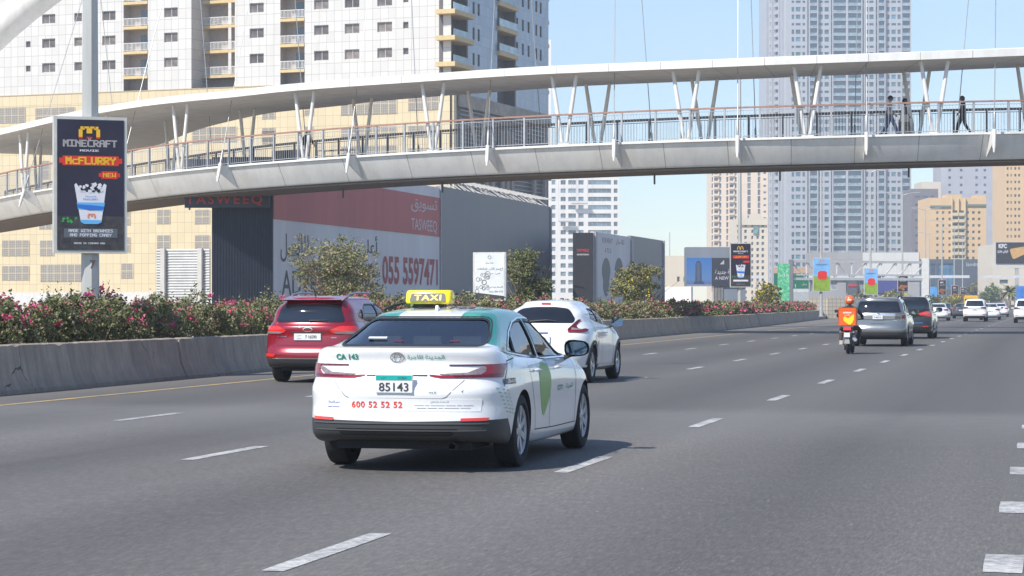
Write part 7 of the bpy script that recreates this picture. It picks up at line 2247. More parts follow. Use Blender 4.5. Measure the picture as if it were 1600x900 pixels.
def make_crossover(loc, rotz):
    t = thing('crossover_car', 'white rounded crossover with boomerang tail lamps, just ahead of the taxi', 'car', loc, rotz)
    p = dict(L=4.13, W=1.765, H=1.565, wheels=(.78, 3.31), belt=1.02, belt_rear=1.10, hood=1.04, nose=.86, cowl_y=3.0, ws_y=2.2, rb=.22, rt=.62, roofw=.50, bot=.22, bumper=.60, bulge=2.0, cr=.62)
    pm = paint('pearl_white', (.78, .78, .77), rough=.26, lower=lambda nt, xs: mth(nt, 'LESS_THAN', xs[2], .30))
    g = MATS['privacy_glass']
    wins = [('side_window', rounded([(1.10, 1.20), (1.72, 1.13), (1.72, 1.38), (1.35, 1.38)], .04), 'S', .45),
            ('side_window', rounded([(1.80, 1.12), (2.72, 1.06), (2.78, 1.08), (2.35, 1.30), (2.1, 1.39), (1.79, 1.40)], .04), 'S', .45),
            ('windscreen', rounded([(-.66, 1.12), (.66, 1.12), (.52, 1.45), (-.52, 1.45)], .06), 'F', 2.7)]
    _, sf = make_body(t, suv_rings(p), pm, p['wheels'], .345, wins, glass=g)
    tailgate_glass(sf, t, rounded([(-.58, 1.12), (.58, 1.12), (.60, 1.20), (.48, 1.385), (.2, 1.42), (-.2, 1.42), (-.48, 1.385), (-.60, 1.20)], .10, 5), g)
    decal(sf, rounded([(-.09, 1.465), (.09, 1.465), (.09, 1.495), (-.09, 1.495)], .01), 'B', .02, 'brake_lamp', MATS['tail_bright'], t, skirt=.03)
    m = MB(); m.tube([(-.25, sf.cast(-.25, 1.14, 'B')[0].y - .03, 1.15), (.1, sf.cast(.1, 1.17, 'B')[0].y - .03, 1.18), (.28, sf.cast(.28, 1.15, 'B')[0].y - .02, 1.16)], [.015, .012, .006], 6); m.build('rear_wiper', MATS['black_plastic'], t)
    for s_ in (1, -1):
        q = lambda pts: [(a * s_, b_) for a, b_ in pts][::s_]
        l = decal(sf, rounded(q([(.65, 1.19), (.56, 1.08), (.49, 1.0), (.53, .955), (.79, .955), (.82, .99), (.68, 1.015), (.63, 1.07), (.69, 1.18)]), .02), 'B', .014, 'tail_light', MATS['tail_dark'], t)
        decal(sf, rounded(q([(.76, .99), (.56, .985), (.56, 1.035), (.66, 1.015)]), .01), 'B', .019, 'clear_lens', MATS['tail_clear'], l)
        decal(sf, rounded(q([(.82, .97), (.50, .975), (.52, .945), (.78, .945)]), .01), 'B', .021, 'brake_lens', MATS['tail_red'], l)
        v = 'R' if s_ > 0 else 'L'
        decal(sf, rounded([(.34, 1.0), (.34, .95), (.44, .96), (.52, 1.0), (.44, 1.02)], .02), v, .012, 'tail_light', MATS['tail_dark'], t)
    y = sf.cast(0, .82, 'B')[0].y
    plate(t, (-.05, y - .02, .82), .5, .12, [('M 53062', .05, 0, .25, .06, .01)])
    strip(sf, [(-.15, .93), (.15, .935)], .03, 'B', .01).build('grip_bar', MATS['chrome'], t)
    for v in ('R', 'L'):
        join([strip(sf, l, .010, v, .003) for l in ([(1.76, 1.08), (1.77, .32)], [(2.82, .98), (2.76, .7), (2.78, .32)], [(1.02, 1.15), (1.05, .95), (1.22, .7), (1.26, .34)])]).build('door_seams', MATS['seam'], t)
        strip(sf, [(1.2, .31), (2.85, .31)], .05, v, .02).build('sill_trim', MATS['roof_rail'], t)
    lip(sf, t, p['wheels'], .345, MATS['black_plastic'], .055)
    handles(t, sf, (2.05,), .93, pm); car_mirrors(t, 2.62, 1.12, p['W'], MATS['black_plastic'], 1.05)
    wheels4(t, p['W'], .78, 3.31, .345, .22, MATS['alloy'], 5, True); under(t, 1.765, 4.13, .26)
    return t

def make_grey_suv(loc, rotz):
    t = thing('suv', 'silver grey suv with a full width plate panel on its tailgate, beside the motorcycle', 'car', loc, rotz)
    p = dict(L=4.72, W=1.925, H=1.70, wheels=(1.0, 3.825), belt=1.06, belt_rear=1.14, hood=1.08, nose=.86, cowl_y=3.5, ws_y=2.65, rb=.08, rt=.36, roofw=.68, bot=.24, bumper=.66)
    pm = paint('grey_metal', (.23, .235, .23), rough=.25, metal=.6, lower=lower_black(.50))
    g = MATS['privacy_glass']
    wins = [('side_window', rounded([(1.15, 1.20), (2.15, 1.15), (2.13, 1.52), (1.3, 1.52)], .05), 'S', .5),
            ('side_window', rounded([(2.22, 1.15), (3.15, 1.13), (3.2, 1.15), (2.75, 1.42), (2.5, 1.52), (2.2, 1.53)], .05), 'S', .5),
            ('side_window', rounded([(.55, 1.22), (1.08, 1.20), (1.22, 1.50), (.72, 1.48)], .04), 'S', .5),
            ('windscreen', rounded([(-.72, 1.16), (.72, 1.16), (.62, 1.58), (-.62, 1.58)], .06), 'F', 3.1)]
    _, sf = make_body(t, suv_rings(p), pm, p['wheels'], .36, wins, glass=g)
    tailgate_glass(sf, t, rounded([(-.76, 1.16), (.76, 1.16), (.655, 1.545), (-.655, 1.545)], .06), g)
    decal(sf, rounded([(-.56, .94), (.56, .94), (.58, 1.13), (-.58, 1.13)], .02), 'B', .012, 'tailgate_panel', mat('silver_panel', (.62, .63, .64), .2, metal=.7, var=.05), t)
    y = sf.cast(0, 1.0, 'B')[0].y
    plate(t, (-.02, y - .03, 1.0), .34, .12, [('F 40712', .0, 0, .25, .06, .01)])
    for s_ in (1, -1):
        q = lambda pts: [(a * s_, b_) for a, b_ in pts][::s_]
        l = decal(sf, rounded(q([(.90, 1.10), (.78, 1.10), (.74, .88), (.88, .88)]), .02), 'B', .012, 'tail_light', MATS['tail_clear'], t)
        decal(sf, rounded(q([(.89, 1.08), (.79, 1.08), (.775, 1.0), (.88, 1.0)]), .015), 'B', .018, 'brake_lens', MATS['tail_dark'], l)
        v = 'R' if s_ > 0 else 'L'
        decal(sf, rounded([(.18, 1.08), (.18, .88), (.24, .90), (.32, 1.04)], .02), v, .012, 'tail_light', MATS['tail_dark'], t)
        m = MB(); m.lathe([(.035, -.1), (.045, .0), (.04, .0), (.03, .1)], (s_ * .58, .10, .36), 'y', 14); m.build('exhaust_pipe', MATS['chrome'], t)
        m = MB(); m.tube([(s_ * .62, .7, 1.645), (s_ * .64, .8, 1.72), (s_ * .65, 2.3, 1.73), (s_ * .63, 2.5, 1.64)], .02, 6); m.build('roof_rail', MATS['black_plastic'], t)
    strip(sf, [(-.25, .78), (.25, .78)], .012, 'B', .003).build('tailgate_seam', MATS['seam'], t)
    put_on(t, sf, 'EDGE', .56, .89, .12, .022, 'B', MATS['chrome'])
    strip(sf, [(.05 * math.cos(a * math.pi / 6), 1.10 + .02 * math.sin(a * math.pi / 6)) for a in range(13)], .015, 'B', .02).build('emblem', MATS['chrome'], t)
    m = MB(); m.tube([(.0, sf.cast(0, 1.19, 'B')[0].y - .03, 1.2), (.38, sf.cast(.38, 1.20, 'B')[0].y - .02, 1.21)], [.014, .006], 6); m.build('rear_wiper', MATS['black_plastic'], t)
    for v in ('R', 'L'):
        join([strip(sf, l, .010, v, .003) for l in ([(2.18, 1.1), (2.19, .34)], [(3.32, 1.05), (3.26, .7), (3.28, .34)], [(1.1, 1.15), (1.2, .95), (1.45, .7), (1.48, .36)])]).build('door_seams', MATS['seam'], t)
    handles(t, sf, (1.6, 2.6), 1.0, MATS['chrome']); car_mirrors(t, 3.15, 1.18, p['W'], MATS['black_plastic'], 1.1)
    wheels4(t, p['W'], 1.0, 3.825, .36, .235, MATS['alloy'], 5, False); under(t, 1.925, 4.72, .28)
    return t

def make_van(loc, rotz):
    t = thing('minivan', 'dark brown black people carrier with bright red tail lamps, ahead of the grey suv', 'van', loc, rotz)
    p = dict(L=5.09, W=1.985, H=1.78, wheels=(1.05, 4.08), belt=1.08, belt_rear=1.13, hood=1.10, nose=.88, cowl_y=4.15, ws_y=3.2, rb=.10, rt=.30, roofw=.72, bot=.2, bumper=.60)
    pm = paint('dark_paint', (.022, .021, .022), rough=.22, metal=.3)
    g = MATS['privacy_glass']
    wins = [('side_window', rounded([(1.6, 1.18), (2.65, 1.16), (2.65, 1.6), (1.62, 1.6)], .05), 'S', .5),
            ('side_window', rounded([(2.75, 1.16), (3.75, 1.15), (3.2, 1.55), (3.0, 1.6), (2.75, 1.6)], .05), 'S', .5),
            ('side_window', rounded([(.55, 1.22), (1.5, 1.19), (1.5, 1.59), (.7, 1.56)], .04), 'S', .5),
            ('windscreen', rounded([(-.76, 1.18), (.76, 1.18), (.66, 1.66), (-.66, 1.66)], .06), 'F', 3.7)]
    _, sf = make_body(t, suv_rings(p), pm, p['wheels'], .35, wins, glass=g)
    tailgate_glass(sf, t, rounded([(-.74, 1.14), (.74, 1.14), (.67, 1.60), (-.67, 1.60)], .06), g)
    for s_ in (1, -1):
        q = lambda pts: [(a * s_, b_) for a, b_ in pts][::s_]
        l = decal(sf, rounded(q([(.94, 1.14), (.72, 1.14), (.42, 1.05), (.46, .98), (.92, .92)]), .03), 'B', .014, 'tail_light', MATS['tail_bright'], t)
        decal(sf, rounded(q([(.90, 1.09), (.62, 1.07), (.60, 1.02), (.90, 1.04)]), .015), 'B', .02, 'clear_lens', MATS['tail_clear'], l)
        decal(sf, rounded(q([(.82, .50), (.60, .50), (.60, .53), (.82, .53)]), .01), 'B', .01, 'reflector', MATS['tail_bright'], t)
        m = MB(); m.tube([(s_ * .66, .7, 1.72), (s_ * .68, .8, 1.80), (s_ * .69, 2.7, 1.81), (s_ * .67, 2.9, 1.72)], .02, 6); m.build('roof_rail', MATS['roof_rail'], t)
    strip(sf, [(-.6, .66), (.6, .66)], .02, 'B', .008).build('bumper_strip', MATS['chrome'], t)
    y = sf.cast(0, .85, 'B')[0].y
    plate(t, (0, y - .02, .88), .34, .12, [('B 21847', .0, 0, .25, .06, .01)])
    for v in ('R', 'L'):
        join([strip(sf, l, .010, v, .003) for l in ([(2.7, 1.1), (2.7, .32)], [(3.95, 1.1), (3.85, .7), (3.85, .32)], [(.6, 1.13), (2.65, 1.11)])]).build('door_seams', MATS['seam'], t)
    handles(t, sf, (2.4, 3.0), 1.0, MATS['chrome']); car_mirrors(t, 3.75, 1.2, p['W'], MATS['black_plastic'], 1.2)
    wheels4(t, p['W'], 1.05, 4.08, .35, .235, MATS['alloy'], 5, True); under(t, 1.985, 5.09, .26)
    return t

def make_sedan(loc, rotz, label, col, pname, lamp='tail_red'):
    t = thing('saloon_car', label, 'car', loc, rotz)
    L, W = 4.7, 1.8
    pm = paint(pname, col, rough=.28)
    g = MATS['clear_dark_glass']
    f = L / 4.9
    S = lambda pts: [(a * f, b) for a, b in pts]
    wins = [('side_window', rounded(S([(1.25, 1.045), (2.24, .995), (2.215, 1.335), (1.95, 1.328), (1.55, 1.24)]), .03), 'S', .45),
            ('side_window', rounded(S([(2.33, .993), (3.25, .985), (2.92, 1.205), (2.65, 1.308), (2.305, 1.335)]), .03), 'S', .45),
            ('windscreen', rounded([(-.68, 1.05), (.68, 1.05), (.53, 1.36), (-.53, 1.36)], .06), 'F', 2.6)]
    _, sf = make_body(t, sedan_rings(L, W, 1.47, 1.0, 3.75), pm, (1.0, 3.75), .325, wins, glass=g)
    tailgate_glass(sf, t, rounded([(-.62, 1.125), (.62, 1.125), (.51, 1.375), (-.51, 1.375)], .05), g)
    for s_ in (1, -1):
        q = lambda pts: [(a * s_, b_) for a, b_ in pts][::s_]
        decal(sf, rounded(q([(.86, .97), (.48, .95), (.50, .86), (.85, .82)]), .03), 'B', .012, 'tail_light', MATS[lamp], t)
        decal(sf, rounded(q([(.80, .45), (.60, .45), (.60, .48), (.80, .48)]), .01), 'B', .01, 'reflector', MATS['tail_bright'], t)
    y = min(sf.cast(0, z_, 'B')[0].y for z_ in (.7, .78, .86))
    plate(t, (0, y - .01, .78), .5, .11, [('K 38214', .0, 0, .25, .06, .01)])
    strip(sf, [(-.7, 1.0), (-.62, .70), (.62, .70), (.7, 1.0)], .012, 'B', .003).build('boot_seam', MATS['seam'], t)
    for v in ('R', 'L'):
        join([strip(sf, l, .010, v, .003) for l in ([(2.27 * f, 1.0), (2.29 * f, .3)], [(3.48 * f, .93), (3.43 * f, .6), (3.44 * f, .31)], [(1.40, .98), (1.50, .62), (1.56, .31)])]).build('door_seams', MATS['seam'], t)
    handles(t, sf, (1.65, 2.5), .87, pm); car_mirrors(t, 3.1, 1.05, W, pm)
    wheels4(t, W, 1.0, 3.75, .325, .2, MATS['hubcap'], 7, False); under(t, W, L, .24)
    return t

def make_white_suv(loc, rotz):
    t = thing('suv', 'tall white suv seen from behind in the third lane, between distant saloon cars', 'car', loc, rotz)
    p = dict(L=4.8, W=1.87, H=1.82, wheels=(1.0, 3.75), belt=1.12, belt_rear=1.17, hood=1.18, nose=.95, cowl_y=3.5, ws_y=2.7, rb=.07, rt=.30, roofw=.66, bot=.28, bumper=.70)
    pm = paint('suv_white', (.8, .8, .79), rough=.28)
    g = MATS['privacy_glass']
    wins = [('side_window', rounded([(1.3, 1.24), (2.1, 1.22), (2.1, 1.62), (1.32, 1.62)], .05), 'S', .5),
            ('side_window', rounded([(2.2, 1.22), (3.15, 1.2), (2.75, 1.52), (2.5, 1.62), (2.2, 1.62)], .05), 'S', .5),
            ('side_window', rounded([(.5, 1.26), (1.2, 1.25), (1.22, 1.6), (.62, 1.58)], .04), 'S', .5),
            ('windscreen', rounded([(-.70, 1.25), (.70, 1.25), (.6, 1.68), (-.6, 1.68)], .06), 'F', 3.1)]
    _, sf = make_body(t, suv_rings(p), pm, p['wheels'], .385, wins, glass=g)
    tailgate_glass(sf, t, rounded([(-.70, 1.22), (.70, 1.22), (.60, 1.66), (-.60, 1.66)], .08), g)
    for s_ in (1, -1):
        q = lambda pts: [(a * s_, b_) for a, b_ in pts][::s_]
        decal(sf, rounded(q([(.88, 1.17), (.45, 1.14), (.45, 1.09), (.86, 1.03)]), .02), 'B', .014, 'tail_light', MATS['tail_dark'], t)
        decal(sf, rounded(q([(.80, .58), (.58, .58), (.58, .62), (.80, .62)]), .01), 'B', .01, 'reflector', MATS['tail_bright'], t)
    y = sf.cast(0, .98, 'B')[0].y
    plate(t, (0, y - .02, .98), .4, .12, [('D 90356', .0, 0, .25, .06, .01)])
    decal(sf, rounded([(-.8, .33), (.8, .33), (.78, .46), (-.78, .46)], .03), 'B', .01, 'bumper_guard', MATS['black_plastic'], t)
    handles(t, sf, (1.6, 2.6), 1.05, pm); car_mirrors(t, 3.1, 1.26, p['W'], pm, 1.15)
    wheels4(t, p['W'], 1.0, 3.75, .385, .255, MATS['alloy'], 5, False); under(t, 1.87, 4.8, .3)
    return t
# ------------------------------------------------------------------ people
def skin_body(name, joints, edges, parent, mm, sub=1, root=0):
    me = bpy.data.meshes.new(name); me.from_pydata([j[0] for j in joints], edges, []); me.update()
    ob = link(name, me)
    md = ob.modifiers.new('s', 'SKIN'); 
    sv = me.skin_vertices[0].data
    for i, j in enumerate(joints):
        r = j[1]; sv[i].radius = (r, r) if not isinstance(r, tuple) else r
        sv[i].use_root = (i == root)
    md.use_smooth_shade = True
    m2 = ob.modifiers.new('u', 'SUBSURF'); m2.levels = sub; m2.render_levels = sub
    dg = bpy.context.evaluated_depsgraph_get(); dg.update()
    res = bpy.data.meshes.new_from_object(ob.evaluated_get(dg))
    bpy.data.objects.remove(ob); bpy.data.meshes.remove(me)
    res.materials.clear()
    for q in (mm if isinstance(mm, (list, tuple)) else [mm]): res.materials.append(q)
    return link(name, res, parent)

skin = mat('skin_brown', (.22, .12, .075), .6, var=.08)
hairm = mat('hair_black', (.012, .011, .011), .7)
def head(t, c, yaw, r=.105, hair='short', hm=None, cap=None, down=0.0):
    """head with face, ears, hair; c = centre, looks along yaw (0 = +Y)"""
    m = MB(); rows = []
    q = Matrix.Rotation(yaw, 3, 'Z')
    def tf(v): return tuple(q @ Vector(v) + Vector(c))
    n = 18
    for i in range(13):
        e = -math.pi / 2 + math.pi * i / 12; row = []
        for k in range(n):
            a = 2 * math.pi * k / n; x, y, z = math.cos(e) * math.cos(a), math.cos(e) * math.sin(a), math.sin(e)
            jaw = 1 - .28 * max(0, -z) ; fy = y * (1.08 + (.0 if y < 0 else .05))
            if y > .8 and -.35 < z < .1: fy += .10 * (1 - abs(x) * 4) if abs(x) < .25 else 0
            if y > .8 and .1 < z < .35 and .15 < abs(x) < .5: fy -= .05
            row.append(tf((x * r * .82 * jaw, fy * r * jaw, z * r * 1.22)))
        rows.append(row)
    m.grid(rows, wrap=True)
    for s_ in (-1, 1): 
        m.hexa([tf((s_ * r * x, y * r, z * r)) for x, y, z in ((.78, -.1, -.25), (.9, -.15, -.25), (.92, .1, -.2), (.78, .12, -.2), (.78, -.15, .25), (.95, -.2, .25), (.93, .1, .25), (.78, .12, .25))])
    h = m.build('head', skin, t, smooth=60)
    m = MB(); 
    for s_ in (-1, 1): m.box(0, 0, 0, 0, 0, 0)
    m = MB()
    for s_ in (-1, 1): m.obox(tf((s_ * r * .33, r * 1.03, r * .10)), q @ Vector((r * .13, 0, 0)), (0, 0, 0), (0, 0, r * .05)) if False else m.hexa([tf((s_ * r * .33 + dx * r * .12, r * (1.0 + dy), r * .1 + dz * r * .05)) for dz in (-1, 1) for dx, dy in ((-1, 0), (1, 0), (1, .04), (-1, .04))])
    m.hexa([tf((dx * r * .25, r * (.93 + dy), -r * .62 + dz * r * .04)) for dz in (-1, 1) for dx, dy in ((-1, 0), (1, 0), (1, .06), (-1, .06))])
    m.build('face_features', hairm, h)
    rows = []
    lo = -.15 if hair == 'short' else -.9
    for i in range(8):
        e = lo + (math.pi / 2 - lo) * i / 7; row = []
        for k in range(n):
            a = 2 * math.pi * k / n; x, y, z = math.cos(e) * math.cos(a), math.cos(e) * math.sin(a), math.sin(e)
            zz = z if (y < .45 or z > .45) else max(z, .45)
            row.append(tf((x * r * .90, (y * 1.12 if y < 0 else y * 1.1) * r - .004, zz * r * 1.30)))
        rows.append(row)
    m = MB(); m.grid(rows, wrap=True); m.build('hair' if not cap else 'cap', hm or hairm, h if not cap else t, smooth=60)
    if cap:
        m = MB(); m.hexa([tf(v) for v in ((-r * .6, r * .9, r * .5), (r * .6, r * .9, r * .5), (r * .45, r * 1.75, r * .38), (-r * .45, r * 1.75, r * .38), (-r * .6, r * .9, r * .58), (r * .6, r * .9, r * .58), (r * .45, r * 1.75, r * .44), (-r * .45, r * 1.75, r * .44))]); m.build('cap_peak', hm, t)

def hand(t, c, d, mm=None):
    d = Vector(d).normalized(); s_ = d.cross(Vector((0, 1, .2))).normalized(); u = s_.cross(d)
    m = MB(); c = Vector(c); m.tube([c, c + d * .04, c + d * .09], [.03, .04, .03], 8)
    for k in range(4):
        o = c + d * .085 + s_ * (k - 1.5) * .018; m.tube([o, o + d * (.035 + .006 * (1.5 - abs(k - 1.5))) + u * .008, o + d * .055 + u * .03], [.010, .009, .007], 5)
    o = c + d * .03 + s_ * .035; m.tube([o, o + s_ * .02 + d * .03, o + s_ * .02 + d * .055 + u * .01], [.012, .010, .008], 5)
    m.build('hand', mm or skin, t, smooth=60)

def walker(name, label, loc, rotz, H, top, legs, stride=.33, bag=None, robe=False, cap=None, hair='short', hm=None):
    """figure walking along its own +Y"""
    t = thing(name, label, 'person', loc, rotz)
    k = H / 1.72
    hip = .92 * k; sh = 1.42 * k
    f1 = Vector((.09, stride, .06)) * 1; f2 = Vector((-.09, -stride * .9, .10))
    J = [((0, 0, hip), (.15, .10)), ((0, .01, 1.15 * k), (.135, .095)), ((0, .02, 1.34 * k), (.17, .11)), ((0, .02, 1.46 * k), (.06, .06)), ((0, .035, 1.54 * k), (.05, .05)),
         ((.17, .02, sh), .055), ((.25, -.10, 1.15 * k), .045), ((.22, -.06 + .10, .93 * k), .032),
         ((-.17, .02, sh), .055), ((-.25, .08, 1.15 * k), .045), ((-.20, .26, .98 * k), .032),
         ((.10, .02, hip - .04), .09), ((.10, stride * .62, .50 * k), .062), ((.09, stride * .95, .09), .042),
         ((-.10, .0, hip - .04), .09), ((-.10, -stride * .15, .50 * k), .062), ((-.09, -stride * 1.0, .16), .042)]
    E = [(0, 1), (1, 2), (2, 3), (3, 4), (2, 5), (5, 6), (6, 7), (2, 8), (8, 9), (9, 10), (0, 11), (11, 12), (12, 13), (0, 14), (14, 15), (15, 16)]
    t.scale = (1.12, 1.1, 1.08)
    J = [(p_, (tuple(v * 1.3 for v in r_) if isinstance(r_, tuple) else r_ * 1.3)) for p_, r_ in J]
    body = skin_body('body', J, E, t, [top, legs])
    for p in body.data.polygons: p.material_index = 0 if p.center.z > hip + .02 else 1
    for y, z in ((stride * .95, .0), (-stride * 1.0, .07)):
        x = .09 if y > 0 else -.09
        m = MB(); m.hexa([(x - .045, y - .08, z), (x + .045, y - .08, z), (x + .05, y + .17, z), (x - .05, y + .17, z), (x - .04, y - .07, z + .10), (x + .04, y - .07, z + .10), (x + .035, y + .15, z + .05), (x - .035, y + .15, z + .05)]); m.build('shoe', hairm, t)
    head(t, (0, .05, 1.62 * k), 0, hair=hair, hm=hm, cap=cap)
    hand(t, (.22, .05, .90 * k), (0, .15, -1)); hand(t, (-.20, .28, .96 * k), (0, .6, -1))
    if robe:
        rows = []
        for z, a, b in ((1.40, .17, .11), (1.2, .17, .13), (.95, .20, .17), (.6, .23, .24), (.3, .25, .30), (.14, .26, .33)):
            rows.append([(a * math.cos(q * math.pi / 9), b * math.sin(q * math.pi / 9) + .02, z * k) for q in range(18)])
        m = MB(); m.grid(rows, wrap=True); m.build('robe', robe, t, smooth=60)
    if bag:
        m = MB(); m.obox((.30, -.02, .80), (.05, 0, 0), (0, .17, 0), (0, 0, .16)); m.tube([(.28, .02, .96), (.24, .02, 1.1), (.16, .02, 1.42)], .012, 5); m.build('bag', bag, t)
    return t
def deck_spot(px, s):
    f = at_px(px); p = bpf(f, s, .005); t_ = fr(tang, f); return p, math.atan2(t_.y, t_.x) - math.pi / 2
jean = mat('denim', (.06, .11, .22), .8); shirt = mat('shirt_pale', (.45, .42, .40), .8); dk_ = mat('cloth_black', (.014, .014, .016), .8); pat = mat('robe_pattern', (.16, .15, .13), .8, var=.9, scale=9)
p, a = deck_spot(1399, 2.2); walker('person', 'man in dark cap and blue jeans walking right on the footbridge', p, a, 1.78, shirt, jean, .36, None, cap=True, hm=dk_)
p, a = deck_spot(1424, 2.4); walker('person', 'woman in long dark patterned robe walking beside the man in jeans', p, a, 1.66, dk_, dk_, .22, mat('bag_pale', (.45, .42, .36), .8), robe=pat, hair='long', hm=dk_)
p, a = deck_spot(1529, 2.6); walker('person', 'person in all black walking left on the footbridge near the right edge', p, a + math.pi, 1.72, dk_, dk_, .30, None, hair='long', hm=dk_)
p, a = deck_spot(425, 2.6); walker('person', 'dark figure standing on the footbridge beside a low trolley', p, a, 1.6, dk_, dk_, .10, None, hair='long', hm=dk_)
p, a = deck_spot(465, 3.0)
tr_ = thing('trolley', 'low black wire trolley parked on the bridge deck', 'trolley', p, a)
m = MB()
for z in (.35, .62): 
    for x in (-.3, .3): m.bar((x, -1.0, z), (x, 1.0, z), .03, .03)
    for y in (-1.0, -.3, .4, 1.0): m.bar((-.3, y, z), (.3, y, z), .03, .03)
for x in (-.3, .3):
    for y in (-1.0, .0, 1.0): m.bar((x, y, .12), (x, y, .64), .025, .025, up=(1, 0, 0))
m.build('frame', rd, tr_)
for x in (-.3, .3):
    for y in (-.9, .9): m = MB(); m.lathe([(.02, -.03), (.11, -.03), (.11, .03), (.02, .03)], (x, y, .11), 'x', 12); m.build('wheel', MATS['tyre'], tr_)

# ------------------------------------------------------------------ delivery motorcycle and rider
def motorcycle(loc):
    t = thing('motorcycle', 'black delivery motorcycle with a big orange box, left of the grey suv', 'motorcycle', loc, 0)
    bp_ = MATS['black_plastic']
    for y, nm in ((0, 'rear'), (1.27, 'front')):
        m = MB(); m.lathe([(.22, -.045), (.27, -.055), (.295, -.03), (.30, 0), (.295, .03), (.27, .055), (.22, .045)], (0, 0, 0), 'x', 36, closed=True)
        w = m.build('wheel', MATS['tyre'], t, smooth=50, loc=(0, y, .30))
        m = MB(); m.lathe([(.225, -.02), (.225, .02)], (0, 0, 0), 'x', 24); m.lathe([(.04, -.06), (.04, .06)], (0, 0, 0), 'x', 12)
        for k in range(6): a = k * math.pi / 3; m.bar((0, .03 * math.cos(a), .03 * math.sin(a)), (0, .225 * math.cos(a), .225 * math.sin(a)), .03, .02)
        m.build('rim', MATS['alloy'], w)
    m = MB(); m.hexa([(-.05, -.30, .50), (.05, -.30, .50), (.06, .12, .64), (-.06, .12, .64), (-.09, -.34, .60), (.09, -.34, .60), (.09, .12, .70), (-.09, .12, .70)]); m.hexa([(-.08, -.45, .30), (.08, -.45, .30), (.05, -.36, .52), (-.05, -.36, .52), (-.08, -.48, .31), (.08, -.48, .31), (.05, -.40, .54), (-.05, -.40, .54)])
    m.build('rear_fender', mat('fender_grey', (.25, .24, .22), .6), t)
    m = MB(); m.box(-.085, .085, -.49, -.475, .50, .63); m.build('number_plate', MATS['plate_white'], t)
    m = MB(); m.hexa([(-.12, -.42, .70), (.12, -.42, .70), (.10, -.2, .70), (-.10, -.2, .70), (-.10, -.40, .80), (.10, -.40, .80), (.10, -.2, .80), (-.10, -.2, .80)]); m.build('tail_light', MATS['tail_bright'], t)
    for s_ in (-1, 1):
        m = MB(); m.tube([(s_ * .06, -.40, .64), (s_ * .17, -.42, .64)], .012, 5); m.lathe([(.0, -.04), (.035, -.02), (.035, .02), (0, .04)], (s_ * .19, -.42, .64), 'x', 10); m.build('turn_signal', MATS['tail_clear'], t)
        m = MB(); m.tube([(s_ * .09, 0, .30), (s_ * .10, -.18, .66)], .03, 8); m.build('shock', MATS['steel_grey'], t)
    m = MB(); m.tube([(.16, .45, .30), (.19, .0, .36), (.21, -.30, .44)], [.035, .06, .07], 10); m.build('exhaust', MATS['steel_grey'], t, smooth=50)
    m = MB(); m.hexa([(-.13, .30, .25), (.13, .30, .25), (.12, .75, .25), (-.12, .75, .25), (-.12, .30, .55), (.12, .30, .55), (.12, .75, .55), (-.12, .75, .55)]); m.build('engine', MATS['steel_grey'], t)
    m = MB(); m.hexa([(-.12, -.25, .66), (.12, -.25, .66), (.12, .60, .66), (-.12, .60, .66), (-.14, -.25, .80), (.14, -.25, .80), (.12, .60, .76), (-.12, .60, .76)]); m.build('seat', bp_, t)
    m = MB(); m.hexa([(-.12, .60, .60), (.12, .60, .60), (.09, 1.0, .70), (-.09, 1.0, .70), (-.14, .60, .82), (.14, .60, .82), (.10, 1.0, .92), (-.10, 1.0, .92)]); m.build('fuel_tank', mat('tank_red', (.35, .03, .02), .3, coat=1), t)
    m = MB()
    for s_ in (-1, 1): m.tube([(s_ * .09, 1.27, .30), (s_ * .09, 1.05, .95)], .025, 6)
    m.build('fork', MATS['steel_grey'], t)
    m = MB(); m.tube([(-.36, .88, 1.02), (-.2, 1.0, 1.0), (.2, 1.0, 1.0), (.36, .88, 1.02)], .016, 6); m.build('handlebar', bp_, t)
    for s_ in (-1, 1):
        m = MB(); m.tube([(s_ * .28, .95, 1.0), (s_ * .38, .95, 1.22)], .008, 5); m.obox((s_ * .42, .94, 1.25), (.07, 0, 0), (0, .012, 0), (0, 0, .045)); m.build('wing_mirror', bp_, t)
    m = MB(); m.hexa([(-.17, .55, .1), (-.15, .55, .1), (-.15, .9, .1), (-.17, .9, .1), (-.17, .5, .5), (-.15, .5, .5), (-.13, .85, .6), (-.15, .85, .6)]); m.tube([(-.1, .42, .27), (-.30, .42, .27)], .012, 5); m.tube([(.1, .42, .27), (.30, .42, .27)], .012, 5); m.build('footrest', bp_, t)
    # the box
    om = mat('box_orange', (.85, .13, .01), .5, var=.06); m = MB()
    m.box(-.255, .255, -.42, .10, .83, 1.36)
    bx = m.build('delivery_box', om, t)
    m = MB()
    for x in (-.252, .237): m.box(x, x + .016, -.428, -.42, .84, 1.35)
    for z in (.835, 1.345): m.box(-.236, .236, -.427, -.4205, z, z + .016)
    m.box(-.24, .24, -.424, -.4202, 1.275, 1.283)
    m.build('box_piping', mat('piping_dark_orange', (.55, .07, .01), .6), bx)
    m = MB(); text_on(m, 'talabat', -.0, 1.215, .25, .055, lambda p: (p[0], -.428, p[1]), .035); text_on(m, arabic('طلبات') if False else arabic('بات'), 0, 1.14, .16, .045, lambda p: (p[0], -.428, p[1]), .02); m.build('box_lettering', mat('box_white', (.8, .75, .7), .5), bx)
    m = MB(); hp = [(-.115, 1.04), (-.10, 1.085), (-.05, 1.10), (-.005, 1.06), (.03, 1.045), (.12, 1.12), (.19, 1.165), (.20, 1.15), (.195, 1.02), (.16, .93), (.10, .865), (.055, .86), (-.03, .92), (-.10, .98)]
    m.face([(a, -.4285, b) for a, b in hp]); m.build('box_emblem', mat('emblem_yellow', (.85, .65, .02), .5, var=.02), bx)
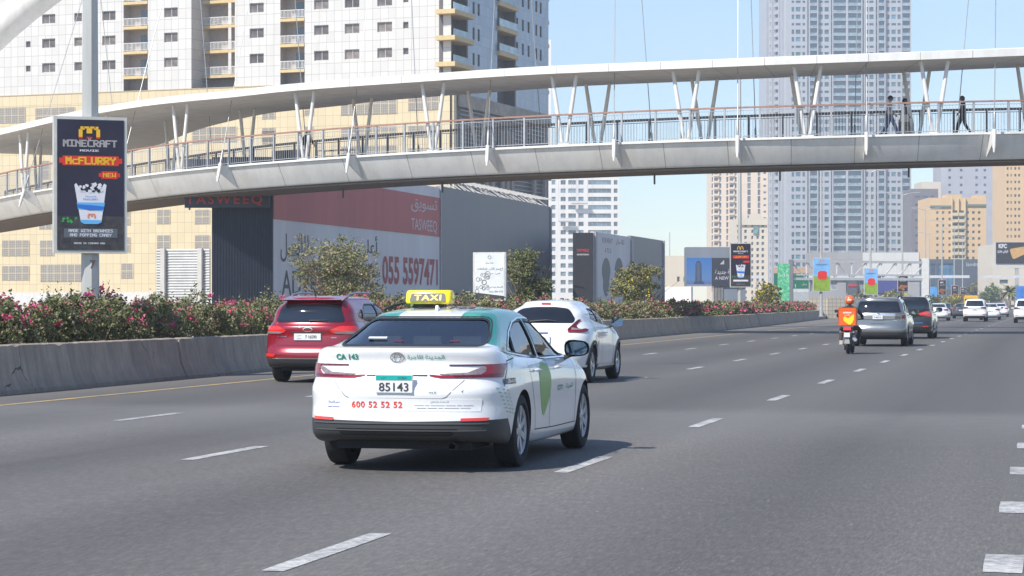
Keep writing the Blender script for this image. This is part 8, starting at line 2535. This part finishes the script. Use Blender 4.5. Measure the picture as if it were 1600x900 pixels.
    m = MB(); m.box(-.15, .15, -.40, .1, .79, .83); m.build('rack', MATS['steel_grey'], t)
    return t
mloc = (-5.95, 67.9, 0)
motorcycle(mloc)
rider = thing('person', 'motorcycle rider in black jacket and orange helmet seated behind an orange box', 'person', mloc, 0)
J = [((0, .30, .84), (.15, .13)), ((0, .32, 1.05), (.145, .10)), ((0, .38, 1.28), (.18, .11)), ((0, .41, 1.40), (.06, .06)), ((0, .43, 1.46), (.055, .055)),
     ((.20, .40, 1.32), .062), ((.36, .52, 1.12), .052), ((.33, .84, 1.05), .036), ((-.20, .40, 1.32), .062), ((-.36, .52, 1.12), .052), ((-.33, .84, 1.05), .036),
     ((.12, .34, .82), .10), ((.27, .74, .72), .075), ((.25, .46, .36), .05), ((-.12, .34, .82), .10), ((-.27, .74, .72), .075), ((-.26, .46, .36), .05)]
E = [(0, 1), (1, 2), (2, 3), (3, 4), (2, 5), (5, 6), (6, 7), (2, 8), (8, 9), (9, 10), (0, 11), (11, 12), (12, 13), (0, 14), (14, 15), (15, 16)]
brn = mat('trousers_brown', (.06, .035, .03), .8)
b_ = skin_body('body', J, E, rider, [dk_, brn])
for p in b_.data.polygons: p.material_index = 0 if p.center.z > .84 else 1
for s_ in (1, -1):
    hand(rider, (s_ * .33, .84, 1.05), (0, 1, -.3), MATS['black_plastic'])
    m = MB(); x = s_ * .25; m.hexa([(x - .05, .36, .27), (x + .05, .36, .27), (x + .05, .62, .27), (x - .05, .62, .27), (x - .045, .37, .39), (x + .045, .37, .39), (x + .04, .60, .34), (x - .04, .60, .34)]); m.build('shoe', mat('shoe_pale', (.5, .48, .44), .7) if s_ < 0 else hairm, rider)
head(rider, (0, .47, 1.55), 0, r=.10)
m = MB(); rows = []
for i in range(12):
    e = -.95 + (math.pi / 2 + .95) * i / 11; row = []
    for k in range(24):
        a = 2 * math.pi * k / 24; x, y, z = math.cos(e) * math.cos(a), math.cos(e) * math.sin(a), math.sin(e)
        row.append((x * .135, .46 + y * .155, 1.575 + z * .150))
    rows.append(row)
m.grid(rows, wrap=True); hm_ = m.build('helmet', mat('helmet_orange', (.85, .15, .02), .25, coat=1, var=.04), rider, smooth=60)
m = MB(); m.box(-.06, .06, .300, .306, 1.565, 1.60); m.build('helmet_sticker', mat('box_white', (.8, .75, .7), .5), hm_)
m = MB(); rows = [[(.139 * math.cos(a) , .46 + .159 * math.sin(a), z) for a in [math.pi * (.12 + .76 * k / 10) for k in range(11)]] for z in (1.53, 1.62)]; m.grid(rows); m.build('visor', MATS['privacy_glass'], hm_)
# ------------------------------------------------------------------ traffic
make_taxi((-5.66, 19.42, 0), 0)
make_red_suv((-13.58, 40.8, 0), 0)
make_crossover((-9.34, 41.62, 0), 0)
make_grey_suv((-5.95, 79.4, 0), 0)
make_van((-6.03, 96.9, 0), 0)
s1 = make_sedan((-9.72, 195, 0), 0, 'white saloon car with wide dark mirror, just right of the dark minivan', (.8, .8, .79), 'sedan_white')
copy_tree(s1, loc=(-5.75, 205, 0), label='white saloon car partly hidden behind the right side of the tall white suv')
copy_tree(s1, loc=(-6.0, 252, 0), label='furthest white saloon, between the hidden saloon and the suv at the right edge')
d1 = make_sedan((-12.3, 262, 0), 0, 'small dark saloon beside the white saloon, nearest the kerb', (.04, .045, .05), 'sedan_dark')
copy_tree(d1, loc=(-8.9, 224, 0), label='dark saloon showing its left side behind the tall white suv')
copy_tree(d1, loc=(-5.2, 400, 0), label='tiny dark saloon far ahead near the right edge suv')
w1 = make_white_suv((-6.35, 185.5, 0), 0)
w2 = copy_tree(w1, loc=(-2.22, 173.5, 0), label='white suv cut by the right edge of the picture')
w2['label'] = 'white suv cut by the right edge of the picture'
# yellow bus roof far off
t = thing('bus', 'yellow minibus roof just visible beyond the white cars', 'bus', (-12.6, 352, 0), 0)
ym = mat('bus_yellow', (.70, .42, .03), .4)
m = MB(); m.box(-1.05, 1.05, 0, 6.5, .5, 2.45); m.box(-.9, .9, .2, 6.2, 2.45, 2.6); m.build('body', ym, t)
m = MB(); m.box(-.85, .85, -.02, -.003, 1.4, 2.1); m.build('rear_window', MATS['privacy_glass'], t)
for s_ in (-1, 1):
    m = MB(); m.box(s_ * .8 - .1, s_ * .8 + .1, -.02, -.003, .9, 1.15); m.build('tail_light', MATS['tail_bright'], t)
    for y in (1.3, 5.2): m = MB(); m.lathe([(.05, -.12), (.42, -.12), (.42, .12), (.05, .12)], (s_ * .92, y, .42), 'x', 20); m.build('wheel', MATS['tyre'], t)
